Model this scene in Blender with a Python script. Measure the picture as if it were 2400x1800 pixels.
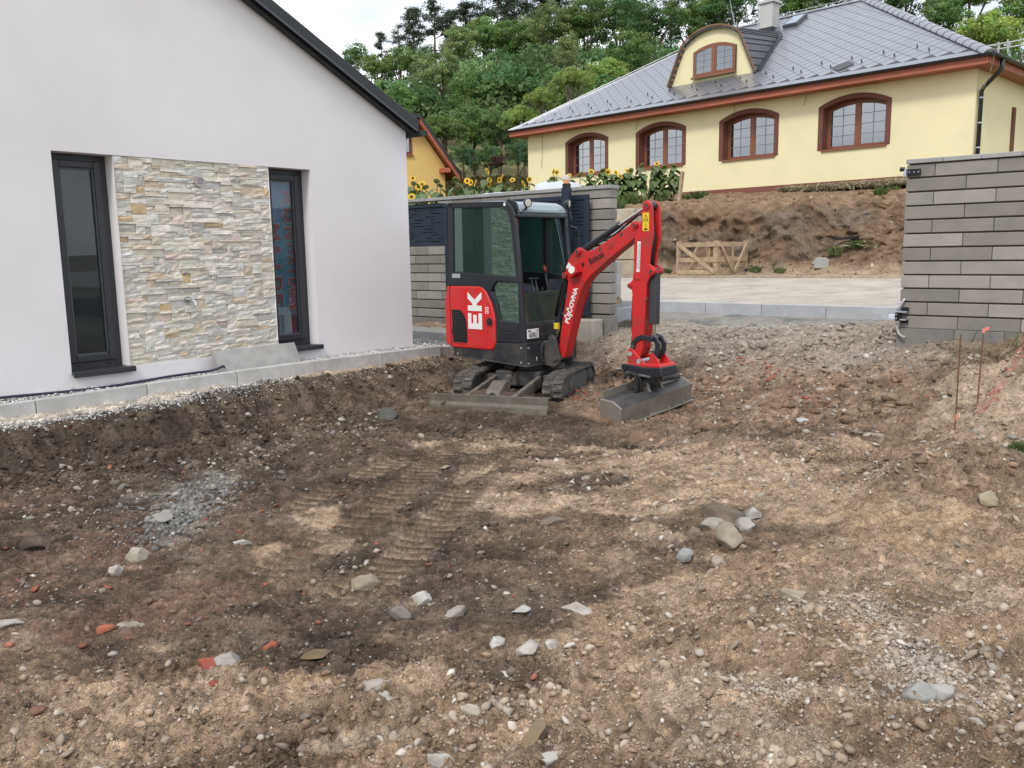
import bpy, bmesh, math, random
import numpy as np
from mathutils import Vector, Matrix
R = math.radians
scene = bpy.context.scene
for _o in list(bpy.data.objects): bpy.data.objects.remove(_o)

# ------------------------------------------------------------------ camera
CZ, PITCH, ROLL, FPX = 1.70, R(8.765), R(-0.984), 2013.2
_cp, _sp = math.cos(PITCH), math.sin(PITCH)
_r, _u, _f = Vector((1,0,0)), Vector((0,_sp,_cp)), Vector((0,_cp,-_sp))
_cr, _sr = math.cos(ROLL), math.sin(ROLL)
CR, CU, CF = _cr*_r + _sr*_u, -_sr*_r + _cr*_u, _f
cam_d = bpy.data.cameras.new('camera'); cam = bpy.data.objects.new('camera', cam_d)
scene.collection.objects.link(cam)
cam_d.sensor_width = 36; cam_d.lens = FPX/2400*36; cam_d.clip_end = 3000; cam_d.clip_start = .05
cam.matrix_world = Matrix(((CR.x,CU.x,-CF.x,0),(CR.y,CU.y,-CF.y,0),(CR.z,CU.z,-CF.z,CZ),(0,0,0,1)))
scene.camera = cam

# ------------------------------------------------------------------ world, sun, exposure
SUN_EL, SUN_AZ = R(48), R(205)         # azimuth clockwise from +Y : behind the viewer, to the left
w = bpy.data.worlds.new('World'); scene.world = w; w.use_nodes = True
nt = w.node_tree; nt.nodes.clear()
out = nt.nodes.new('ShaderNodeOutputWorld'); bg = nt.nodes.new('ShaderNodeBackground')
sky = nt.nodes.new('ShaderNodeTexSky'); sky.sky_type = 'NISHITA'; sky.sun_disc = False
sky.sun_elevation = SUN_EL; sky.sun_rotation = SUN_AZ; sky.air_density = 1.0; sky.dust_density = 3.0
tc = nt.nodes.new('ShaderNodeTexCoord'); mp = nt.nodes.new('ShaderNodeMapping'); mp.inputs['Scale'].default_value = (1.6,1.6,4.5)
ns = nt.nodes.new('ShaderNodeTexNoise'); ns.inputs['Scale'].default_value = 1.7; ns.inputs['Detail'].default_value = 6; ns.inputs['Roughness'].default_value = .55
rp = nt.nodes.new('ShaderNodeValToRGB'); rp.color_ramp.elements[0].position = .36; rp.color_ramp.elements[1].position = .62
rp.color_ramp.elements[0].color = (5.6,6.4,7.6,1); rp.color_ramp.elements[1].color = (13.0,13.1,13.3,1)
mx = nt.nodes.new('ShaderNodeMixRGB'); mx.inputs['Fac'].default_value = .86
nt.links.new(tc.outputs['Generated'], mp.inputs['Vector']); nt.links.new(mp.outputs['Vector'], ns.inputs['Vector'])
nt.links.new(ns.outputs['Fac'], rp.inputs['Fac']); nt.links.new(sky.outputs['Color'], mx.inputs['Color1'])
nt.links.new(rp.outputs['Color'], mx.inputs['Color2']); nt.links.new(mx.outputs['Color'], bg.inputs['Color'])
bg.inputs['Strength'].default_value = .1
nt.links.new(bg.outputs['Background'], out.inputs['Surface'])
sun_d = bpy.data.lights.new('sun', 'SUN'); sun_d.energy = 1.5; sun_d.angle = R(11); sun_d.color = (1,.955,.89)
sun = bpy.data.objects.new('sun', sun_d); scene.collection.objects.link(sun)
_sd = Vector((math.sin(SUN_AZ)*math.cos(SUN_EL), math.cos(SUN_AZ)*math.cos(SUN_EL), math.sin(SUN_EL)))
sun.rotation_euler = _sd.to_track_quat('Z','Y').to_euler()
vs = scene.view_settings; vs.view_transform = 'Standard'; vs.look = 'None'; vs.exposure = 0.42; vs.gamma = 1; vs.use_curve_mapping = False
scene.render.engine = 'CYCLES'
cy = scene.cycles; cy.use_denoising = True; cy.sample_clamp_indirect = 4.0; cy.max_bounces = 7; cy.transparent_max_bounces = 12; cy.caustics_reflective = False; cy.caustics_refractive = False
cy.diffuse_bounces = 3; cy.glossy_bounces = 3; cy.transmission_bounces = 5

# ------------------------------------------------------------------ helpers
COL = scene.collection
rng = np.random.default_rng(7); rnd = random.Random(11)
def ray(px, py):
    d = CR*((px-1200)/FPX) + CU*(-(py-900)/FPX) + CF
    return d
def at(px, py, depth):                      # the point seen at photo pixel (px, py), depth metres forward
    d = ray(px, py); t = depth/d.y
    return Vector((d.x*t, depth, CZ + d.z*t))
def onz(px, py, z=0.0):
    d = ray(px, py); t = (z-CZ)/d.z
    return Vector((d.x*t, d.y*t, z))

def prop(o, label=None, cat=None, group=None, kind=None):
    if label: o['label'] = label
    if cat: o['category'] = cat
    if group: o['group'] = group
    if kind: o['kind'] = kind
    return o
def empty(name, loc=(0,0,0), rz=0.0, parent=None):
    o = bpy.data.objects.new(name, None); COL.objects.link(o); o.location = loc; o.rotation_euler = (0,0,rz)
    o.empty_display_size = .1
    if parent: o.parent = parent
    return o
def link(name, me, parent=None, loc=None, rot=None, scale=None):
    o = bpy.data.objects.new(name, me); COL.objects.link(o)
    if parent: o.parent = parent
    if loc is not None: o.location = loc
    if rot is not None: o.rotation_euler = rot
    if scale is not None: o.scale = scale
    return o
def copy_tree(o, parent=None):
    c = o.copy(); COL.objects.link(c); c.parent = parent
    for ch in list(o.children): copy_tree(ch, c)
    return c

class MB:
    """collects boxes, prisms, tubes ... and links them as one mesh object"""
    def __init__(s, tf=None): s.v = []; s.f = []; s.tf = tf; s.c = []; s.cur = None
    def _p(s, pts):
        if s.tf is not None: pts = [s.tf @ Vector(p) for p in pts]
        n = len(s.v); s.v += [tuple(p) for p in pts]; return n
    def face(s, idx): s.f.append(tuple(idx)); s.c.append(s.cur)
    def poly(s, pts): n = s._p(pts); s.face(range(n, n+len(pts))); return s
    def box(s, a, b, tf=None):
        x0,y0,z0 = a; x1,y1,z1 = b
        p = [(x0,y0,z0),(x1,y0,z0),(x1,y1,z0),(x0,y1,z0),(x0,y0,z1),(x1,y0,z1),(x1,y1,z1),(x0,y1,z1)]
        if tf is not None: p = [tf @ Vector(q) for q in p]
        n = s._p(p)
        for q in ((0,3,2,1),(4,5,6,7),(0,1,5,4),(1,2,6,5),(2,3,7,6),(3,0,4,7)): s.face([n+i for i in q])
        return s
    def prism(s, pts, a, b, axis='y'):
        """polygon (2 coordinates) extruded along axis from a to b; axis y: (x,z), x: (y,z), z: (x,y)"""
        def P(p, t):
            return (p[0],t,p[1]) if axis=='y' else (t,p[0],p[1]) if axis=='x' else (p[0],p[1],t)
        k = len(pts); n = s._p([P(p,a) for p in pts] + [P(p,b) for p in pts])
        ar = sum(pts[i][0]*pts[(i+1)%k][1]-pts[(i+1)%k][0]*pts[i][1] for i in range(k))
        flip = (ar > 0) != (axis == 'y')
        if b < a: flip = not flip
        lo = list(range(n, n+k)); hi = list(range(n+k, n+2*k))
        if not flip: lo, hi = lo, hi
        s.face(lo[::-1] if flip else lo); s.face(hi if flip else hi[::-1])
        for i in range(k):
            j = (i+1)%k
            q = (n+i, n+j, n+k+j, n+k+i)
            s.face(q if flip else q[::-1])
        return s
    def tube(s, path, r, sides=8, caps=True):
        path = [Vector(p) for p in path]; k = len(path)
        rr = r if isinstance(r, (list,tuple)) else [r]*k
        rings = []
        t0 = (path[1]-path[0]).normalized()
        up = Vector((0,0,1)) if abs(t0.z) < .9 else Vector((1,0,0))
        a = t0.cross(up).normalized()
        for i, p in enumerate(path):
            t = (path[min(i+1,k-1)] - path[max(i-1,0)]).normalized()
            a = (a - t*a.dot(t)).normalized(); b = t.cross(a)
            rings.append(s._p([p + (a*math.cos(2*math.pi*j/sides) + b*math.sin(2*math.pi*j/sides))*rr[i] for j in range(sides)]))
        for i in range(k-1):
            for j in range(sides):
                j2 = (j+1)%sides
                s.face((rings[i]+j, rings[i]+j2, rings[i+1]+j2, rings[i+1]+j))
        if caps:
            s.face([rings[0]+j for j in range(sides)][::-1]); s.face([rings[-1]+j for j in range(sides)])
        return s
    def cyl(s, a, b, r, sides=16, r2=None):
        return s.tube([a, b], [r, r if r2 is None else r2], sides)
    def mesh(s, name, mat=None, smooth=False):
        me = bpy.data.meshes.new(name); me.from_pydata(s.v, [], s.f); me.update()
        if mat:
            me.materials.append(mat)
        if any(c is not None for c in s.c):
            at_ = me.color_attributes.new('Col', 'FLOAT_COLOR', 'CORNER')
            arr = np.ones((len(me.loops), 4), np.float32); i = 0
            for f, c in zip(s.f, s.c):
                arr[i:i+len(f), :3] = c if c is not None else (1,1,1); i += len(f)
            at_.data.foreach_set('color', arr.ravel())
        if smooth: me.polygons.foreach_set('use_smooth', [True]*len(me.polygons))
        return me
    def build(s, name, mat=None, parent=None, bevel=0, seg=2, smooth=False, loc=None, rot=None, ang=35):
        o = link(name, s.mesh(name, mat, smooth), parent, loc, rot)
        if bevel:
            m = o.modifiers.new('bevel', 'BEVEL'); m.width = bevel; m.segments = seg; m.limit_method = 'ANGLE'; m.angle_limit = R(ang)
            m.harden_normals = False
        return o

def fast_mesh(name, V, F, mat=None, col=None, smooth=False):
    """V (n,3) and F (m,k) arrays"""
    V = np.asarray(V, np.float32); F = np.asarray(F, np.int32)
    me = bpy.data.meshes.new(name); k = F.shape[1]
    me.vertices.add(len(V)); me.vertices.foreach_set('co', V.ravel())
    me.loops.add(F.size); me.loops.foreach_set('vertex_index', F.ravel())
    me.polygons.add(len(F)); me.polygons.foreach_set('loop_start', np.arange(0, F.size, k, dtype=np.int32))
    me.polygons.foreach_set('loop_total', np.full(len(F), k, np.int32))
    if smooth: me.polygons.foreach_set('use_smooth', np.ones(len(F), bool))
    me.update(calc_edges=True)
    if mat: me.materials.append(mat)
    if col is not None:
        a = me.color_attributes.new('Col', 'FLOAT_COLOR', 'POINT')
        c = np.ones((len(V), 4), np.float32); c[:, :3] = col; a.data.foreach_set('color', c.ravel())
    return me

def material(name, col=(.5,.5,.5), rough=.6, metal=0.0, var=0.0, vscale=6.0, bump=0.0, bscale=60.0, attr=False, objvar=0.0,
             dirt=None, dscale=3.0, damt=.5, spec=.5, coat=0.0, trans=0.0, stretch=None, huevar=0.0, var2=0.0, vscale2=150.0, bdist=.01):
    m = bpy.data.materials.new(name); m.use_nodes = True; n = m.node_tree.nodes; l = m.node_tree.links; n.clear()
    o = n.new('ShaderNodeOutputMaterial'); b = n.new('ShaderNodeBsdfPrincipled'); l.new(b.outputs[0], o.inputs[0])
    b.inputs['Roughness'].default_value = rough; b.inputs['Metallic'].default_value = metal
    b.inputs['Specular IOR Level'].default_value = spec
    if coat: b.inputs['Coat Weight'].default_value = coat; b.inputs['Coat Roughness'].default_value = .12
    t = n.new('ShaderNodeTexCoord'); oi = n.new('ShaderNodeObjectInfo')
    ad = n.new('ShaderNodeVectorMath'); ad.operation = 'MULTIPLY_ADD'
    cb = n.new('ShaderNodeCombineXYZ')
    for i in range(3): l.new(oi.outputs['Random'], cb.inputs[i])
    l.new(cb.outputs[0], ad.inputs[0]); ad.inputs[1].default_value = (37,53,71); l.new(t.outputs['Object'], ad.inputs[2])
    vec = ad.outputs[0]
    if stretch:
        mpn = n.new('ShaderNodeMapping'); mpn.inputs['Scale'].default_value = stretch; l.new(vec, mpn.inputs[0]); vec = mpn.outputs[0]
    if attr:
        a = n.new('ShaderNodeVertexColor'); a.layer_name = 'Col'; c = a.outputs['Color']
    else:
        a = n.new('ShaderNodeRGB'); a.outputs[0].default_value = (*col, 1); c = a.outputs[0]
    def noise(scale, detail=5):
        q = n.new('ShaderNodeTexNoise'); q.inputs['Scale'].default_value = scale; q.inputs['Detail'].default_value = detail; q.inputs['Roughness'].default_value = .6
        l.new(vec, q.inputs['Vector']); return q.outputs['Fac']
    def mapr(v, lo, hi, a0=.3, a1=.7):
        q = n.new('ShaderNodeMapRange'); q.inputs[1].default_value = a0; q.inputs[2].default_value = a1; q.inputs[3].default_value = lo; q.inputs[4].default_value = hi
        l.new(v, q.inputs[0]); return q.outputs[0]
    def scalec(c, v):
        q = n.new('ShaderNodeVectorMath'); q.operation = 'SCALE'; l.new(c, q.inputs[0]); l.new(v, q.inputs['Scale']); return q.outputs[0]
    if huevar or objvar:
        h = n.new('ShaderNodeHueSaturation')
        if huevar:
            l.new(mapr(oi.outputs['Random'], .5-huevar, .5+huevar, 0, 1), h.inputs['Hue'])
        if objvar: 
            w1 = n.new('ShaderNodeTexWhiteNoise'); w1.noise_dimensions = '1D'; l.new(oi.outputs['Random'], w1.inputs['W'])
            l.new(mapr(w1.outputs['Value'], 1-objvar, 1+objvar, 0, 1), h.inputs['Value'])
        l.new(c, h.inputs['Color']); c = h.outputs[0]
    if var: c = scalec(c, mapr(noise(vscale), 1-var, 1+var))
    if var2: c = scalec(c, mapr(noise(vscale2, 3), 1-var2, 1+var2))
    if dirt:
        q = n.new('ShaderNodeMixRGB'); l.new(c, q.inputs[1]); q.inputs[2].default_value = (*dirt, 1)
        l.new(mapr(noise(dscale, 8), 0, damt, .46, .72), q.inputs[0]); c = q.outputs[0]
    l.new(c, b.inputs['Base Color'])
    if bump:
        q = n.new('ShaderNodeBump'); q.inputs['Strength'].default_value = bump; q.inputs['Distance'].default_value = bdist
        l.new(noise(bscale, 6), q.inputs['Height']); l.new(q.outputs[0], b.inputs['Normal'])
    if trans:
        tr = n.new('ShaderNodeBsdfTranslucent'); ms = n.new('ShaderNodeMixShader'); ms.inputs[0].default_value = trans
        l.new(c, tr.inputs[0]); l.new(b.outputs[0], ms.inputs[1]); l.new(tr.outputs[0], ms.inputs[2]); l.new(ms.outputs[0], o.inputs[0])
    return m
def glass(name, tint=(.8,.9,.88), refl=.08, rough=.01, gcol=(.95,.97,1), dust_haze=0.0, dcol=(.55,.62,.68)):
    m = bpy.data.materials.new(name); m.use_nodes = True; n = m.node_tree.nodes; l = m.node_tree.links; n.clear()
    o = n.new('ShaderNodeOutputMaterial'); t = n.new('ShaderNodeBsdfTransparent'); t.inputs[0].default_value = (*tint,1)
    g = n.new('ShaderNodeBsdfGlossy'); g.inputs['Roughness'].default_value = rough; g.inputs[0].default_value = (*gcol,1)
    lw = n.new('ShaderNodeFresnel'); lw.inputs[0].default_value = 1.5
    ad = n.new('ShaderNodeMath'); ad.operation = 'ADD'; ad.inputs[1].default_value = refl; ad.use_clamp = True
    ms = n.new('ShaderNodeMixShader'); l.new(lw.outputs[0], ad.inputs[0]); l.new(ad.outputs[0], ms.inputs[0])
    l.new(t.outputs[0], ms.inputs[1]); l.new(g.outputs[0], ms.inputs[2]); l.new(ms.outputs[0], o.inputs[0])
    if dust_haze:                                   # diffuse haze painted in to lighten house panes; dusty film on cab glass
        df = n.new('ShaderNodeBsdfDiffuse'); df.inputs[0].default_value = (*dcol,1); m2 = n.new('ShaderNodeMixShader'); m2.inputs[0].default_value = dust_haze
        l.new(ms.outputs[0], m2.inputs[1]); l.new(df.outputs[0], m2.inputs[2]); l.new(m2.outputs[0], o.inputs[0])
    return m
def text(name, body, size, mat, parent, mtx, extrude=.0015, offset=0.0, align='CENTER', shear=0.0, sx=1.0):
    c = bpy.data.curves.new(name, 'FONT'); c.body = body; c.size = size; c.extrude = extrude; c.offset = offset
    c.align_x = align; c.align_y = 'CENTER'; c.shear = shear; c.resolution_u = 3
    c.materials.append(mat)
    t = bpy.data.objects.new(name, c); COL.objects.link(t)
    me = bpy.data.meshes.new_from_object(t); bpy.data.objects.remove(t)
    o = link(name, me, parent); o.matrix_local = mtx @ Matrix.Diagonal((sx,1,1,1)); return o
def frame3(origin, xdir, ydir):
    x = Vector(xdir).normalized(); y = Vector(ydir).normalized(); z = x.cross(y)
    m = Matrix((x, y, z)).transposed().to_4x4(); m.translation = Vector(origin); return m

# value noise for terrain and rocks
_perm = np.random.default_rng(3).permutation(512).astype(np.int64)
_perm = np.concatenate([_perm, _perm, _perm[:8]])
_gv = np.random.default_rng(4).random(512)*2-1
def vnoise(x, y):
    xi = np.floor(x).astype(np.int64); yi = np.floor(y).astype(np.int64); fx = x-xi; fy = y-yi
    fx = fx*fx*fx*(fx*(fx*6-15)+10); fy = fy*fy*fy*(fy*(fy*6-15)+10)
    xi &= 511; yi &= 511
    def g(a, b): return _gv[_perm[(_perm[a & 511] + b) & 511]]
    return (g(xi,yi)*(1-fx)+g(xi+1,yi)*fx)*(1-fy) + (g(xi,yi+1)*(1-fx)+g(xi+1,yi+1)*fx)*fy
def fbm(x, y, oct=4, gain=.5):
    s = 0; a = 1; n = 0
    for i in range(oct): s = s + a*vnoise(x*2**i + 17.3*i, y*2**i + 9.1*i); n += a; a *= gain
    return s/n
def sstep(a, b, x):
    t = np.clip((x-a)/(b-a), 0, 1); return t*t*(3-2*t)

# directions of the plot: AZ runs along the white house wall, its normal runs along the fence
AZ = R(39.9); UX, UY = math.sin(AZ), math.cos(AZ); NX, NY = math.cos(AZ), -math.sin(AZ)
def UN(u, n, z=0): return Vector((UX*u + NX*n, UY*u + NY*n, z))
ROT_W, ROT_F = R(90)-AZ, -AZ           # house local x = U, fence local x = N
# ------------------------------------------------------------------ ground of the building plot
DD = 2400/2212
def un_of(x, y): return x*UX + y*UY, x*NX + y*NY
def lay_height(x, y):
    """height of the dug-over plot, metres"""
    u, n = un_of(x, y)
    wob = .10*fbm(u*.9+3, n*.9, 3) + .05*fbm(u*3.1, n*3.1+7, 2)
    z = .045*fbm(x*.45+5, y*.45, 3)
    # rise towards the gate opening and the road
    u0 = np.interp(n, [-8,-7,-3,-1,1,4], [9.3,9.2,8.45,8.2,8.0,7.6])
    z = z + np.clip((u-u0)*np.interp(n,[-6,-3.4,-2.6],[.34,.20,.26]), 0, np.interp(n,[-6,-3.2],[.52,.62]))
    # shelf below the house kerb
    e = np.interp(u, [2,2.6,4.1,4.9,6.3,7.8,9], [-7.62,-7.60,-7.62,-7.80,-7.78,-7.95,-8.3]) + wob*.9
    top = np.interp(u, [0,6,8.2,9.5], [.33,.33,.30,.22])
    wd = np.interp(u, [2,5,8], [.30,.42,.9])
    t = 1-sstep(0, 1, (n-e)/wd)
    z = np.maximum(z*(1-t)+top*t, z) if False else z*(1-t) + np.maximum(top, z)*t
    # ground that was left standing on the right
    er = -1.85 + wob*1.2
    hr = np.interp(u, [0,3,5,7,9,11], [.02,.04,.08,.11,.14,.25])
    t = sstep(-.05, .30, n-er)
    z = z + hr*t*(1-.55*sstep(.22,.52,z))
    # loose heap thrown up beside the cut
    hx, hy = x-2.95, y-5.45
    z = z + .26*np.exp(-((hx*.8+hy*.35)**2/.30 + (hx*-.45+hy*.9)**2/.16))
    # spoil in front of the blade and hollows under the bucket
    z = z - .19*np.exp(-(((x-.98)/.70)**2 + ((y-7.95)/.75)**2)) - .07*np.exp(-(((x-1.55)/.55)**2 + ((y-9.05)/.55)**2)) - .06*np.exp(-(((x+.25)/.9)**2 + ((y-8.6)/.45)**2))
    # pit by the right wall
    px, py = x-4.05, y-8.95
    z = z - .13*np.exp(-((px*1.0+py*.2)**2/.07 + (py*1.3)**2/.035))
    return z
def smooth_zone(x, y):
    """1 where the ground is driven flat"""
    return sstep(.10,.42, fbm(x*.55+70, y*.8, 3) + .35*np.exp(-(((x-1.5)/2.0)**2+((y-7.2)/.9)**2)) + .3*np.exp(-(((x+.3)/.9)**2+((y-5.6)/1.3)**2)) - .05)
def billow(x, y, oct=4):
    s_ = 0; a = 1
    for i in range(oct): s_ = s_ + a*np.abs(vnoise(x*2.03**i+11.7*i, y*2.03**i+4.9*i)); a *= .55
    return s_
def fine_height(x, y):
    sm = smooth_zone(x, y); rough = 1-.55*sm
    r1 = fbm(x*2.1, y*2.1, 3); b1 = billow(x*5.5+2, y*5.5, 5); b2 = billow(x*17+9, y*17, 3); r4 = fbm(x*48, y*48, 2)
    drag = fbm(x*3.2 + y*1.2, (y*.9 - x*.5)*16, 3)                      # scrape marks
    return rough*(.040*r1 + .044*(b1-.55) + .031*(b2-.45)) + .016*r4*rough + sm*(.014*drag + .006*r4)
def tread(x, y):
    """imprints of the rubber tracks"""
    h = 0*x; m = 0*x
    for (ax, ay), (bx, by), wd, amp in [((1060,920),(520,1290),.27,.020), ((1130,955),(690,1330),.27,.018), ((900,985),(590,1120),.24,.014), ((1230,950),(930,1060),.22,.014), ((1190,915),(900,980),.2,.012), ((1560,1560),(1180,1640),.24,.012), ((2120,1290),(1880,1420),.25,.012)]:
        a = onz(ax*DD, ay*DD); b = onz(bx*DD, by*DD); d = (b-a); L = d.length; d = d/L
        s = (x-a.x)*d.x + (y-a.y)*d.y; q = -(x-a.x)*d.y + (y-a.y)*d.x + .06*np.sin(s*1.7)
        k = (1-sstep(wd*.45, wd*.6, np.abs(q)))*sstep(0,.3,s)*(1-sstep(L-.4,L,s))*sstep(-.75,-.35,fbm(x*1.6+4, y*1.6, 2))
        h = h + k*amp*1.5*np.tanh(1.6*np.sin((s + .25*np.abs(q))*2*np.pi/.10)) - k*.012; m = np.maximum(m, k)
    return h, m
def ground_z(x, y):
    x = np.asarray(x, float); y = np.asarray(y, float)
    h, m = tread(x, y)
    return lay_height(x, y) + fine_height(x, y)*(1-.85*m) + h

SOIL = {'dark2':(.072,.052,.039), 'mid':(.122,.087,.062), 'dark':(.044,.033,.026), 'red':(.112,.070,.053), 'blue':(.13,.13,.126), 'tan':(.30,.228,.166),
        'pale':(.32,.265,.21), 'cement':(.36,.335,.30), 'grey':(.25,.24,.225), 'mud':(.185,.125,.088), 'sand':(.30,.22,.145), 'brown':(.25,.185,.13)}
BLOBS = [  # photo position and size (2212 px wide), soil
 (420,1050,620,170,'dark2'),(760,1260,520,130,'dark2'),(900,980,420,90,'dark2'),(150,1200,300,140,'dark2'),
 (1950,1250,420,200,'brown'),(1500,1400,500,200,'brown'),(1500,1000,420,70,'brown'),(300,1560,400,120,'brown'),(1100,1560,500,120,'brown'),
 (100,980,300,80,'dark'),(350,930,320,60,'dark'),(720,900,260,45,'dark'),(560,1000,240,70,'dark'),(900,1010,160,60,'dark'),(1000,905,160,40,'dark'),
 (1150,900,160,25,'dark'),(120,1090,220,60,'dark'),(1340,925,90,18,'dark'),(820,1180,150,60,'dark'),(760,1380,220,70,'dark'),(1300,1020,110,16,'dark'),(1000,1280,250,60,'dark'),(1090,1440,160,40,'dark'),
 (150,1190,190,60,'red'),(60,1060,110,40,'red'),(330,1290,220,50,'red'),(120,1330,160,50,'red'),(250,900,200,25,'red'),
 (400,1055,95,40,'blue'),(350,1125,75,30,'blue'),(480,1020,60,20,'blue'),
 (1500,985,300,34,'tan'),(1700,1060,260,40,'tan'),(1350,948,180,14,'tan'),(1250,1070,230,30,'tan'),(1620,1010,150,25,'tan'),(1040,950,130,14,'tan'),(700,1130,55,40,'tan'),(590,1205,50,40,'tan'),
 (330,1480,170,38,'tan'),(200,1580,220,70,'tan'),(1340,1430,110,40,'tan'),(1950,1230,220,60,'tan'),(2100,1170,150,50,'tan'),(1500,1570,240,50,'tan'),(1780,960,120,20,'tan'),(1420,1130,110,18,'tan'),(2150,960,110,70,'tan'),(1180,1000,80,20,'tan'),
 (2030,1055,130,55,'mid'),(1980,1450,140,70,'pale'),(1900,1350,200,60,'pale'),(1650,1500,260,60,'pale'),(2120,1330,120,60,'pale'),(1700,1630,320,60,'pale'),(800,1610,90,30,'pale'),(2130,900,120,50,'pale'),
 (1480,725,120,18,'cement'),(1620,745,240,22,'cement'),(1800,725,220,26,'grey'),(1500,770,130,16,'grey'),(1680,775,160,20,'grey'),(1280,755,90,22,'cement'),(2090,755,160,16,'cement'),
 (1640,690,330,9,'grey'),(1750,765,140,20,'grey'),(1600,860,330,46,'mud'),(1850,830,170,40,'mud'),(1330,800,70,30,'mud'),
 (2010,1150,160,40,'sand'),(640,1480,70,22,'sand'),(1600,1045,120,16,'sand'),(1900,1120,80,24,'sand'),
]
def soil_colour(x, y, z0):
    wx = x + .22*fbm(x*1.5, y*1.5+30, 3); wy = y + .22*fbm(x*1.5+40, y*1.5, 3)
    col = np.empty(x.shape+(3,)); col[:] = SOIL['mid']
    big = sstep(-.35,.35,fbm(x*.8+50, y*.8, 3))[...,None]
    col = col*(.8+.4*big)
    for bx, by, rx, ry, kind in BLOBS:
        c = onz(bx*DD, by*DD, .05); ex = (onz((bx+rx)*DD, by*DD, .05)-c).length; f = onz(bx*DD, (by-ry)*DD, .05); g = onz(bx*DD, (by+ry)*DD, .05)
        ey = (f-g).length*.5
        t = math.atan2(c.x, c.y); ct, st = math.cos(t), math.sin(t)
        lx = (wx-c.x)*ct - (wy-c.y)*st; ly = (wx-c.x)*st + (wy-c.y)*ct
        d = np.sqrt((lx/ex)**2 + (ly/ey)**2)
        m = (1-sstep(.74, 1.04, d + .95*fbm(x*2.2+bx, y*2.9, 5, .6)))[...,None]*.85
        col = col*(1-m) + np.array(SOIL[kind])*m
    u, n = un_of(x, y)
    # cement-dusted strip under the house kerb, dark cut face below it
    e = np.interp(u, [2,2.6,4.1,4.9,6.3,7.8,9], [-7.66,-7.62,-7.62,-7.82,-7.80,-7.98,-8.3]) + .10*fbm(u*.9+3, n*.9, 3)*.9
    k = (1-sstep(-.06,.02, n-e + .07*fbm(x*6, y*6, 3)))[...,None]
    strip = np.array((.50,.47,.42)) if True else 0
    tt = sstep(5.0,6.6,u)[...,None]; strip = strip*(1-tt) + np.array((.36,.28,.20))*tt
    cut = (sstep(-.05,.02,n-e)*(1-sstep(.45,1.9,n-e + .5*fbm(x*1.6, y*1.6, 4))))[...,None]
    col = col*(1-.85*cut) + np.array((.044,.033,.026))*.85*cut
    col = col*(1-k) + strip*k
    sp = fbm(x*14, y*14, 4)[...,None]; sp2 = fbm(x*45+8, y*45, 2)[...,None]
    col = col*(1 + .42*sp + .30*sp2)
    hm = fine_height(x, y)[...,None]; dry = sstep(-.01,.035,hm)*.35; col = col*(1-dry) + (col*.6+np.array((.20,.155,.115)))*dry*.9
    th, tm = tread(x, y); tm = tm[...,None]; low = sstep(.004,-.016,th)[...,None]; col = col*(1-.85*tm) + (np.array((.27,.212,.155))*low + np.array((.090,.066,.048))*(1-low))*.85*tm
    dp = sstep(.08,.24,fbm(x*4.6+12, y*6.6, 5, .65))[...,None]; col = col*(1-.32*dp)
    dq = sstep(.16,.26,fbm(x*6.6+52, y*7.6, 5, .62))[...,None]; col = col*(1+.30*dq)
    # light dust and dark damp speckles
    du = sstep(.18,.45,fbm(x*5+21, y*5, 4))[...,None]*.35
    col = col*(1-du) + np.array((.33,.27,.21))*du*np.clip(col.mean(-1,keepdims=True)/.14, .35, 1.3)
    # spray paint marking out the boundary
    for q in np.linspace(0, 1, 12):
        c = onz((2130+q*110)*DD, (868-q*62)*DD, .28)
        m = ((((x-c.x)/.11)**2 + ((y-c.y)/.16)**2 + .8*fbm(x*9, y*9, 2)) < .35)
        col[m] = np.array((.50,.17,.15))*(.8+.4*sp2[m])*.6+col[m]*.4
    gk = (sstep(9.2,10.6,u + .6*fbm(x*1.5,y*1.5,4))*sstep(-7.6,-6.6,n)*(1-sstep(-3.0,-1.6,n)))[...,None]*.75
    col = col*(1-gk) + np.array((.27,.245,.215))*(1+.35*sp+.3*sp2)*gk
    wr = sstep(-3.6,-1.2,n + .5*fbm(x,y,3))[...,None]*.22; col = col*(1-wr) + np.array((.27,.20,.135))*(1+.4*sp)*wr
    return np.clip(col*np.array((1.24,1.185,1.13)), .008, .8)
def build_ground():
    NYr, NXc = 660, 600
    yv = np.exp(np.linspace(math.log(1.5), math.log(16.2), NYr)); q = np.linspace(-1, 1, NXc)
    Y = np.repeat(yv[:,None], NXc, 1); X = q[None,:]*(.74*Y+1.0)
    Z = ground_z(X, Y)
    col = soil_colour(X, Y, Z)
    V = np.stack([X, Y, Z], -1).reshape(-1, 3)
    i = np.arange((NYr-1)*NXc).reshape(NYr-1, NXc)[:, :-1].ravel()
    F = np.stack([i, i+1, i+1+NXc, i+NXc], 1)
    m = material('soil', attr=True, rough=.96, spec=.25, var=.40, vscale=30, var2=.40, vscale2=140, bump=1.0, bscale=55, bdist=.03)
    o = link('ground', fast_mesh('ground', V, F, m, col.reshape(-1,3), True))
    prop(o, kind='structure')
build_ground()

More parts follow.
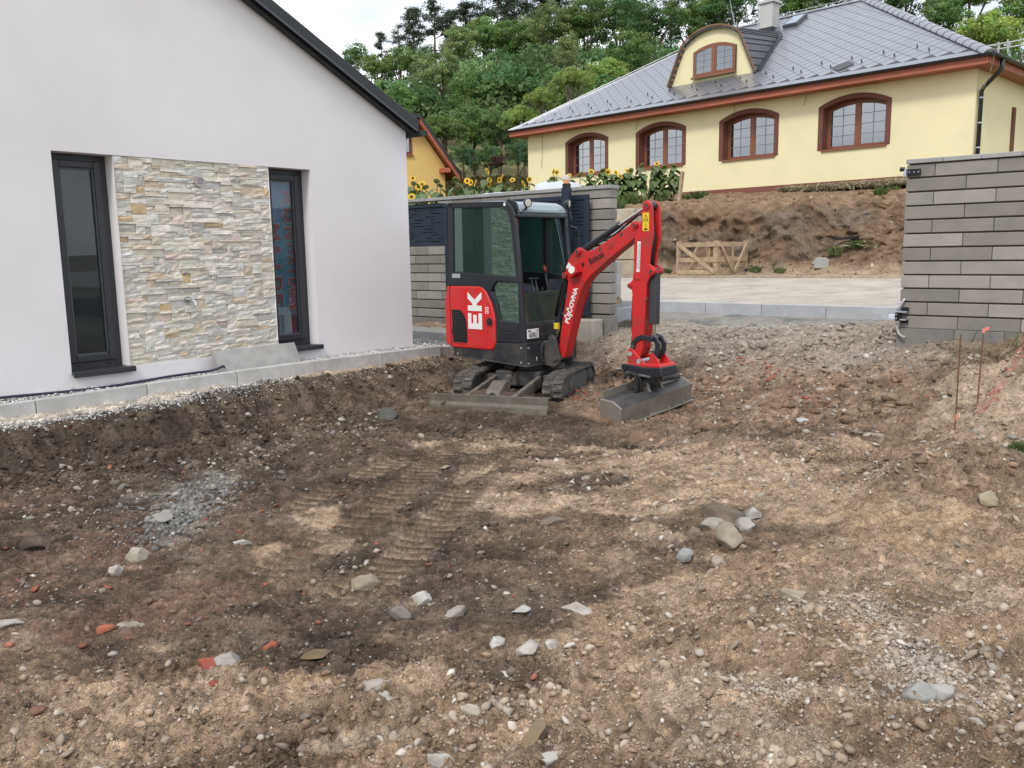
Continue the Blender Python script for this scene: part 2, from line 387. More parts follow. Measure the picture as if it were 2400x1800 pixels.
# ------------------------------------------------------------------ terrain around, to the horizon
YO = Vector((11.567, 22.0, 0)); YX = Vector((.690,-.724,0)); YY = Vector((.724,.690,0))   # front right corner of the yellow house, its axes
def yc(x, y): return (x-YO.x)*YX.x + (y-YO.y)*YX.y, (x-YO.x)*YY.x + (y-YO.y)*YY.y
def hill(x, y):
    a, b = yc(x, y)
    z = -.35 + 3.6*sstep(-3.2,-1.2,b)*sstep(14.5,19,y + .25*x)
    z = z + .245*np.maximum(0, y-36-.05*np.abs(x))*sstep(34,46,y) - .02*np.maximum(0,y-100)
    z = z - .10*np.maximum(0, -x-8)*sstep(30,50,y)*sstep(8,30,-x)
    z = z - .245*np.maximum(0, y-118)*sstep(118,140,y)*.9
    return np.minimum(z, 30) + .5*fbm(x*.05, y*.05, 3)*sstep(34,50,y)
def grid(xs, ys): 
    X, Y = np.meshgrid(xs, ys); n = len(xs); i = np.arange((len(ys)-1)*n).reshape(len(ys)-1, n)[:, :-1].ravel()
    return X, Y, np.stack([i, i+1, i+1+n, i+n], 1)
xs = np.concatenate([np.linspace(-900,-80,10), np.linspace(-70,90,110), np.linspace(100,900,10)])
ys = np.concatenate([np.linspace(-600,-20,8), np.linspace(-10,160,130), np.linspace(170,900,12)])
X, Y, F = grid(xs, ys); Z = hill(X, Y)
g1 = fbm(X*.4, Y*.4, 3)[...,None]; dry = np.array((.20,.165,.075)); grn = np.array((.075,.105,.03))
t = sstep(-.3,.3,g1)
o = link('terrain', fast_mesh('terrain', np.stack([X,Y,Z],-1).reshape(-1,3), F, material('meadow', attr=True, rough=.95, var=.35, vscale=3, bump=.6, bscale=9), (dry*t+grn*(1-t)).reshape(-1,3), True))
prop(o, kind='structure')

# ------------------------------------------------------------------ road with its kerbs, earth bank beyond
RA = Vector((7.8,17.1,1.05)); RD = Vector((-7.8,5.2,0)).normalized(); RQ = Vector((-RD.y, RD.x, 0)); RQ = RQ if RQ.y > 0 else -RQ
def road():
    ua, ub = 13.1, None
    rows = []
    for k, nn in enumerate(np.linspace(-30, 30, 61)):
        p = UN(13.14, nn); 
        # far edge on the bank line
        s = (p-RA).dot(RD); 
        # follow the U direction until the far edge
        d = Vector((UX,UY,0)); t = (RA-p).dot(RQ)/d.dot(RQ)
        q = p + d*t; t = max(t, 1.0)
        rows.append([Vector((p.x+(q.x-p.x)*j/12, p.y+(q.y-p.y)*j/12, .775 + (1.05-.775)*j/12)) for j in range(13)])
    V = [v for r in rows for v in r]; i = np.array([[a*13+b, a*13+b+1, (a+1)*13+b+1, (a+1)*13+b] for a in range(60) for b in range(12)])
    m = material('worn_asphalt', (.39,.352,.305), rough=.9, var=.20, vscale=2.2, var2=.28, vscale2=45, bump=.5, bscale=120, dirt=(.52,.475,.41), dscale=1.3, damt=.7)
    prop(link('road', fast_mesh('road', np.array(V), i, m)), kind='structure')
road()
def bank():
    s = np.linspace(-14, 14, 520); q = np.concatenate([np.linspace(-.15,1.0,26), np.linspace(1.03,3.6,150), np.linspace(3.7,9,40)])
    S, Q = np.meshgrid(s, q)
    x = RA.x + RD.x*S + RQ.x*Q; y = RA.y + RD.y*S + RQ.y*Q
    a, b = yc(x, y)
    f0 = np.interp(S, [-14,-3,1.2,2.2,3.5,6,8,9,14], [1.0,.9,.75,1.2,1.5,1.4,1.2,1.0,1.0]) + .25*fbm(S*.9, Q*0+3, 3)
    wid = np.interp(S, [-14,-2,1.5,2.6,4,8,14], [3.2,3.2,2.8,1.1,.8,.9,1.6])
    t = sstep(0, 1, (Q-f0)/wid)
    ztop = np.interp(a, [-14,-9,-6,-1.5], [3.40,3.36,3.24,3.12]) - .42*np.clip((-b-.3)/4.2, 0, 1.4)
    z = 1.045 + .10*np.clip(Q,0,2)/2 + (ztop-1.1)*t
    face = t*(1-t)*4
    z = z + .05*fbm(x*2, y*2, 3)*sstep(.1,1.2,-b) + .14*face*fbm(x*2.6, y*2.6+z, 4) + .03*fbm(x*9, y*9, 3)
    z = np.where(b > .3, np.minimum(z, 3.2), z); z = np.where(Q < .05, 1.00, z)
    dx = face*(.30*fbm(S*1.6, z*2.4, 3) + .18*(billow(S*3.6, z*4.4, 5)-.5)); z = z + .06*(billow(S*5, Q*5, 4)-.5)*sstep(0,.3,t); x = x + RQ.x*dx; y = y + RQ.y*dx
    n1 = fbm(S*1.3, z*2.5, 4)[...,None]; n2 = fbm(x*6, y*6+z*5, 4)[...,None]
    top = np.array((.20,.135,.085)); fc = np.array((.165,.110,.072)); gr = np.array((.15,.118,.09)); foot = np.array((.27,.20,.14))
    col = fc + (gr-fc)*sstep(-.15,.35,n1); tt = t[...,None]
    col = col*(1-sstep(.75,1,tt)) + top*sstep(.75,1,tt); col = col*sstep(0,.2,tt) + foot*(1-sstep(0,.2,tt))
    st = (sstep(-.2,.3,fbm(S*11, z*1.5, 3))*face)[...,None]*.35; col = col*(1-st) + np.array((.10,.065,.04))*st
    col = col*(1+.55*n2)
    lk = sstep(7.2,8.6,S)[...,None]*sstep(-.3,.25,fbm(x*2.2,y*2.2,3))[...,None]; col = col*(1-.7*lk) + np.array((.10,.12,.045))*.7*lk
    n = len(s); i = np.arange((len(q)-1)*n).reshape(len(q)-1, n)[:, :-1].ravel()
    m = material('bank_soil', attr=True, rough=.97, spec=.2, var=.3, vscale=18, bump=.8, bscale=45)
    o = link('earth_bank', fast_mesh('earth_bank', np.stack([x,y,z],-1).reshape(-1,3), np.stack([i,i+1,i+1+n,i+n],1), m, np.clip(col,.01,.8).reshape(-1,3), True))
    prop(o, kind='structure')
    return x, y, z
BX, BY, BZ = bank()
def bank_z(x, y):
    d = (BX-x)**2 + (BY-y)**2; k = np.unravel_index(np.argmin(d), d.shape); return float(BZ[k])

M_CONC = material('concrete', (.50,.50,.49), rough=.9, var=.14, vscale=9, bump=.25, bscale=150, dirt=(.30,.29,.27), dscale=2.2, damt=.45, objvar=.06)
M_CONC2 = material('blue_grey_concrete', (.42,.44,.47), rough=.9, var=.14, vscale=12, bump=.25, bscale=150, dirt=(.30,.29,.27), dscale=3, damt=.5, objvar=.08)
def kerb(name, pts, h, th, mat, label=None, bottom=.25):
    """row of kerb stones, pts = list of joints (world xyz of the top front edge)"""
    root = empty(name, pts[0]); prop(root, kind='structure')
    for a, b in zip(pts[:-1], pts[1:]):
        a, b = Vector(a), Vector(b); d = b-a; L = d.length-.006
        mb = MB(); mb.box((0,0,-h),(L,th,0))
        o = mb.build('kerb_stone', mat, root, bevel=.008, seg=2)
        o.location = a-Vector(pts[0]); o.rotation_euler = (0, -math.atan2(d.z, math.hypot(d.x,d.y)), math.atan2(d.y,d.x))
    return root
JT = [-.2,.9,1.98,3.06,4.09,5.09,6.125,7.15,8.18]
kerb('house_kerb', [UN(u, -8.07, .462+.03*math.sin(max(0,(u-2.6)/6*3.14))) for u in JT], .30, .08, M_CONC)
kerb('driveway_kerb', [UN(13.05, n, .815) for n in (-9.6,-8.55,-7.62,-6.65,-5.68,-4.66,-3.6,-2.6,-1.6,-.6)][::-1], .42, .09, M_CONC2)
kerb('driveway_side_kerb', [UN(13.0,-7.6,.80), UN(12.3,-7.72,.765), UN(11.6,-7.80,.735), UN(10.9,-7.85,.71)], .4, .08, M_CONC2)
# far kerb of the road, low and dusty
kerb('far_road_kerb', [RA + RD*s + Vector((0,0,.05)) - RQ*.02 for s in np.arange(-12, 12.1, 1.0)], .2, .07, material('dusty_kerb', (.36,.29,.22), rough=.95, var=.2, vscale=8, objvar=.1))
# mortar haunch in front of the driveway kerb
def haunch():
    nn = np.linspace(-7.9, -1.0, 160); tq = np.linspace(0, 1, 22); A, T = np.meshgrid(nn, tq)
    u = 13.06 - 1.5*T; z = .63 - .02*T - .24*sstep(.15,1,T) + .05*fbm(A*1.7, T*3, 4)*sstep(0,.3,T) + .02*fbm(A*9,T*9,3) - .12*sstep(.8,1,T)
    x = UX*u + NX*A; y = UY*u + NY*A
    c = np.array((.225,.21,.19))*(1+.45*fbm(A*3,T*5,4)[...,None]); d = sstep(.0,.4,fbm(A*2+9,T*4,4)+.5*T-.35)[...,None]
    c = c*(1-d) + np.array((.13,.125,.12))*d
    i = np.arange(21*160).reshape(21,160)[:, :-1].ravel()
    o = link('mortar_haunch', fast_mesh('mortar_haunch', np.stack([x,y,z],-1).reshape(-1,3), np.stack([i,i+1,i+161,i+160],1), material('mortar', attr=True, rough=.95, var=.2, vscale=20, bump=.6, bscale=60), np.clip(c,.02,.8).reshape(-1,3), True))
    prop(o, kind='structure')
haunch()
# terrace behind the house corner
mb = MB(); mb.box(tuple((9.7,-12.5,0)), (10.62,-7.7,.45)); 
tr_root = empty('terrace', (0,0,0), 0); prop(tr_root, kind='structure')
def un_box(mb, u0, u1, n0, n1, z0, z1):
    n = mb._p([UN(u0,n0,z0),UN(u1,n0,z0),UN(u1,n1,z0),UN(u0,n1,z0),UN(u0,n0,z1),UN(u1,n0,z1),UN(u1,n1,z1),UN(u0,n1,z1)])
    for q in ((0,3,2,1),(4,5,6,7),(0,1,5,4),(1,2,6,5),(2,3,7,6),(3,0,4,7)): mb.face([n+i for i in q])
    return mb
un_box(MB(), 9.78, 10.62, -13, -8.3, 0, .44).build('slab', material('terrace_slab', (.56,.52,.45), rough=.9, var=.1, bump=.2), tr_root)
for k, (a, b) in enumerate([(-13,-11.1),(-11.09,-9.16),(-9.15,-8.25)]): un_box(MB(), 9.7, 9.775, a, b, 0, .452).build('edging_stone', M_CONC, tr_root, bevel=.008)
# ------------------------------------------------------------------ white house (local x along the wall, y into the house)
M_RENDER = material('white_render', (.80,.775,.795), rough=.92, dirt=(.72,.69,.68), dscale=.7, damt=.45, var=.035, vscale=1.2, bump=.16, bscale=75)
M_ANTH = material('anthracite_frame', (.030,.033,.040), rough=.42, var=.08, vscale=9)
M_ROOFT = material('black_verge_metal', (.016,.017,.021), rough=.38, var=.1, vscale=6)
M_SOFF = material('black_soffit', (.010,.010,.012), rough=.6)
M_PANE = glass('window_glass', (.80,.86,.88), .0, gcol=(.72,.76,.8), dust_haze=.035)  # pale haze mixed in to brighten the near-black panes
M_DARKROOM = material('dark_room', (.05,.056,.062), rough=.9)
WH = empty('white_house', UN(0,-8.45,0), ROT_W)
prop(WH, 'modern white rendered house with black verge and natural stone panel between two tall windows', 'house')
OL, OR_, ZS, ZT = (3.55,4.125), (5.89,6.465), .622, 2.692
PITCHW = .4868
def wtop(x): return 3.32 + (8.03-x)*.4800 if x > 2.2 else 3.32 + (8.03-2.2)*.48 - (2.2-x)*.48
mb = MB()
for x0, x1 in ((-3.6,OL[0]),(OL[0],OL[1]),(OL[1],OR_[0]),(OR_[0],OR_[1]),(OR_[1],8.03)):
    opening = (x0,x1) in (OL,OR_); stone = (x0,x1) == (OL[1],OR_[0])
    xs_ = [x0,x1] if not (x0 < 2.2 < x1) else [x0,2.2,x1]
    if opening or stone:
        mb.poly([(x0,0,-.3),(x1,0,-.3),(x1,0,ZS),(x0,0,ZS)])
        mb.poly([(x0,0,ZT),(x1,0,ZT),(x1,0,wtop(x1)),(x0,0,wtop(x0))])
        dp = .24 if opening else .05
        if opening:
            mb.poly([(x0,0,ZS),(x0,dp,ZS),(x0,dp,ZT),(x0,0,ZT)]); mb.poly([(x1,0,ZT),(x1,dp,ZT),(x1,dp,ZS),(x1,0,ZS)])
        mb.poly([(x0,0,ZT),(x0,dp,ZT),(x1,dp,ZT),(x1,0,ZT)]); mb.poly([(x0,0,ZS),(x1,0,ZS),(x1,dp,ZS),(x0,dp,ZS)])
        if stone: mb.poly([(x0,.05,ZS),(x1,.05,ZS),(x1,.05,ZT),(x0,.05,ZT)]) 
    else:
        for a, b in zip(xs_[:-1], xs_[1:]): mb.poly([(a,0,-.3),(b,0,-.3),(b,0,wtop(b)),(a,0,wtop(a))])
mb.poly([(8.03,0,-.3),(8.03,10,-.3),(8.03,10,3.32),(8.03,0,3.32)])
mb.poly([(-3.6,10,-.3),(-3.6,0,-.3),(-3.6,0,wtop(-3.6)),(-3.6,10,wtop(-3.6))])
mb.poly([(8.03,10,-.3),(-3.6,10,-.3),(-3.6,10,wtop(-3.6)),(2.2,10,wtop(2.2)),(8.03,10,3.32)])
mb.build('wall', M_RENDER, WH)
# room behind the windows
mb = MB(); mb.poly([(3,1.6,0),(7,1.6,0),(7,1.6,3),(3,1.6,3)]); mb.poly([(3,.3,3),(7,.3,3),(7,1.6,3),(3,1.6,3)]); mb.poly([(3,.3,.3),(7,.3,.3),(7,1.6,.3),(3,1.6,.3)])
mb.poly([(3,.3,0),(3,1.6,0),(3,1.6,3),(3,.3,3)]); mb.poly([(7,.3,0),(7,1.6,0),(7,1.6,3),(7,.3,3)])
for a, b in ((3,OL[0]-.1),(OL[1]+.1,OR_[0]-.1),(OR_[1]+.1,7)): mb.poly([(a,.3,0),(b,.3,0),(b,.3,3),(a,.3,3)])
mb.build('interior', M_DARKROOM, WH)
# roof slab with verge
x1, x0 = 8.12, 2.2
def zl(x): return 4.42 - PITCHW*(x-5.76)
mb = MB(); mb.prism([(x1,zl(x1)),(x1+.015,zl(x1)+.13),(x0,zl(x0)+.145),(x0,zl(x0))], -.15, 10.2)
mb.prism([(x0-.002,zl(x0)),(x0-.002,zl(x0)+.145),(-3.8,zl(x0)+.145-PITCHW*6),(-3.8,zl(x0)-PITCHW*6)], -.15, 10.2)
rf = mb.build('roof', M_ROOFT, WH, bevel=.006, seg=1)
MB().prism([(x1-.02,zl(x1)-.012),(x1-.02,zl(x1)+.008),(x0,zl(x0)+.008),(x0,zl(x0)-.012)], -.158, -.128).build('drip_lip', material('lip_metal', (.10,.105,.12), rough=.3, metal=.6), rf)
MB().prism([(x1-.01,zl(x1)-.05),(x1-.01,zl(x1)-.008),(x0,zl(x0)-.008),(x0,zl(x0)-.05)], -.10, -.02).build('soffit_board', M_SOFF, rf)
mb = MB(); gp = [(8.2+.075*math.cos(a), 3.285+.075*math.sin(a)) for a in np.linspace(math.pi, 2*math.pi, 9)] + [(8.2+.07*math.cos(a), 3.29+.07*math.sin(a)) for a in np.linspace(2*math.pi, math.pi, 9)]
mb.prism(gp, -.16, 10.2); mb.prism([(8.2+.07*math.cos(a), 3.287+.07*math.sin(a)) for a in np.linspace(math.pi, 2*math.pi, 9)], -.155, -.15)
mb.build('gutter', M_ROOFT, WH)
MB().tube([(8.06,.10,3.22),(8.10,.06,3.18),(8.04,.03,3.10)], .006, 6).build('cable_end', material('white_cable',(.7,.7,.7)), WH)

def tall_window(x0, x1, lab):
    y = .165
    fr = MB()
    for a, b, c, d in ((x0,x0+.062,ZS,ZT),(x1-.062,x1,ZS,ZT),(x0+.062,x1-.062,ZT-.062,ZT),(x0+.062,x1-.062,ZS,ZS+.075)):
        fr.box((a,y,c),(b,y+.07,d))
    w = fr.build('window', M_ANTH, WH, bevel=.004, seg=1); w['label'] = lab
    sa = MB(); i0, i1, j0, j1 = x0+.058, x1-.058, ZS+.072, ZT-.058; t = .07
    for a, b, c, d in ((i0,i0+t,j0,j1),(i1-t,i1,j0,j1),(i0+t,i1-t,j1-t,j1),(i0+t,i1-t,j0,j0+t)): sa.box((a,y-.02,c),(b,y+.05,d))
    sa.build('sash', M_ANTH, w, bevel=.009, seg=2)
    b = .012; bd = MB()
    for a, bb, c, d in ((i0+t,i0+t+b,j0+t,j1-t),(i1-t-b,i1-t,j0+t,j1-t),(i0+t,i1-t,j1-t-b,j1-t),(i0+t,i1-t,j0+t,j0+t+b)): bd.box((a,y,c),(bb,y+.02,d))
    bd.build('glazing_bead', material('grey_bead', (.10,.105,.11), rough=.5), w)
    MB().box((i0+t,y+.024,j0+t),(i1-t,y+.030,j1-t)).build('pane', M_PANE, w)
    for xx in (x0+.12, x1-.15): MB().box((xx,y-.004,ZS+.032),(xx+.035,y+.002,ZS+.046)).build('drain_cap', M_SOFF, w)
    s = MB(); s.box((x0+.001,-.055,ZS-.022),(x1-.001,y+.03,ZS+.008)); s.box((x0-.004,-.055,ZS-.022),(x1+.028,-.002,ZS+.0079)); s.box((x0-.004,-.062,ZS-.045),(x1+.028,-.05,ZS+.0078)); s.build('sill', M_ANTH, w, bevel=.003, seg=1)
    return w
tall_window(*OL, 'tall dark grey window left of the stone panel'); tall_window(*OR_, 'tall dark grey window right of the stone panel')

# ledge stone panel
STONE_C = [(.70,.68,.63),(.60,.60,.58),(.74,.72,.67),(.63,.60,.53),(.68,.63,.56),(.56,.575,.58),(.71,.66,.60),(.62,.54,.44),(.76,.74,.71),(.58,.58,.53),(.70,.60,.54),(.78,.76,.73),(.53,.53,.51),(.64,.61,.54),(.66,.67,.67),(.60,.62,.60)]
M_LEDGE = material('ledge_stone', attr=True, rough=.85, var=.20, vscale=16, bump=.7, bscale=38, dirt=(.56,.48,.40), dscale=7, damt=.18, stretch=(1,1,2.2))
CLAD = empty('stone_cladding', (0,0,0), 0, WH)
cw, ch = 1.765/58, 2.07/82; NXS, NZS = 58, 82
occ = np.zeros((NZS, NXS), bool); rects = []
for r in range(NZS):
    c = 0
    while c < NXS:
        if occ[r,c]: c += 1; continue
        free = 1
        while c+free < NXS and not occ[r,c+free]: free += 1
        h = rnd.choices((1,2,3,4),(38,34,20,8))[0]; h = min(h, NZS-r)
        wv = {1:rnd.randint(3,11), 2:rnd.randint(3,8), 3:rnd.randint(3,8), 4:rnd.randint(3,6)}[h]
        wv = min(wv, free)
        if free-wv == 1: wv += 1
        if wv < 2 and h > 1: h = 1
        while h > 1 and occ[r:r+h, c:c+wv].any(): h -= 1
        occ[r:r+h, c:c+wv] = True; rects.append((r,c,h,wv)); c += wv
def ledge(r, c, h, wv, mb=None, local=False):
    x0 = OL[1] + c*cw + .0012; x1 = OL[1] + (c+wv)*cw - .0012; z0 = ZS + r*ch + .001; z1 = ZS + (r+h)*ch - .001
    pr = rnd.choice((.006,.009,.012,.016,.020)) ; thin = h == 1
    if thin and rnd.random() < .35: pr = -.004
    if c+wv == NXS or c == 0: pr = max(pr, .004)
    col = rnd.choice(STONE_C) if not (thin and rnd.random() < .4) else (.78,.76,.72)
    if rnd.random() < .015: col = (.60,.46,.30)
    k = rnd.uniform(.90,1.12); col = tuple(min(.88, q*k*t_) for q, t_ in zip(col, (1.03,1.0,.955)))
    mb.cur = col
    nx = max(2, min(4, wv//2)); nz = 2 if h > 1 else 1
    P = {}
    ox = 0 if not local else x0; oz = 0 if not local else z0
    for i in range(nx+1):
        for j in range(nz+1):
            edge = i in (0,nx) or j in (0,nz)
            d = pr + rnd.uniform(-.003,.004) + (.002 if edge else -.004)
            P[i,j] = mb._p([(x0+(x1-x0)*i/nx - ox + (0 if i in (0,nx) else rnd.uniform(-.006,.006)), max(-.012,d), z0+(z1-z0)*j/nz - oz)])
    for i in range(nx):
        for j in range(nz): mb.face((P[i,j],P[i+1,j],P[i+1,j+1],P[i,j+1]))
    bk = mb._p([(x0-ox,.05,z0-oz),(x1-ox,.05,z0-oz),(x1-ox,.05,z1-oz),(x0-ox,.05,z1-oz)])
    mb.face([P[i,nz] for i in range(nx+1)] + [bk+2, bk+3]); mb.face([P[i,0] for i in range(nx,-1,-1)] + [bk, bk+1])
    mb.face([P[0,j] for j in range(nz+1)] + [bk+3, bk]); mb.face([P[nx,j] for j in range(nz,-1,-1)] + [bk+1, bk+2])
    return x0, z0
rects.sort(key=lambda q: -q[2]*q[3])
rest = MB()
for k, q in enumerate(rects):
    if k < 300:
        mb = MB(); x0, z0 = ledge(*q, mb=mb, local=True); mb.build('stone', M_LEDGE, CLAD, loc=(x0,0,z0))
    else: ledge(*q, mb=rest)
if rest.f:
    o = rest.build('small_stones', M_LEDGE, CLAD); o['kind'] = 'stuff'
# vent grille and tap
M_STEEL = material('brushed_steel', (.55,.54,.51), rough=.35, metal=.9, var=.08)
vent = MB(); vx, vz = 5.02, 2.485
ring = [(vx+.052*math.cos(a), vz+.055*math.sin(a)) for a in np.linspace(0,2*math.pi,25)[:-1]]; ri = [(vx+.041*math.cos(a), vz+.044*math.sin(a)) for a in np.linspace(0,2*math.pi,25)[:-1]]
n = vent._p([(p[0],-.03,p[1]) for p in ring]+[(p[0],-.03,p[1]) for p in ri]+[(p[0],.03,p[1]) for p in ring]+[(p[0],.01,p[1]) for p in ri])
for i in range(24):
    j = (i+1)%24; vent.face((n+i,n+j,n+24+j,n+24+i)); vent.face((n+i,n+48+i,n+48+j,n+j)); vent.face((n+24+i,n+24+j,n+72+j,n+72+i))
vent.face(range(n+72,n+96))
vg = vent.build('vent_grille', M_STEEL, WH)
MB().prism(ri, -.004, .008).build('vent_hole', M_SOFF, vg)
for k in range(5):
    zz = vz + (k-2)*.0165; hw = math.sqrt(max(0,.042**2-(zz-vz)**2))
    MB().box((vx-hw,-.026,zz-.0045),(vx+hw,-.012,zz+.0045)).build('slat', M_STEEL, vg)
tp = MB(); tx, tz = 4.80, 1.255
tp.cyl((tx,.02,tz),(tx,-.012,tz),.034,18); tp.cyl((tx,-.012,tz),(tx,-.075,tz),.0135,12); tp.tube([(tx,-.06,tz),(tx+.02,-.085,tz-.01),(tx+.03,-.095,tz-.055)], .0115, 10)
tp.cyl((tx,-.055,tz),(tx+.055,-.06,tz+.01),.010,10); tp.cyl((tx+.055,-.06,tz+.01),(tx+.075,-.06,tz+.012),.015,12)
tp.build('garden_tap', material('chrome', (.62,.63,.65), rough=.18, metal=1), WH, smooth=False)

# printed cloth hung behind the right window
FL = empty('printed_cloth', UN(0,-8.45,0), ROT_W); prop(FL, 'blue printed cloth with red angular letters hanging behind the window right of the stones', 'banner')
fx0, fx1, fz0, fz1 = 5.78, 6.43, .98, 2.62
nx, nz = 24, 40; V = []; C = []
for j in range(nz+1):
    for i in range(nx+1):
        x = fx0+(fx1-fx0)*i/nx; z = fz0+(fz1-fz0)*j/nz
        V.append((x, .262 + .012*math.sin(x*24) + .008*math.sin(z*7+x*9), z))
        t = j/nz; n_ = float(fbm(np.array(x*6.), np.array(z*3.), 3))
        base = np.array((.12,.46,.62))*(1-t) + np.array((.24,.24,.44))*t
        base = base*(1+.5*n_) + np.array((.10,.16,.20))*max(0, float(vnoise(np.array(x*5+9), np.array(z*4))))*.9
        C.append(base)
F = [[a*(nx+1)+b, a*(nx+1)+b+1, (a+1)*(nx+1)+b+1, (a+1)*(nx+1)+b] for a in range(nz) for b in range(nx)]
link('cloth', fast_mesh('cloth', np.array(V), np.array(F), material('cloth_print', attr=True, rough=.8), np.clip(np.array(C),0,1), True), FL)
M_LRED = material('letter_red', (.62,.05,.05), rough=.7); M_LWH = material('letter_outline', (.85,.85,.88), rough=.7)
GLY = {  # angular strokes on a 4 x 6 grid
 'I':[[(1.4,0),(2.6,0),(2.6,6),(1.4,6)]], 'R':[[(0,0),(1.1,0),(1.1,6),(0,6)],[(1.1,6),(4,5),(3.4,2.8),(1.1,2.4),(1.1,3.4),(2.5,3.7),(2.7,4.5),(1.1,4.9)],[(1.4,2.5),(2.5,2.7),(4.2,-.8),(3,-.2)]],
 'O':[[(0,1),(2,-.3),(4,1),(4,5),(2,6.3),(0,5),(0,3.2),(1.1,3.2),(1.1,4.4),(2,5),(2.9,4.4),(2.9,1.6),(2,1),(1.1,1.6),(1.1,3),(0,3)]],
 'N':[[(0,0),(1.1,0),(1.1,3.6),(2.9,-.6),(4,0),(4,6),(2.9,6),(2.9,2.2),(1.1,6.6),(0,6)]],
 'M':[[(-.4,0),(.7,0),(.7,3.8),(2,1.6),(3.3,3.8),(3.3,0),(4.4,0),(4.4,6),(3.4,6.4),(2,3.8),(.6,6.4),(-.4,6)]],
 'A':[[(0,-.4),(1.1,0),(1.5,1.9),(2.5,1.9),(2.9,0),(4,-.4),(2.6,6),(1.4,6)]], 'D':[[(0,0),(2.6,0),(4,1.6),(4,4.4),(2.6,6),(0,6),(0,3.2),(1.1,3.2),(1.1,5),(2.2,5),(2.9,4),(2.9,2),(2.2,1),(1.1,1),(1.1,3),(0,3)]],
 'E':[[(0,0),(4,0),(3.6,1),(1.1,1),(1.1,2.6),(3,2.6),(3,3.5),(1.1,3.5),(1.1,5),(3.8,5),(4,6),(0,6)]]}
def letters(word, xb, ztop, pitch, wd, ht):
    """letters turned a quarter clockwise, reading downwards"""
    for k, ch_ in enumerate(word):
        zc = ztop - k*pitch
        for mat_, grow, yy in ((M_LWH,.32,.243),(M_LRED,0,.239)):
            mb = MB()
            for st in GLY[ch_]:
                cx = sum(p[0] for p in st)/len(st); cyy = sum(p[1] for p in st)/len(st)
                pts = []
                for gx, gy in st:
                    dx, dy = gx-cx, gy-cyy; l_ = math.hypot(dx,dy) or 1
                    gx, gy = gx+grow*dx/l_, gy+grow*dy/l_
                    pts.append((xb + gy/6*ht, zc - gx/4*wd))
                mb.prism(pts, yy, yy-.003)
            mb.build('letter' if grow == 0 else 'letter_outline', mat_, FL)
letters('IRON', 6.235, 2.66, .205, .165, .155); letters('MAIDEN', 6.255, 1.83, .132, .105, .15)
letters('MAIDEN', 6.02, 2.05, .20, .16, .14)
# white carton with a printed grid standing in the same window
bx = empty('white_carton', UN(0,-8.45,0), ROT_W); prop(bx, 'white carton with black printed grid standing inside the right window', 'carton')
MB().prism([(5.86,.66),(6.25,.66),(6.245,1.03),(6.20,1.09),(5.86,1.10)], .212, .236).build('box', material('white_card', (.85,.87,.87), rough=.7), bx, bevel=.004)
gm = material('print_black', (.03,.03,.035), rough=.7)
for r_ in range(9):
    for c_ in range(3): MB().box((5.965+c_*.062,.209,.79+r_*.024),(6.015+c_*.062,.2115,.803+r_*.024)).build('printed_bar', gm, bx)
MB().box((6.0,.209,.72),(6.09,.2115,.75)).build('printed_bar', gm, bx)

# concrete slab leaning against the stone panel
sl = MB(); sl.box((0,0,0),(1.05,.05,.255))
so = sl.build('concrete_slab', material('weathered_slab', (.34,.335,.32), rough=.9, var=.2, vscale=5, bump=.3, bscale=80, dirt=(.47,.46,.45), dscale=3.5, damt=.6), None, bevel=.006)
so.matrix_world = Matrix.Translation(UN(4.975,-8.21,.475)) @ Matrix.Rotation(ROT_W,4,'Z') @ Matrix.Rotation(R(-27),4,'X')
prop(so, 'grey weathered concrete slab leaning against the stone panel', 'slab')
# blue hose on the pebbles
pts = [UN(u, -8.24 + .03*math.sin(u*2.1) + (.0 if u < 4.4 else (u-4.4)*.09), .495 + .012*math.sin(u*3)) for u in np.linspace(.5, 4.85, 40)] + [UN(4.93,-8.20,.52), UN(5.0,-8.19,.545), UN(5.03,-8.22,.53)]
ho = MB(); ho.tube(pts, .013, 8); ho = ho.build('garden_hose', material('navy_hose', (.022,.024,.055), rough=.5), None, smooth=True)
prop(ho, 'dark blue hose lying on the pebbles along the white wall', 'hose')
# ------------------------------------------------------------------ block fence and gate (local x along the fence, y away)
M_BLOCK = material('fence_block', (.235,.217,.198), rough=.88, var=.12, vscale=4, bump=.25, bscale=140, dirt=(.27,.245,.215), dscale=3.5, damt=.45, objvar=.11)
M_BLOCKL = material('fence_block_light', (.295,.276,.254), rough=.88, var=.12, vscale=4, bump=.25, bscale=140, dirt=(.34,.31,.27), dscale=2.5, damt=.4, objvar=.11)
M_CAP = material('fence_cap', (.33,.33,.325), rough=.88, var=.1, vscale=5, bump=.2, bscale=150, objvar=.08)
M_CORE = material('fence_core', (.105,.097,.09), rough=.95)
M_GATE = material('anthracite_gate', (.016,.026,.044), rough=.40, var=.10, vscale=5, spec=.5)
_blk = {}
def block_mesh(L, h, th):
    k = (round(L,3), round(h,3), round(th,3))
    if k not in _blk:
        bm = bmesh.new(); bmesh.ops.create_cube(bm, size=1)
        for v in bm.verts: v.co = Vector(((v.co.x+.5)*L, (v.co.y+.5)*th, (v.co.z+.5)*h))
        bmesh.ops.bevel(bm, geom=list(bm.edges), offset=.005, segments=1, affect='EDGES')
        me = bpy.data.meshes.new('block'); bm.to_mesh(me); bm.free(); me.materials.append(M_BLOCK); _blk[k] = me
    return _blk[k]
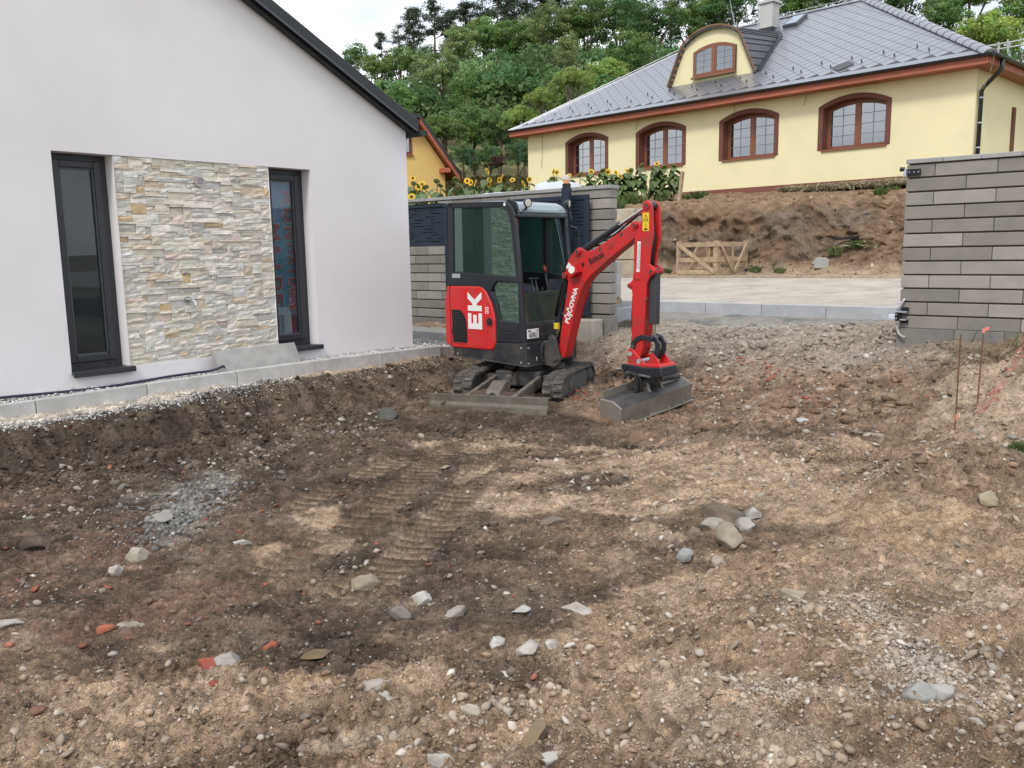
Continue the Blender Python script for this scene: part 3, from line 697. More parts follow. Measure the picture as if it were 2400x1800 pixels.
def block_wall(root, xa, xb, row0, rows, start_half, first=.30, L=.623, c=.1555, ztop=2.592, hb=.138, rev=False):
    for r in range(row0, row0+rows):
        z = ztop - (r+1)*c + .0 + (c-hb)*0
        half = (r % 2 == 0) == start_half
        x = xa; k = 0
        while x < xb - .02:
            l = first if (k == 0 and half) else L
            l = min(l, xb-x)
            me = block_mesh(l-.006, hb, .2)
            o = link('block', me, root, loc=((x if not rev else xa+xb-x-l), rnd.uniform(-.002,.002), z))
            if rnd.random() < .45: o.material_slots[0].link = 'OBJECT'; o.material_slots[0].material = M_BLOCKL
            x += l; k += 1
def caps(root, xa, xb, z0, z1, L=.385):
    x = xa
    while x < xb-.01:
        l = min(L, xb-x); MB().box((x,-.022,z0),(x+l-.004,.222,z1)).build('cap_stone', M_CAP, root, bevel=.005, seg=1); x += l
# right hand wall
FR = empty('block_wall', UN(10.6,0,0), ROT_F); prop(FR, 'grey split-level block wall with black gate hinges on the right of the driveway', 'wall')
block_wall(FR, -2.95, 1.6, 0, 12, True, ztop=2.61)
MB().box((-2.93,.03,.5),(1.58,.17,2.60)).build('core', M_CORE, FR)
caps(FR, -2.955, 1.6, 2.605, 2.655)
x = -2.97
for l in (.62,.5,.62,.62,.62,.62,.62):
    MB().box((x,-.018,.42),(x+l-.004,.22,.741)).build('base_stone', material('base_concrete', (.20,.19,.175), rough=.9, var=.12, vscale=6, dirt=(.10,.085,.085), dscale=2.0, damt=.8), FR, bevel=.004, seg=1); x += l
# left hand wall
FLW = empty('block_fence', UN(10.6,0,0), ROT_F); prop(FLW, 'grey block fence behind the excavator carrying dark metal panels', 'wall')
block_wall(FLW, -10.25, -6.97, 0, 12, False, rev=True, ztop=2.60, c=.1525, hb=.136, first=.31)
block_wall(FLW, -13.2, -10.26, 5, 9, True, ztop=2.585, c=.1525, hb=.136, first=.31)
MB().box((-10.24,.03,.3),(-6.99,.17,2.57)).build('core', M_CORE, FLW); MB().box((-13.2,.03,.3),(-10.26,.17,1.82)).build('core', M_CORE, FLW)
caps(FLW, -13.2, -6.95, 2.572, 2.625, L=.50)
MB().box((-8.2,-.012,.35),(-6.96,.2,.745)).build('base_stone', bpy.data.materials['base_concrete'], FLW, bevel=.006)
def slit_panel(name, xa, xb, za, zb, y, parent, seed, pitch=.052, sl=.011):
    r = random.Random(seed); mb = MB(); z = za
    while z < zb:
        z1 = min(z+pitch-sl, zb); mb.box((xa,y,z),(xb,y+.012,z1))
        z2 = min(z1+sl, zb)
        if z2 > z1:
            x = xa + r.uniform(.0,.25)
            last = xa
            while x < xb-.1:
                l = r.choice((.12,.18,.24,.34)); e = min(x+l, xb-.03)
                mb.box((last,y,z1),(x,y+.012,z2)); last = e; x = e + r.uniform(.10,.40)
            mb.box((last,y,z1),(xb,y+.012,z2))
        z = z2
    return mb.build(name, M_GATE, parent)
slit_panel('metal_panel', -13.1, -10.33, 1.85, 2.47, .06, FLW, 3)
fp = MB(); fp.box((-13.1,.03,2.47),(-10.27,.10,2.53)); fp.box((-10.33,.03,1.835),(-10.27,.10,2.53)); fp.box((-13.1,.03,1.825),(-10.33,.10,1.85)); fp.build('panel_frame', M_GATE, FLW, bevel=.004, seg=1)
MB().box((-13.1,.10,1.83),(-10.3,.105,2.5)).build('panel_back', M_SOFF, FLW)
# sliding gate, stood open in front of the fence
GT = empty('sliding_gate', UN(10.6,0,0), ROT_F); prop(GT, 'dark blue-grey sliding metal gate with short slits, open behind the excavator', 'gate')
ga, gb, gz0, gz1 = -10.15, -7.25, .86, 2.50
slit_panel('panel', ga+.07, -8.72, gz0+.07, gz1-.07, -.135, GT, 5); slit_panel('panel', -8.66, -7.72, gz0+.07, gz1-.07, -.135, GT, 8); slit_panel('panel', -7.66, gb-.06, gz0+.07, gz1-.07, -.135, GT, 9)
g = MB()
for a, b, c_, d_ in ((ga,gb,gz1-.07,gz1),(ga,gb,gz0-.06,gz0+.07),(ga,ga+.07,gz0+.07,gz1-.07),(gb-.06,gb,gz0+.07,gz1-.07),(-8.72,-8.66,gz0+.07,gz1-.07),(-7.72,-7.66,gz0+.07,gz1-.07)):
    g.box((a,-.155,c_),(b,-.10,d_))
g.build('gate_frame', M_GATE, GT, bevel=.005, seg=1)
MB().box((ga+.02,-.095,gz0),(gb-.02,-.09,gz1-.02)).build('backing_sheet', material('dark_backing', (.008,.011,.016), rough=.7), GT)
MB().box((ga,-.165,gz0-.115),(gb+.02,-.09,gz0-.062)).build('bottom_rail', M_GATE, GT, bevel=.006)
# guide post with signal lamp
GP = empty('gate_post', UN(10.6,0,0), ROT_F); prop(GP, 'dark square gate post with an amber and clear signal lamp on top', 'post')
MB().box((-7.585,-.34,.55),(-7.475,-.23,2.60)).build('post', M_GATE, GP, bevel=.006); MB().box((-7.575,-.33,2.60),(-7.485,-.24,2.66)).build('lamp_base', M_SOFF, GP, bevel=.006)
lm = MB(); lm.tube([(-7.53,-.285,2.66),(-7.53,-.285,2.715)], .046, 16); lm.build('amber_lens', material('amber_lens', (.72,.30,.12), rough=.3, spec=.6), GP)
lm = MB(); lm.tube([(-7.53,-.285,2.715),(-7.53,-.285,2.765),(-7.53,-.285,2.775)], [.048,.048,.03], 16); lm.build('clear_cover', material('frosted_lens', (.66,.62,.58), rough=.35), GP)
# footing of the gate
un_b = un_box(MB(), 10.28, 10.55, -9.6, -7.05, .2, .70).build('gate_footing', material('footing_concrete', (.36,.335,.30), rough=.92, var=.18, vscale=5, bump=.35, bscale=60, dirt=(.33,.27,.2), dscale=2.5, damt=.6), None, bevel=.02, seg=2)
prop(un_b, 'pale concrete footing below the sliding gate', 'footing')
# hinge brackets on the right hand wall
M_BLK = material('black_steel', (.012,.013,.016), rough=.35, metal=.3)
M_GALV = material('galvanised', (.50,.54,.60), rough=.4, metal=.5)
h1 = empty('hinge_bracket', UN(10.6,0,0), ROT_F); prop(h1, 'upper black hinge bracket bolted to the grey block wall', 'bracket')
MB().box((-2.935,-.035,2.475),(-2.79,-.022,2.545)).build('plate', M_BLK, h1, bevel=.003, seg=1)
MB().prism([(-2.96,2.46),(-2.93,2.46),(-2.93,2.55),(-2.955,2.55)], -.10, -.02).build('angle', M_GALV, h1, bevel=.003, seg=1)
for xx in (-2.91,-2.862,-2.815): MB().cyl((xx,-.038,2.512),(xx,-.034,2.512),.007,8).build('bolt', M_GALV, h1)
MB().cyl((-3.0,-.09,2.545),(-2.95,-.08,2.545),.024,12).build('eye', M_BLK, h1)
h2 = empty('hinge_bracket', UN(10.6,0,0), ROT_F); prop(h2, 'lower black hinge bracket with a grey cable conduit on the block wall', 'bracket')
MB().box((-2.915,-.04,.935),(-2.84,-.022,.985)).build('plate', M_BLK, h2, bevel=.003, seg=1); MB().box((-2.915,-.04,.80),(-2.84,-.022,.845)).build('plate', M_BLK, h2, bevel=.003, seg=1)
MB().box((-2.965,-.12,.83),(-2.915,-.022,.93)).build('clevis', M_BLK, h2, bevel=.004, seg=1)
for z_ in (.935,.845): MB().box((-2.965,-.11,z_-.006),(-2.85,-.022,z_+.006)).build('arm', M_GALV, h2)
for z_ in (.86,.905): MB().cyl((-2.95,-.126,z_),(-2.95,-.119,z_),.008,8).build('bolt', M_GALV, h2)
MB().tube([(-2.96,-.05,.945),(-2.93,-.05,1.0),(-2.895,-.045,1.07),(-2.885,-.04,1.085)], .014, 10).build('conduit', M_GALV, h2, smooth=True)
MB().tube([(-2.96,-.05,.80),(-2.955,-.05,.74),(-2.93,-.06,.68),(-2.885,-.07,.645),(-2.85,-.075,.645)], .015, 10).build('conduit', material('grey_conduit',(.36,.36,.33),rough=.5), h2, smooth=True)
MB().box((-3.05,-.08,.845),(-2.975,-.02,.90)).build('sensor_box', material('pale_box', (.60,.68,.76), rough=.4), h2, bevel=.006)

# ------------------------------------------------------------------ pallets of paving stones behind the fence
M_PAV = material('paver_grey', (.40,.405,.40), rough=.9, var=.12, vscale=8, bump=.2, bscale=120, objvar=.1)
M_WOOD = material('pallet_wood', (.36,.27,.18), rough=.85, var=.25, vscale=7, bump=.3, bscale=60, stretch=(1,6,6), objvar=.15)
M_WRAP = bpy.data.materials.new('plastic_wrap'); M_WRAP.use_nodes = True
_b = M_WRAP.node_tree.nodes['Principled BSDF']; _b.inputs['Base Color'].default_value = (.75,.80,.84,1); _b.inputs['Roughness'].default_value = .25; _b.inputs['Alpha'].default_value = .72
M_BAND = material('green_band', (.05,.22,.17), rough=.5)
def pallet_stack(name, n0, u0, w_, d_, z0, rows, cols, h, label, wrap=False, rowh=None):
    rt = empty(name, UN(u0, n0, 0), ROT_F); prop(rt, label, 'pallet', 'pallets of paving stones')
    for xx in (0, w_*.46, w_*.9):
        MB().box((xx,0,z0),(xx+w_*.1,d_,z0+.09)).build('bearer', M_WOOD, rt)
    for k in range(5): MB().box((0,d_*(k/5)+.01,z0+.092),(w_,d_*(k/5)+d_*.15,z0+.114)).build('deck_board', M_WOOD, rt)
    bw, bd = w_/cols, d_/3
    for r in range(rows):
        for c in range(cols):
            for q in range(3):
                if q == 1 and r < rows-1 and 0 < c < cols-1: continue
                me = block_mesh(bw-.008, h-.006, bd-.008)
                o = link('paver', me, rt, loc=(c*bw, q*bd, z0+.116+r*h)); o.material_slots[0].link = 'OBJECT'; o.material_slots[0].material = M_PAV
    zt = z0+.116+rows*h
    b = MB(); b.box((-.004,d_*.3,z0+.2),(-.002,d_*.32,zt+.003)); b.box((w_-.006,d_*.3,z0+.2),(w_-.002,d_*.32,zt+.003)); b.box((-.004,d_*.3,zt),(w_,d_*.32,zt+.004)); b.box((-.01,-.004,zt-h*.45),(w_+.004,-.0015,zt-h*.45+.012)); b.build('strap', M_BAND, rt)
    if wrap:
        N_ = 14; V = []
        for j in range(N_+1):
            for i in range(N_+1):
                fx, fy = i/N_, j/N_; e = min(fx,1-fx,fy,1-fy)
                V.append((-.03+(w_+.06)*fx, -.03+(d_+.06)*fy, zt + .012 + .05*rnd.random()*min(1,e*5) - (.16 if e < .01 else 0)))
        me = fast_mesh('wrap', np.array(V), np.array([[a*(N_+1)+b2, a*(N_+1)+b2+1, (a+1)*(N_+1)+b2+1, (a+1)*(N_+1)+b2] for a in range(N_) for b2 in range(N_)]), M_WRAP)
        link('plastic_wrap', me, rt)
    return rt
pallet_stack('paver_pallet', -10.75, 10.95, .80, .7, .80, 8, 4, .212, 'wrapped pallet of pavers behind the fence, nearest the white house', True)
pallet_stack('paver_pallet', -9.93, 10.95, .60, .7, .80, 8, 3, .214, 'half wrapped pallet of pavers behind the fence, second from the white house', True)
pallet_stack('paver_pallet', -9.30, 10.95, .66, .7, .80, 8, 4, .219, 'unwrapped pallet of grey pavers strapped in green behind the fence')
pallet_stack('paver_pallet', -8.62, 10.95, .60, .45, .80, 8, 3, .226, 'wrapped pallet of pavers directly behind the signal lamp post', True)
pallet_stack('paver_pallet', -8.60, 11.75, .75, .55, .80, 3, 2, .20, 'low strapped pallet of grey kerb blocks beside the end of the block fence')
# ------------------------------------------------------------------ mini excavator (local x = where the boom points, y = its left)
EX = empty('mini_excavator', (.211,10.391,.0), R(-42)); prop(EX, 'red and black rental mini excavator with cab, dozer blade and grading bucket on bare soil', 'excavator')
M_RED = material('red_paint', (.62,.018,.020), rough=.36, var=.06, vscale=3, coat=.25, dirt=(.24,.10,.075), dscale=7, damt=.35, bump=.05, bscale=20)
M_REDD = material('worn_red_paint', (.55,.018,.020), rough=.45, var=.08, vscale=4, dirt=(.13,.06,.045), dscale=6, damt=.7)
M_CAB = material('black_cab_paint', (.020,.023,.030), rough=.34, var=.1, vscale=6)
M_SKIRT = material('dusty_black_panel', (.018,.021,.027), rough=.6, var=.15, vscale=7, dirt=(.11,.095,.078), dscale=5, damt=.65)
M_RUB = material('dusty_rubber', (.060,.057,.053), rough=.92, var=.25, vscale=9, dirt=(.20,.165,.13), dscale=5, damt=.85, bump=.3, bscale=60)
M_UC = material('muddy_steel', (.050,.050,.052), rough=.75, var=.2, vscale=8, dirt=(.14,.105,.075), dscale=4, damt=.75)
M_GREYP = material('grey_panel', (.085,.088,.090), rough=.65, var=.15, vscale=7, dirt=(.20,.17,.14), dscale=4, damt=.6)
M_BLADE = material('worn_blade_steel', (.17,.155,.13), rough=.65, metal=.25, var=.3, vscale=6, dirt=(.12,.09,.065), dscale=5, damt=.9, bump=.2, bscale=50)
M_BUCK = material('worn_bucket_steel', (.25,.23,.20), rough=.5, metal=.3, var=.3, vscale=5, dirt=(.19,.155,.12), dscale=3, damt=.7, bump=.15, bscale=60)
M_CHR = material('chrome_rod', (.72,.72,.70), rough=.13, metal=1)
M_HOSE = material('hydraulic_hose', (.012,.012,.013), rough=.55)
M_CGL = glass('tinted_cab_glass', (.52,.76,.68), .18, gcol=(.62,.86,.78), dust_haze=.05, dcol=(.36,.55,.48))
M_CGL2 = glass('clear_cab_glass', (.80,.92,.88), .0, dust_haze=.06, dcol=(.42,.52,.47))
M_WHT = material('white_vinyl', (.80,.80,.80), rough=.45)
M_LENS = material('lamp_lens', (.62,.62,.58), rough=.12, spec=.8)
M_YEL = material('yellow_sticker', (.75,.52,.03), rough=.5)
M_ROOFC = material('cab_roof_plastic', (.20,.255,.285), rough=.22, coat=.5)  # blue-grey sky sheen of a dark roof put into the base colour

# ---- undercarriage
T = Matrix.Rotation(R(-68.6), 4, 'Z')
PROF = [(.62,.0),(.76,.045),(.815,.13),(.79,.225),(.70,.285),(.55,.30),(-.10,.322),(-.45,.315),(-.58,.285),(-.645,.205),(-.64,.12),(-.56,.035),(-.42,.0)]
def resample(P, n):
    P = [Vector((p[0],p[1],0)) for p in P]; P.append(P[0]); L = [0]
    for a, b in zip(P[:-1],P[1:]): L.append(L[-1]+(b-a).length)
    o_ = []
    for k in range(n):
        s = L[-1]*k/n; i = max(j for j in range(len(L)-1) if L[j] <= s+1e-9); t = (s-L[i])/(L[i+1]-L[i]); o_.append(P[i].lerp(P[i+1], t))
    return o_
LP = resample(PROF, 72)
# smooth the loop
for _ in range(3): LP = [(LP[i-1]+LP[i]*2+LP[(i+1)%72])/4 for i in range(72)]
lug_me = None
for sgn in (1,-1):
    y0, y1 = (.43,.66) if sgn > 0 else (-.66,-.43)
    mb = MB(T); cen = Vector((.08,.16,0))
    outer = [(p.x,p.y) for p in LP]; inner = []
    for i in range(72):
        t = (LP[(i+1)%72]-LP[i-1]).normalized(); nrm = Vector((-t.y,t.x,0))
        inner.append((LP[i].x+nrm.x*.032, LP[i].y+nrm.y*.032))
    rings = []
    for pts, yy in ((outer,y0),(outer,y1),(inner,y1),(inner,y0)): rings.append(mb._p([(p[0],yy,p[1]) for p in pts]))
    for i in range(72):
        j = (i+1)%72
        for a, b in ((0,1),(1,2),(2,3),(3,0)): mb.face((rings[a]+i,rings[a]+j,rings[b]+j,rings[b]+i))
    tk = mb.build('track', M_RUB, EX)
    for k in range(36):
        i = 2*k; p = LP[i]; t = (LP[(i+1)%72]-LP[i-1]).normalized(); nrm = Vector((t.y,-t.x,0))
        for half in (0,1):
            lb = MB()
            ya, yb = (y0+.004,(y0+y1)/2-.012) if half == 0 else ((y0+y1)/2+.012,y1-.004)
            off = .014 if half else -.014
            m3 = Matrix(((t.x,0,nrm.x,p.x+t.x*off),(0,1,0,0),(t.y,0,nrm.y,p.y+t.y*off),(0,0,0,1)))
            lb.tf = T @ m3
            n_ = lb._p([(-.022,ya,-.004),(.022,ya,-.004),(.022,yb,-.004),(-.022,yb,-.004),(-.013,ya+.006,.020),(.013,ya+.006,.020),(.013,yb-.004,.020),(-.013,yb-.004,.020)])
            for q in ((4,5,6,7),(0,1,5,4),(1,2,6,5),(2,3,7,6),(3,0,4,7)): lb.face([n_+z for z in q])
            lb.build('lug', M_RUB, tk)
    yi = .66 if sgn > 0 else -.66; yo = y1 if sgn > 0 else y0
    d = -sgn
    fr = MB(T); fr.prism([(.58,.06),(.66,.14),(.60,.235),(.45,.25),(-.30,.262),(-.36,.22),(-.36,.10),(-.28,.055)], yi+d*.028, yi+d*.16); fo = fr.build('track_frame', M_GREYP, EX, bevel=.008)
    sp = MB(T); sp.cyl((-.50,yi+d*.02,.165),(-.50,yi+d*.17,.165),.105,20); sp.cyl((-.50,yi+d*.005,.165),(-.50,yi+d*.03,.165),.062,16); sp.build('drive_sprocket', M_GREYP, EX, bevel=.006)
    for a in range(6): MB(T).cyl((-.50+.045*math.cos(a*1.047),yi+d*-.002,.165+.045*math.sin(a*1.047)),(-.50+.045*math.cos(a*1.047),yi+d*.01,.165+.045*math.sin(a*1.047)),.007,6).build('wheel_bolt', M_UC, EX)
    idl = MB(T); idl.cyl((.66,yi+d*.03,.155),(.66,yi+d*.19,.155),.115,20); idl.build('idler', M_GREYP, EX)
    for xx in (-.22,.02,.26,.46): MB(T).cyl((xx,yi+d*.02,.065),(xx,yi+d*.20,.065),.035,12).build('roller', M_UC, EX)
    MB(T).prism([(.10,.12),(.40,.11),(.42,.20),(.12,.215)], yi+d*.018, yi+d*.03).build('cover_plate', M_GREYP, EX, bevel=.004, seg=1)
    MB(T).box((-.32,min(yi+d*.16,yi+d*.5),.15),(.30,max(yi+d*.16,yi+d*.5),.25)).build('cross_member', M_UC, EX, bevel=.01)
MB(T).box((-.42,-.28,.13),(.42,.28,.31)).build('centre_frame', M_UC, EX, bevel=.02)
MB().cyl((0,0,.31),(0,0,.395),.30,28).build('slew_ring', M_UC, EX)
bl = MB(T); bp = [(1.315,.0),(1.345,.0),(1.368,.03),(1.352,.09),(1.360,.172),(1.335,.172),(1.325,.09)]
bl.prism(bp, -.685, .685); bl = bl.build('dozer_blade', M_BLADE, EX, bevel=.003, seg=1)
MB(T).box((1.372,-.68,-.01),(1.384,.68,.055)).build('cutting_edge', M_BLADE, bl)
for s_ in (-.27,.27):
    MB(T).prism([(.38,.13),(.42,.26),(1.30,.16),(1.32,.05)], s_-.025, s_+.025).build('blade_arm', M_BLADE, bl, bevel=.006)
MB(T).tube([(.40,0,.35),(.72,0,.265)], .028, 14).build('blade_cylinder_rod', M_CHR, bl); MB(T).tube([(.70,0,.27),(1.22,.0,.13)], .05, 16).build('blade_cylinder', M_UC, bl)
MB(T).prism([(.85,.08),(.88,.27),(1.0,.28),(1.20,.20),(1.25,.08)], -.085, .085).build('cylinder_guard', M_BLADE, bl, bevel=.012)
so_ = MB(T)
Vn = []; 
sv = resample([(.95,.10),(1.30,.10),(1.30,.16),(1.05,.25)], 4)
pile_n = 14
for j in range(pile_n):
    for i in range(pile_n):
        a = i/(pile_n-1); b = j/(pile_n-1)
        Vn.append(T @ Vector((.85+.47*a, -.55+1.0*b, .075 + .10*math.sin(a*3.14)*math.sin(b*3.14) + .03*rnd.random())))
me_ = fast_mesh('soil_on_blade', np.array([tuple(v) for v in Vn]), np.array([[r_*pile_n+c_, r_*pile_n+c_+1, (r_+1)*pile_n+c_+1, (r_+1)*pile_n+c_] for r_ in range(pile_n-1) for c_ in range(pile_n-1)]), material('clinging_soil', (.085,.06,.042), rough=.97, var=.35, vscale=20, bump=.8, bscale=60))
link('clinging_soil', me_, EX)

# ---- upper body
PLAN = [(.372,-.48),(.372,.48),(-.55,.48),(-.78,.42),(-.90,.25),(-.935,0),(-.925,-.25),(-.885,-.43),(-.83,-.48)]
sk = MB(); k = len(PLAN)
lo_ = [((x*.96 if x < 0 else x), y*.985, .385 + (.05 if x < -.5 else 0)) for x, y in PLAN]; hi_ = [(x,y,.665 if x > 0 else .60) for x, y in PLAN]
n_ = sk._p(lo_+hi_); sk.face(range(n_,n_+k)); sk.face(range(n_+k,n_+2*k))
for i in range(k): j = (i+1)%k; sk.face((n_+i,n_+j,n_+k+j,n_+k+i))
sk.build('lower_skirt', M_SKIRT, EX, bevel=.016, seg=2)
cov = [(-.90,1.295),(-.363,1.302),(-.29,1.285),(-.235,1.245),(-.15,1.093),(-.112,.99),(-.094,.90),(-.095,.638),(-.12,.575),(-.165,.545),(-.824,.541),(-.925,.575),(-.945,.62),(-.94,1.1)]
_c = MB(); _c.prism(cov, -.492, -.40); _c = _c.build('engine_cover', M_RED, EX, bevel=.022, seg=3)
MB().prism([(-.899,1.29),(-.60,1.295),(-.60,.55),(-.82,.546),(-.922,.58),(-.94,.62),(-.935,1.1)], -.41, .46).build('rear_cover', M_RED, EX, bevel=.022, seg=3)
MB().prism([(-.598,1.0),(-.2,.92),(-.12,.67),(-.598,.67)], -.39, .40).build('seat_box', M_CAB, EX)
MB().prism([(-.842,.55),(-.834,.55),(-.842,1.30),(-.85,1.30)], -.4945, -.47).build('panel_gap', M_SOFF, EX)
# raised crease around the lower part of the cover
ck = MB(); ck.prism([(-.80,.60),(-.30,.585),(-.235,.635),(-.215,.74),(-.235,.86),(-.245,.86),(-.228,.74),(-.245,.645),(-.305,.60),(-.80,.615)], -.4955, -.48); ck.build('cover_crease', M_RED, EX)
# air grille with slats
gv = [(-.816,1.01),(-.67,1.012),(-.60,.95),(-.563,.865),(-.556,.635),(-.575,.60),(-.611,.589),(-.80,.596),(-.808,.69),(-.822,.72),(-.822,.78),(-.812,.80)]
gr_ = MB().prism(gv, -.494, -.475).build('air_grille', M_SOFF, EX)
for q in range(12):
    z_ = .612 + q*.0325; xr = np.interp(z_, [.59,.635,.865,.95,1.0], [-.61,-.558,-.566,-.602,-.65]) - .008
    MB().prism([(-.805,z_),(xr,z_),(xr,z_+.014),(-.805,z_+.014)], -.500, -.485).build('slat', material('grille_black', (.02,.02,.022), rough=.5), gr_)
# fuel cap in its round recess
MB().cyl((-.185,-.488,.885),(-.185,-.4965,.885),.072,28).build('cap_recess', M_REDD, EX, bevel=.004)
fc_ = MB(); fc_.cyl((-.178,-.49,.885),(-.178,-.506,.885),.046,24); fc_.cyl((-.178,-.506,.885),(-.178,-.515,.885),.026,16); fc_.build('fuel_cap', M_CAB, EX, bevel=.004)
# big lettering EK, turned a quarter to read upwards
def ek(polys, zb, hw):
    for P in polys:
        mb = MB(); mb.prism([(-.303-ly*.232, zb+lx*hw) for lx, ly in P], -.4945, -.4925); mb.build('lettering', M_WHT, EX)
ek([[(0,0),(1,0),(1,.24),(.36,.24),(.36,.38),(.90,.38),(.90,.62),(.36,.62),(.36,.76),(1,.76),(1,1),(0,1)]], .787, .190)
ek([[(0,0),(.30,0),(.30,.34),(.40,.36),(.70,0),(1.06,0),(.62,.52),(1.04,1),(.68,1),(.40,.66),(.30,.66),(.30,1),(0,1)]], 1.004, .215)
for zz in (.98,1.025): 
    mb = MB(); mb.box((-.245,-.4945,zz),(-.195,-.4925,zz+.032)); mb.build('sticker', M_WHT, EX)
    mb = MB(); mb.box((-.235,-.4955,zz+.008),(-.205,-.4948,zz+.024)); mb.build('sticker_print', M_RED, EX)
# cab frame, right side
def side_frame(ya, yb):
    f = MB()
    f.prism([(-.868,1.30),(-.846,2.292),(-.765,2.29),(-.785,1.30)], ya, yb)
    f.prism([(-.85,2.225),(-.84,2.298),(.06,2.268),(.035,2.205),(-.765,2.232)], ya, yb)
    f.prism([(.035,2.205),(.06,2.268),(.120,2.252),(.168,2.22),(.205,2.165),(.228,2.10),(.240,2.04),(.304,1.41),(.336,1.0),(.362,.66),(.27,.66),(.262,1.342),(.236,1.409),(.172,1.97),(.155,2.06),(.11,2.15)], ya, yb)
    f.prism([(-.79,1.474),(.237,1.409),(.263,1.342),(-.056,1.359),(-.115,1.31),(-.155,1.25),(-.225,1.225),(-.30,1.28),(-.38,1.295),(-.79,1.29)], ya, yb)
    f.prism([(-.155,1.25),(-.10,1.175),(-.063,1.095),(-.012,.90),(.263,.879),(.27,.65),(-.09,.645),(-.085,.92),(-.14,1.10),(-.225,1.225)], ya, yb)
    return f
cf = side_frame(-.485,-.43).build('cab_frame', M_CAB, EX, bevel=.010, seg=2)
side_frame(.43,.485).build('cab_frame', M_CAB, EX, bevel=.010, seg=2)
for xx in (.05,.09,.13): MB().box((-.01,-.49,.705+ (xx-.05)*1.0),(.235,-.478,.715+(xx-.05)*1.0)).build('vent_rib', M_SOFF, cf)
MB().prism([(-.765,2.228),(.035,2.203),(.11,2.15),(.155,2.06),(.172,1.97),(.236,1.411),(-.785,1.476)], -.462, -.456).build('side_window', M_CGL, EX)
MB().prism([(-.28,2.21),(-.20,2.21),(-.135,1.455),(-.15,1.452)][:1]+[(-.262,2.21),(-.128,1.452),(-.138,1.452)], -.452, -.446).build('sliding_glass_edge', material('glass_edge', (.35,.45,.42), rough=.2), EX)
MB().prism([(-.765,2.225),(-.27,2.212),(-.135,1.455),(-.783,1.478)], -.446, -.441).build('sliding_window', M_CGL, EX)
MB().prism([(-.115,1.305),(-.056,1.353),(.26,1.338),(.26,.882),(-.01,.903),(-.06,1.095),(-.10,1.175)], -.462, -.456).build('quarter_window', M_CGL, EX)
MB().prism([(-.52,2.2),(.036,2.2),(.236,1.411),(-.785,1.476),(-.765,2.228)], .456, .462).build('door_window', M_CGL, EX)
MB().box((-.10,.40,.65),(-.03,.47,2.20)).build('door_post', M_CAB, EX, bevel=.008)
# rear and roof
rw = MB(); rw.box((-.862,-.43,1.28),(-.80,-.38,2.27)); rw.box((-.862,.38,1.28),(-.80,.43,2.27)); rw.box((-.862,-.43,1.28),(-.80,.43,1.42)); rw.box((-.862,-.43,2.15),(-.80,.43,2.27)); rw.build('rear_frame', M_CAB, EX, bevel=.01)
MB().box((-.84,-.38,1.42),(-.834,.38,2.15)).build('rear_window', M_CGL2, EX)
ro = MB(); rpts = [(-.85,2.235),(-.84,2.292),(-.05,2.285),(.09,2.268),(.175,2.232),(.235,2.175),(.245,2.14),(.20,2.13),(.0,2.17)]
ro.prism(rpts, -.40, .46); ro.build('roof', M_ROOFC, EX, bevel=.018, seg=3)
MB().box((.18,-.46,2.085),(.262,.46,2.118)).build('front_header', M_CAB, EX, bevel=.008)
MB().prism([(.225,2.118),(.235,2.118),(.228,2.17),(.218,2.17)], -.42, .42).build('header_glass', M_CGL2, EX)
MB().prism([(.09,2.30),(.21,2.25),(.245,2.16),(.20,2.16),(.05,2.27)], -.425, -.405).build('roof_bracket', M_CAB, EX, bevel=.004, seg=1)
# front
fp_ = MB(); fp_.box((.29,-.45,.66),(.36,.45,.868)); fp_.build('front_panel', M_SKIRT, EX, bevel=.012)
MB().prism([(.335,.868),(.342,.868),(.312,1.24),(.305,1.24)], -.435, .43).build('lower_windscreen', M_CGL2, EX)
MB().box((.30,-.44,.862),(.352,.44,.885)).build('windscreen_rail', M_CAB, EX, bevel=.005, seg=1)
MB().box((.374,-.461,.706),(.380,-.256,.816)).build('number_plate', M_WHT, EX, bevel=.006)
M_INK = material('black_ink', (.012,.012,.014), rough=.5)
def front_m(y, z, s=.3815): return frame3((s,y,z), (0,1,0), (0,0,1))
text('lettering', '65RU', .082, M_INK, EX, front_m(-.358,.745), offset=.0, sx=.76)
text('lettering', 'OKK', .026, M_INK, EX, front_m(-.425,.795), offset=.0004); MB().box((.3805,-.29,.785),(.3815,-.272,.806)).build('plate_mark', M_INK, EX)
hl = MB(); rr = [(.10*math.copysign(abs(math.cos(a))**.55, math.cos(a))-.12, .13*math.copysign(abs(math.sin(a))**.55, math.sin(a))+.515) for a in np.linspace(0,2*math.pi,33)[:-1]]
ri_ = [((y+.12)*.72-.12, (z-.515)*.76+.515) for y, z in rr]
n_ = hl._p([(.374,y,z) for y,z in rr]+[(.392,y*.97-.004,z*.98+.01) for y,z in rr]+[(.392,y,z) for y,z in ri_]+[(.33,y,z) for y,z in ri_])
for i in range(32):
    j = (i+1)%32
    for a in (0,1,2): hl.face((n_+a*32+i,n_+a*32+j,n_+(a+1)*32+j,n_+(a+1)*32+i))
hl.build('front_recess_ring', M_SKIRT, EX); MB().prism(ri_, .372, .3765, axis='x').build('front_recess', M_SOFF, EX)
for q in range(3): MB().tube([(.40,-.16+q*.03,.60),(.44,-.14+q*.03,.52),(.41,-.10+q*.03,.44)], .008, 6).build('hose', M_HOSE, EX, smooth=True)
for yy, zz in ((-.44,.60),(-.44,.42),): MB().cyl((.37,yy,zz),(.379,yy,zz),.012,10).build('bolt', M_GALV, EX)
for xx, zz in ((.30,.60),(.30,.43),(-.74,.47)): MB().cyl((xx,-.478,zz),(xx,-.487,zz),.012,10).build('bolt', M_GALV, EX)
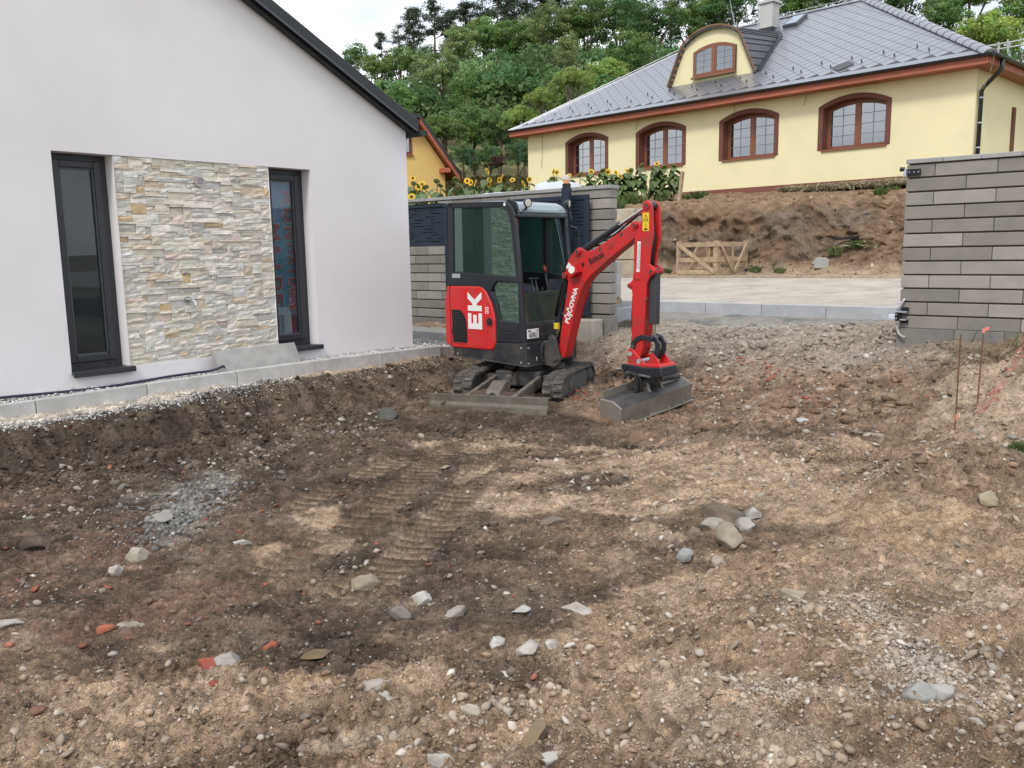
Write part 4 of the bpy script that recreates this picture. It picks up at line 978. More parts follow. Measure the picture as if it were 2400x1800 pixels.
text('lettering', '1', .07, M_WHT, EX, front_m(-.30,.46,.380))
MB().box((.374,-.36,.385),(.40,-.26,.405)).build('step_lip', M_SKIRT, EX)
MB().box((-.80,-.4855,1.395),(-.66,-.4875+.0005,1.445)).build('maker_plate', M_GALV, EX)
MB().box((.07,-.487,2.215),(.10,-.4855,2.25)).build('sticker', M_WHT, EX)
# lamps on the roof
def lamp(p, d, parent, r=.052):
    p = Vector(p); d = Vector(d).normalized(); mb = MB(); mb.tube([p-d*.065, p-d*.045, p-d*.01, p+d*.004], [r*.35,r*.75,r,r], 18); o_ = mb.build('work_lamp', M_CAB, parent, smooth=False)
    mb = MB(); mb.tube([p+d*.001, p+d*.008], [r*.86,r*.74], 18); mb.build('lens', M_LENS, o_)
    mb = MB(); mb.tube([p-d*.03, p-d*.03+Vector((0,0,-.06)), p-d*.05+Vector((-.01,0,-.11))], .008, 6); mb.build('stalk', M_CAB, o_)
lamp((.28,-.30,2.245),(.85,-.25,-.12), EX); lamp((.27,.47,2.255),(.8,.35,-.1), EX)
MB().tube([(.24,-.37,2.12),(.25,-.33,2.17),(.25,-.30,2.21)], .009, 6).build('lamp_bracket', M_CAB, EX); MB().tube([(.25,.46,2.22),(.265,.49,2.17),(.29,.49,2.06)], .010, 8).build('lamp_bracket', M_CAB, EX)
MB().tube([(.29,.485,1.99),(.31,.55,1.965),(.315,.585,1.92),(.315,.59,1.70),(.312,.585,1.40)], .012, 10).build('grab_handle', M_CAB, EX, smooth=True)
# inside the cab
M_SEAT = material('seat_vinyl', (.018,.018,.019), rough=.7)
st = MB(); st.box((-.62,-.22,.92),(-.15,.22,1.04)); seat = st.build('seat', M_SEAT, EX, bevel=.04, seg=3)
st = MB(); st.prism([(-.66,1.0),(-.60,1.62),(-.52,1.70),(-.50,1.60),(-.54,1.04)], -.21, .21); st.build('backrest', M_SEAT, seat, bevel=.04, seg=3)
MB().box((-.78,-.42,.62),(.30,.42,.67)).build('cab_floor', M_GREYP, EX); MB().box((-.25,-.41,.67),(.12,-.22,1.02)).build('console', material('console_grey', (.38,.41,.39), rough=.6), EX, bevel=.03)
MB().box((-.36,-.40,1.02),(.0,-.20,1.10)).build('armrest', M_SEAT, EX, bevel=.03)
for yy in (-.33,.30):
    lv = MB(); lv.tube([(.04,yy,.95),(.06,yy,1.25),(.02,yy,1.46)], .012, 8); lv = lv.build('control_lever', M_CAB, EX, smooth=True)
    MB().tube([(.03,yy,1.44),(.015,yy,1.49),(.005,yy,1.53)], [.016,.026,.014], 10).build('lever_knob', material('red_knob', (.35,.06,.05), rough=.4), lv, smooth=True)
for yy in (-.10,-.03):
    tl = MB(); tl.tube([(.18,yy,.70),(.20,yy,1.15),(.14,yy,1.38)], .010, 8); tl.tube([(.14,yy-.05,1.38),(.14,yy+.05,1.38)], .012, 8); tl.build('travel_lever', M_CAB, EX, smooth=True)
MB().box((.10,-.12,.67),(.28,.02,.80)).build('pedal_box', M_CAB, EX, bevel=.01)
MB().box((.296,-.30,.90),(.300,-.22,1.10)).build('sticker', M_YEL, EX)
MB().box((-.20,.36,.67),(.10,.43,1.0)).build('side_console', material('pale_console', (.38,.42,.40), rough=.6), EX, bevel=.02)
MB().tube([(-.20,.12,2.16),(-.24,.12,2.08),(-.25,.12,1.96)], .012, 8).build('belt_strap', material('red_strap', (.35,.05,.04)), EX)
wp = MB(); wp.tube([(.10,-.435,2.15),(.17,-.435,1.95),(.225,-.435,1.55)], .005, 6); wp.build('wiper', M_GALV, EX)

# ---- swing post and boom
br = MB()
for ya, yb in ((-.165,-.115),(.09,.14)):
    br.prism([(.40,.37),(.40,.60),(.45,.72),(.50,.735),(.54,.70),(.575,.56),(.60,.45),(.585,.39),(.52,.355)], ya, yb)
br.box((.34,-.16,.37),(.43,.14,.66)); br.build('swing_bracket', M_UC, EX, bevel=.012)
for zz in (.47,): MB().cyl((.545,-.185,zz),(.545,.16,zz),.036,18).build('boom_pin', M_UC, EX)
MB().cyl((.46,-.02,.34),(.46,-.02,.40),.09,20).build('swing_pivot', M_UC, EX)
boom = [(.505,.47),(.50,.52),(.528,.58),(.60,1.0),(.640,1.20),(.665,1.331),(.668,1.36),(.645,1.375),(.612,1.40),(.608,1.43),(.632,1.46),(.634,1.50),(.66,1.57),(.71,1.64),(.77,1.70),(.805,1.727),(.84,1.732),(.87,1.715),(.90,1.70),(.95,1.688),(1.005,1.692),
        (1.20,1.79),(1.50,1.955),(1.545,1.992),(1.60,1.998),(1.635,1.965),(1.66,1.93),(1.655,1.88),(1.572,1.816),(1.34,1.668),(1.091,1.49),(.985,1.415),(.905,1.333),(.85,1.235),(.77,1.04),(.66,.66),(.625,.53),(.60,.47),(.55,.445)]
bo = MB(); bo.prism(boom, -.070, .075); bo = bo.build('boom', M_REDD, EX, bevel=.008, seg=2)
MB().prism([(.575,.60),(.645,.60),(.70,.80),(.80,1.10),(.86,1.225),(.70,1.30),(.675,1.22),(.63,.95)], .078, .082).build('boom_stiffener', M_REDD, bo)
for (xx, zz, r_) in ((.828,1.682,.034),(.637,1.419,.034),(1.592,1.955,.030)):
    MB().cyl((xx,-.105,zz),(xx,.11,zz),r_,18).build('pin_boss', M_REDD, bo, bevel=.004); MB().cyl((xx,-.112,zz),(xx,.117,zz),r_*.55,12).build('pin', M_UC, bo)
bb = MB(); bb.box((-.06,-.055,-.055),(.06,.055,.055)); lb_ = bb.build('lamp_box', M_REDD, bo, bevel=.006); lb_.location = (.800,-.115,1.475); lb_.rotation_euler = (0,R(-32),0)
MB().cyl((.800,-.16,1.487),(.800,-.176,1.487),.043,20).build('lamp_lens', material('bright_lens', (.85,.85,.83), rough=.2), bo)
MB().prism([(.645,1.51),(.685,1.565),(.735,1.52),(.70,1.47)], -.078, -.0705).build('reflector', M_WHT, bo)
ang = math.atan2(1.299-.869, .798-.654)
ms = frame3((.718,-.0718,1.075), (math.cos(ang),0,math.sin(ang)), (-math.sin(ang),0,math.cos(ang)))
text('lettering', 'PŮJČOVNA', .083, M_WHT, bo, ms, offset=.0028, sx=1.02)
ang = math.atan2(1.663-1.550, 1.165-.935)
text('lettering', 'Bobcat', .098, M_INK, bo, frame3((1.070,-.0718,1.612),(math.cos(ang),0,math.sin(ang)),(-math.sin(ang),0,math.cos(ang))), offset=.0022, sx=.80)
lg = [(0,.0),(.012,.028),(.0,.058),(.02,.048),(.034,.056),(.052,.045),(.046,.03),(.056,.016),(.04,.018),(.034,.0),(.02,.012)]
MB().prism([(.872+p[0]*math.cos(ang)-p[1]*math.sin(ang), 1.500+p[0]*math.sin(ang)+p[1]*math.cos(ang)) for p in lg], -.0722, -.0705).build('emblem', M_INK, bo)
# lift cylinder behind the boom foot, arm cylinder on top
MB().tube([(.455,-.02,.70),(.49,-.02,.88)], .024, 12).build('lift_rod', M_CHR, bo); MB().tube([(.475,-.02,.82),(.60,-.02,1.38)], .045, 16).build('lift_cylinder', M_CAB, bo)
MB().box((.47,-.09,.80),(.53,-.055,.87)).build('sticker', M_YEL, bo)
MB().tube([(.50,-.06,.95),(.56,-.065,1.15),(.60,-.06,1.33),(.64,-.05,1.40)], .014, 8).build('hose', M_HOSE, bo, smooth=True); MB().tube([(.47,-.06,.95),(.54,-.075,1.20),(.575,-.07,1.34),(.61,-.06,1.42)], .014, 8).build('hose', M_HOSE, bo, smooth=True)
MB().tube([(.83,.0,1.700),(1.325,.0,1.957)], .036, 16).build('arm_cylinder', M_CAB, bo); MB().tube([(1.318,0,1.953),(1.345,0,1.967)], .043, 16).build('cylinder_gland', M_CAB, bo); MB().tube([(1.33,0,1.96),(1.70,0,2.152)], .021, 12).build('arm_rod', M_CHR, bo)
for off in (-.04,-.055):
    MB().tube([(.93,off,1.70),(1.10,off,1.79),(1.32,off,1.885+off*.3),(1.50,off,1.995),(1.60,off,2.06),(1.66,off,2.07)], .011, 8).build('hose', M_HOSE, bo, smooth=True)
MB().tube([(1.25,-.05,1.845),(1.45,-.05,1.955)], .014, 8).build('steel_line', M_GALV, bo)
for p in ((1.25,1.765),(1.27,1.735)): MB().cyl((p[0],-.078,p[1]),(p[0],-.068,p[1]),.010,8).build('bolt', M_REDD, bo)
MB().prism([(1.235,1.72),(1.27,1.715),(1.295,1.78),(1.262,1.79)], -.077, -.069).build('bolt_plate', M_REDD, bo, bevel=.003, seg=1)

for k_, (yy, bow) in enumerate(((-.03,.05),(.0,.07),(.03,.04),(.055,.06))):
    MB().tube([(.40,yy,.60),(.44,yy,.72+bow*.5),(.47,yy-.01,.86),(.50+bow*.2,yy,1.05),(.56,yy,1.25),(.60,yy,1.36)], .012, 8).build('hose', M_HOSE, bo, smooth=True)
for k_ in range(3): MB().tube([(.63,-.03+.03*k_,1.47),(.66,-.03+.03*k_,1.60),(.75,-.03+.03*k_,1.715),(.90,-.02+.025*k_,1.735),(1.05,-.02+.025*k_,1.755)], .010, 8).build('hose', M_HOSE, bo, smooth=True)
for p_ in ((.64,1.18),(.60,.98),(1.40,1.86),(1.12,1.71)): MB().box((p_[0]-.012,-.074,p_[1]-.02),(p_[0]+.012,-.069,p_[1]+.02)).build('hose_clamp', M_UC, bo)
# ---- arm
arm = [(1.701,2.199),(1.678,2.17),(1.673,2.108),(1.665,1.985),(1.625,1.925),(1.591,1.878),(1.573,1.721),(1.574,1.469),(1.556,1.372),(1.525,1.345),(1.502,1.316),(1.515,1.285),(1.543,1.275),(1.556,1.235),(1.553,.712),(1.55,.52),(1.637,.51),(1.694,.639),(1.735,1.327),(1.772,1.406),(1.815,1.425),(1.842,1.46),(1.835,1.50),(1.80,1.525),(1.765,1.545),(1.779,1.672),(1.814,1.826),(1.808,1.95),(1.802,2.102),(1.792,2.16),(1.762,2.197),(1.735,2.207)]
ar = MB(); ar.prism(arm, -.085, -.055); ar.prism(arm, .055, .085)
ar = ar.build('arm', M_REDD, EX, bevel=.005, seg=1)
MB().prism([(1.556,1.372),(1.556,1.25),(1.555,.56),(1.64,.56),(1.690,.66),(1.728,1.327),(1.745,1.38),(1.62,1.40)], -.0545, .0545).build('box_section', M_REDD, ar)
MB().prism([(1.575,1.40),(1.58,1.72),(1.60,1.87),(1.66,1.96),(1.68,1.94),(1.63,1.85),(1.61,1.72),(1.605,1.40)], -.0545, .0545).build('back_plate', M_REDD, ar)
for xx, zz, r_ in ((1.733,2.155,.040),(1.592,1.955,.028),(1.800,1.468,.036),(1.525,1.315,.026)):
    MB().cyl((xx,-.10,zz),(xx,.10,zz),r_,18).build('pin_boss', M_REDD, ar, bevel=.004); MB().cyl((xx,-.107,zz),(xx,.107,zz),r_*.5,12).build('pin', M_UC, ar)
MB().cyl((1.733,-.054,2.155),(1.733,.054,2.155),.046,18).build('rod_eye', M_CAB, ar)
MB().box((1.595,-.093,1.375),(1.655,-.084,1.41)).build('bolt_plate', M_REDD, ar, bevel=.006)
for xx in (1.607,1.643): MB().cyl((xx,-.098,1.392),(xx,-.09,1.392),.007,8).build('bolt', M_UC, ar)
MB().box((1.684,-.0875,1.89),(1.764,-.0853,2.08)).build('warning_sticker', M_YEL, ar)
MB().prism([(1.695,2.0),(1.755,2.0),(1.725,2.062)], -.0885, -.0873).build('warning_mark', M_INK, ar); MB().prism([(1.705,2.007),(1.745,2.007),(1.725,2.047)], -.0893, -.0884).build('warning_mark_inner', M_YEL, ar)
MB().box((1.69,-.0885,1.985),(1.758,-.0873,1.988)).build('warning_mark', M_INK, ar); MB().box((1.722,-.0885,1.93),(1.728,-.0873,1.965)).build('warning_mark', M_INK, ar); MB().box((1.705,-.0885,1.90),(1.745,-.0873,1.918)).build('warning_mark', M_INK, ar)
MB().prism([(1.622,1.783),(1.664,1.782),(1.650,1.463),(1.61,1.463)], -.0872, -.0853).build('white_sticker', M_WHT, ar)
text('lettering', 'NEVSTUPUJTE DO PROSTORU', .021, M_INK, ar, frame3((1.646,-.0878,1.622),(-.04,0,-1),(1,0,-.04)), extrude=.0004); text('lettering', 'PRACOVNÍHO DOSAHU STROJE', .017, M_INK, ar, frame3((1.625,-.0878,1.622),(-.04,0,-1),(1,0,-.04)), extrude=.0004)
for off in (-.02,.02): MB().tube([(1.70,off,2.06),(1.76,off,1.95),(1.775,off,1.80),(1.74,off,1.66),(1.74,off,1.52)], .016, 8).build('hose', M_HOSE, ar, smooth=True)
MB().tube([(1.55,-.06,1.20),(1.542,-.062,1.0),(1.545,-.06,.80)], .009, 6).build('hose', M_HOSE, ar, smooth=True)
for k_ in range(2): MB().tube([(1.548,-.05+.03*k_,.82),(1.535,-.06,.66),(1.50,-.06+.02*k_,.56),(1.49,-.04,.47),(1.54,-.03,.38)], .010, 8).build('hose', M_HOSE, ar, smooth=True)
for k_ in range(3): MB().tube([(1.745,-.07+.0*k_,1.45-.25*k_),(1.72,-.088,1.40-.25*k_)], .006, 6).build('grease_line', M_UC, ar)
# bucket cylinder, links
MB().prism([(1.746,1.50),(1.832,1.50),(1.826,.905),(1.742,.903)], -.044, .044).build('bucket_cylinder', material('cylinder_guard_grey', (.040,.043,.048), rough=.5, var=.1), EX, bevel=.008)
MB().tube([(1.779,0,.93),(1.777,0,.77)], .026, 14).build('bucket_rod', M_CHR, EX)
def arc_link(pts, w0, ya, yb):
    P = [Vector((p[0],p[1],0)) for p in pts]; L_, R_ = [], []
    for i, p in enumerate(P):
        t = (P[min(i+1,len(P)-1)]-P[max(i-1,0)]).normalized(); n2 = Vector((-t.y,t.x,0)); L_.append((p.x+n2.x*w0,p.y+n2.y*w0)); R_.append((p.x-n2.x*w0,p.y-n2.y*w0))
    return MB().prism(L_+R_[::-1], ya, yb)
for ya, yb in ((-.105,-.080),(.080,.105)):
    arc_link([(1.575,.650),(1.585,.70),(1.625,.745),(1.69,.768),(1.75,.765),(1.79,.745)], .025, ya, yb).build('link', M_CAB, EX, bevel=.004, seg=1)
for ya, yb in ((-.075,-.045),(.045,.075)):
    arc_link([(1.775,.775),(1.83,.755),(1.868,.70),(1.865,.63),(1.835,.575),(1.785,.545)], .028, ya, yb).build('link', M_CAB, EX, bevel=.004, seg=1)
MB().tube([(1.80,-.115,.752),(1.80,.115,.752)], .032, 16).build('link_pin', M_CAB, EX); MB().tube([(1.578,-.112,.66),(1.578,.112,.66)], .022, 14).build('link_pin', M_UC, EX)
cq = MB()
for ya, yb in ((-.112,-.088),(.088,.112)): cq.prism([(1.515,.45),(1.525,.635),(1.565,.645),(1.66,.555),(1.755,.47),(1.76,.44)], ya, yb)
cq.prism([(1.515,.43),(1.505,.475),(1.94,.492),(1.96,.46)], -.14, .16); cq = cq.build('coupler', M_REDD, EX, bevel=.006, seg=1)
for yy in (.105,-.10): MB().prism([(1.79,.485),(1.93,.488),(1.84,.60),(1.80,.60)], yy-.012, yy+.012).build('coupler_rib', M_REDD, cq)
for xx, zz in ((1.553,.58),(1.665,.505)): MB().cyl((xx,-.122,zz),(xx,.122,zz),.026,16).build('coupler_pin', M_GALV, cq)
tc_ = MB(); tc_.prism([(1.505,.475),(1.485,.44),(1.495,.39),(1.535,.355),(1.80,.325),(1.985,.37),(1.965,.465),(1.75,.452)], -.16, .17); tc_ = tc_.build('tilt_coupler', M_CAB, EX, bevel=.012)
MB().cyl((1.515,-.175,.44),(1.515,.18,.44),.034,16).build('coupler_hook', M_CAB, tc_); MB().tube([(1.55,-.175,.385),(1.85,-.175,.355)], .014, 8).build('edge_bar', M_GREYP, tc_)

# ---- grading bucket
BT = Matrix.Translation((1.70,0,.050)) @ Matrix.Rotation(R(-7),4,'Z') @ Matrix.Rotation(R(6.5),4,'X')
bk = empty('grading_bucket', (0,0,0), 0, EX)
prf = [(-.135,.165),(-.155,-.150),(-.06,-.165),(.125,-.115),(.165,.085),(.05,.15)]
for ya, yb in ((-.60,-.575),(.575,.60)): MB(BT).prism(prf, ya, yb).build('end_plate', M_BUCK, bk, bevel=.004, seg=1)
MB(BT).prism([(-.125,.145),(-.125,.16),(.05,.148),(.17,.088),(.163,.072),(.045,.132)], -.575, .575).build('top_plate', material('dark_oily_steel', (.085,.085,.088), rough=.42, metal=.4, var=.3, dirt=(.12,.10,.085), dscale=4, damt=.6), bk)
MB(BT).prism([(.170,.088),(.157,.08),(.115,-.112),(.128,-.117)], -.575, .575).build('back_plate', M_BUCK, bk)
MB(BT).prism([(.118,-.09),(-.06,-.15),(-.06,-.138),(.105,-.08)], -.575, .575).build('bottom_plate', M_BUCK, bk)
MB(BT).prism([(.14,.0),(.149,.0),(.140,-.045),(.131,-.045)], -.30, .575).build('wear_strip', M_BUCK, bk)
MB(BT).box((.10,-.62,-.112),(.165,.62,-.100)).build('cutting_edge', material('bright_worn_steel', (.26,.245,.22), rough=.5, metal=.5, var=.2), bk, bevel=.003, seg=1)
for yy in (-.42,-.12,.18,.45): MB(BT).prism([(.115,-.10),(.155,-.10),(.128,-.04)], yy-.01, yy+.01).build('edge_rib', M_BUCK, bk)
# upright side wing at the far rim
MB(BT).prism([(-.13,.13),(-.12,.13),(-.11,.24),(-.125,.24)], -.55, -.05).build('rim_plate', M_BUCK, bk)
for yy in (-.03,.18): MB(BT).prism([(-.10,.12),(.10,.10),(.06,.19),(.02,.32),(-.07,.33)], yy-.013, yy+.013).build('bracket', M_BUCK, bk, bevel=.004, seg=1)
MB(BT).tube([(.0,-.09,.235),(.0,.24,.235)], .05, 18).build('pivot_tube', M_UC, bk); MB(BT).tube([(.04,.18,.22),(.05,.50,.19)], .036, 14).build('tilt_cylinder', M_UC, bk); MB(BT).tube([(.05,.49,.19),(.052,.54,.187)], .018, 10).build('tilt_rod', M_CHR, bk)
for k_, (cy_, rr_) in enumerate(((-.22,.115),(-.17,.095))):
    pth = [(-.02+.02*k_+.5*rr_*math.cos(a), cy_+.35*rr_*math.cos(a), .245+rr_*1.1*math.sin(a)) for a in np.linspace(-2.2,2.6,36)]
    MB(BT).tube(pth, [.017+.003*(i%2) for i in range(36)], 8).build('protected_hose', M_HOSE, bk)
for yy in (.10,.145): MB(BT).cyl((.03,yy,.315),(.03,yy,.345),.012,8).build('fitting', M_GALV, bk)
bt_m = frame3((.0,-.40,.1405),(.0,1,0),(-1,0,.0)); 
text('lettering', 'B27 R12054', .045, M_WHT, bk, BT @ frame3((.02,-.36,.142),(.0,1,.0),(-1,0,.06)), extrude=.0006, shear=.2); text('lettering', 'EK 976', .04, M_WHT, bk, BT @ frame3((-.03,-.36,.145),(.0,1,.0),(-1,0,.06)), extrude=.0006, shear=.2)
# ------------------------------------------------------------------ yellow house (local x to the right along its front, y away, z = world height)
YH = empty('yellow_house', YO, math.atan2(YX.y, YX.x)); prop(YH, 'yellow rendered bungalow with grey diamond slate hip roof and arched brown windows', 'house')
M_YEL_R = material('yellow_render', (.80,.73,.455), rough=.93, var=.035, vscale=1.1, bump=.2, bscale=50, dirt=(.70,.63,.42), dscale=.9, damt=.5)
M_PLIN = material('red_brown_plinth', (.20,.075,.055), rough=.92, var=.1, vscale=5, bump=.4, bscale=70)
M_SURR = material('brown_surround', (.155,.062,.045), rough=.92, var=.1, vscale=8, bump=.5, bscale=80)
M_WFR = material('brown_wood_frame', (.225,.085,.045), rough=.45, var=.12, vscale=10, stretch=(1,1,6))
M_FASC = material('stained_fascia', (.36,.105,.06), rough=.6, var=.22, vscale=2.4, stretch=(1,6,6), objvar=.12)
M_SLATE = material('grey_slate', (.365,.372,.405), rough=.31, metal=.72, var=.06, vscale=5, objvar=.04)
M_SLJ = material('slate_underlay', (.07,.07,.075), rough=.7)
M_GUT = material('dark_gutter', (.018,.021,.025), rough=.35)
M_YP = glass('reflecting_pane', (.30,.33,.36), .27)
M_MUN = material('muntin_grey', (.20,.20,.21), rough=.5)
XL, EV, TP = -15.67, 6.17, math.tan(math.atan2(3.43,5.75)); ZP = 3.48; ZB = 2.6
HD = 10.5
# each window: right edge x, width, sill z, spring z, apex z (outer edge of the brown band)
WINS = [(-12.75,2.0),(-9.55,2.0),(-6.32,2.0),(-3.08,2.03)]
ZSI, ZSP, ZAP = 4.36, 5.54, 5.79
def arch(cx, hw, zs, za, n=14):
    """points of a segmental arch from left spring to right spring"""
    h = za-zs; r = (hw*hw+h*h)/(2*h); a0 = math.asin(min(1, hw/r))
    return [(cx + r*math.sin(t), za - r + r*math.cos(t)) for t in np.linspace(-a0, a0, n)]
wl = MB(); ed = XL; top = 6.05
for cx, w_ in WINS:
    a, b = cx-w_/2, cx+w_/2
    wl.poly([(ed,0,ZP),(a,0,ZP),(a,0,top),(ed,0,top)])
    wl.poly([(a,0,ZP),(b,0,ZP),(b,0,ZSI),(a,0,ZSI)])
    P = arch(cx, w_/2, ZSP, ZAP)
    for p, q in zip(P[:-1], P[1:]): wl.poly([(p[0],0,p[1]),(q[0],0,q[1]),(q[0],0,top),(p[0],0,top)])
    ed = b
wl.poly([(ed,0,ZP),(0,0,ZP),(0,0,top),(ed,0,top)])
wl.poly([(0,0,ZP),(0,HD,ZP),(0,HD,top),(0,0,top)]); wl.poly([(XL,HD,ZP),(XL,0,ZP),(XL,0,top),(XL,HD,top)]); wl.poly([(0,HD,ZP),(XL,HD,ZP),(XL,HD,top),(0,HD,top)])
wl.build('wall', M_YEL_R, YH)
MB().box((XL-.02,-.022,ZB),(.022,HD,ZP+.012)).build('plinth', M_PLIN, YH)
MB().box((XL+.1,.34,ZP),(-.1,.4,top)).build('inner_wall', material('dim_interior', (.05,.05,.055), rough=.9), YH)
def arched_window(cx, w_, zs, zsp, za, y0, band=.14, depth=.27, full=True, parent=YH, rows=4):
    hw = w_/2; P = arch(cx, hw, zsp, za)
    if full:
        hi = hw-band; PI_ = arch(cx, hi, zsp-.06, za-band*.92)
    else: hi = hw; PI_ = P
    fo = .055; yf = y0+depth
    # wooden outer frame
    O_ = [(cx-hi,zs)] + PI_ + [(cx+hi,zs)]
    hin = hi-fo; PIN = arch(cx, hin, PI_[0][1]-fo*.55, max(p[1] for p in PI_)-fo); I_ = [(cx-hin,zs+fo)] + PIN + [(cx+hin,zs+fo)]
    fr = MB()
    for i in range(len(O_)-1):
        a, b, c, d = O_[i], O_[i+1], I_[i+1], I_[i]
        n = fr._p([(a[0],yf,a[1]),(b[0],yf,b[1]),(c[0],yf,c[1]),(d[0],yf,d[1]),(c[0],yf+.05,c[1]),(d[0],yf+.05,d[1])]); fr.face((n,n+1,n+2,n+3)); fr.face((n+3,n+2,n+4,n+5))
    fr.box((cx-hi,yf,zs),(cx+hi,yf+.05,zs+fo)); fr.box((cx-.035,yf-.012,zs+fo),(cx+.035,yf+.05,PIN[len(PIN)//2][1]))
    wn = fr.build('window', M_WFR, parent)
    if full:
        sb = MB(); S0 = [(cx-hw,zs)] + P + [(cx+hw,zs)]; S1 = [(cx-hi,zs)] + PI_ + [(cx+hi,zs)]
        for i in range(len(S0)-1):
            a, b, c, d = S0[i], S0[i+1], S1[i+1], S1[i]
            n = sb._p([(q[0],y0-.02,q[1]) for q in (a,b,c,d)] + [(c[0],yf+.01,c[1]),(d[0],yf+.01,d[1]),(a[0],y0+.01,a[1]),(b[0],y0+.01,b[1])])
            sb.face((n,n+1,n+2,n+3)); sb.face((n+3,n+2,n+4,n+5)); sb.face((n+6,n+7,n+1,n))
        sb.build('surround', M_SURR, wn)
        MB().box((cx-hi-.02,y0-.05,zs-.045),(cx+hi+.06,yf+.02,zs+.004)).build('sill', M_WFR, wn)
    else: MB().box((cx-hi-.04,y0-.05,zs-.05),(cx+hi+.04,yf+.02,zs+.002)).build('sill', M_WFR, wn)
    # two sashes
    for sgn in (-1,1):
        xa, xb = (cx-hin+.003, cx-.038) if sgn < 0 else (cx+.038, cx+hin-.003)
        def zt(x): 
            pts = PIN; return np.interp(x, [p[0] for p in pts], [p[1] for p in pts]) - .004
        f2 = .05; sa = MB(); N_ = 7; xsn = np.linspace(xa, xb, N_)
        sa.box((xa,yf-.006,zs+fo),(xb,yf+.04,zs+fo+f2)); 
        sa.prism([(xa,zs+fo+f2),(xa+f2,zs+fo+f2),(xa+f2,zt(xa+f2)),(xa,zt(xa))], yf-.006, yf+.04); sa.prism([(xb-f2,zs+fo+f2),(xb,zs+fo+f2),(xb,zt(xb)),(xb-f2,zt(xb-f2))], yf-.006, yf+.04)
        xi = np.linspace(xa+f2, xb-f2, N_)
        for p, q in zip(xi[:-1], xi[1:]): sa.prism([(p,zt(p)-f2),(q,zt(q)-f2),(q,zt(q)),(p,zt(p))], yf-.006, yf+.04)
        sa.build('sash', M_WFR, wn)
        g0, g1, gz0 = xa+f2, xb-f2, zs+fo+f2; gzm = min(zt(g0), zt(g1))-f2; cols = 2
        rh = (max(zt(g0),zt(g1))-f2-gz0)/rows
        for c in range(cols):
            pa, pb = g0+(g1-g0)*c/cols, g0+(g1-g0)*(c+1)/cols
            for r in range(rows):
                z0 = gz0+r*rh
                if r < rows-1:
                    zc = [z0+rh]*4; xp = np.linspace(pa, pb, 4); zz = [min(z0+rh, zt(x)-f2) for x in xp]
                else: xp = np.linspace(pa, pb, 5); zz = [zt(x)-f2+.004 for x in xp]
                if max(zz) <= z0+.005: continue
                zz = [max(z_, z0+.001) for z_ in zz]
                mb = MB(); mb.poly([(pa,yf+.012,z0),(pb,yf+.012,z0)] + [(x,yf+.012,z_) for x, z_ in zip(xp[::-1], zz[::-1])])
                mb.build('pane', M_YP, wn)
        mu = MB(); xm = (g0+g1)/2; mu.box((xm-.008,yf+.004,gz0),(xm+.008,yf+.011,zt(xm)-f2))
        for r in range(1, rows): 
            z0 = gz0+r*rh; mu.box((g0,yf+.004,z0-.008),(g1,yf+.0105,z0+.008))
        mu.build('muntin', M_MUN, wn)
    return wn
for cx, w_ in WINS: arched_window(cx, w_, ZSI, ZSP, ZAP, 0)
M_CURT = material('added_curtain_cloth', (.62,.62,.60), rough=.9)  # curtains added behind the panes to vary their reflections
for (cx, w_), spans in zip(WINS, (((-.7,.72),),((-.72,-.45),(.5,.72)),((-.72,-.5),(.42,.72)),((.45,.74),))):
    for a, b in spans:
        cu = MB(); xs_ = np.linspace(cx+a, cx+b, max(6,int((b-a)*26)))
        for i, (p, q) in enumerate(zip(xs_[:-1], xs_[1:])): cu.poly([(p,.325+.012*(i%2),ZSI+.1),(q,.325+.012*((i+1)%2),ZSI+.1),(q,.325+.012*((i+1)%2),ZAP-.12),(p,.325+.012*(i%2),ZAP-.12)])
        cu.build('added_curtain', M_CURT, YH)
# ---- roof
RXL, RXR, RY0 = -16.2, .44, -.5; RE = 5.75; RZ = EV+3.43
CP, SP_ = math.cos(math.atan(TP)), math.sin(math.atan(TP))
def rp(u, v, h=0): return (u, RY0 + v*CP - h*SP_, EV + v*SP_ + h*CP)         # point of the front slope
VM = math.hypot(RE, 3.43)
def ul(v): return RXL + v*CP
def ur(v): return RXR - v*CP
rf_ = MB(); A, B, C_, D_ = (RXL,RY0,EV),(RXR,RY0,EV),(RXR-RE,RY0+RE,RZ),(RXL+RE,RY0+RE,RZ); E_, F_ = (RXL,RY0+2*RE,EV),(RXR,RY0+2*RE,EV)
rf_.poly([A,B,C_,D_]); rf_.poly([B,F_,C_]); rf_.poly([F_,E_,D_,C_]); rf_.poly([E_,A,D_])
roof = rf_.build('roof', M_SLJ, YH)
# dormer outline on the slope (u,v), tiles stop there
DX = -8.21; DY = .89
DPRO = [(-9.82,6.99),(-9.62,7.45),(-9.42,7.90),(-9.25,8.22),(-9.05,8.36),(-8.80,8.49),(-8.50,8.57),(-8.20,8.60),(-7.90,8.585),(-7.62,8.51),(-7.38,8.41),(-7.18,8.26),(-7.02,7.93),(-6.82,7.47),(-6.60,6.99)]
def dorm_at(x, z, y): 
    k = 1 - .055*(y-DY); return (DX + (x-DX)*k, y, z + .10*(y-DY))
def dorm_hit(x, z):
    y = (z - .10*DY - EV - TP*(-RY0))/(TP-.10); y = (z - .10*DY - EV + TP*RY0*1.0)/(TP-.10)
    return y
def hit(x, z):            # where the dormer skin meets the slope: z+.10(y-DY) = EV+(y-RY0)*TP
    return (z - .10*DY - EV + RY0*TP)/(TP-.10)
dout = []
for x, z in DPRO:
    y = max(DY, hit(x, z)); p = dorm_at(x, z, y); dout.append((p[0], (y-RY0)/CP))
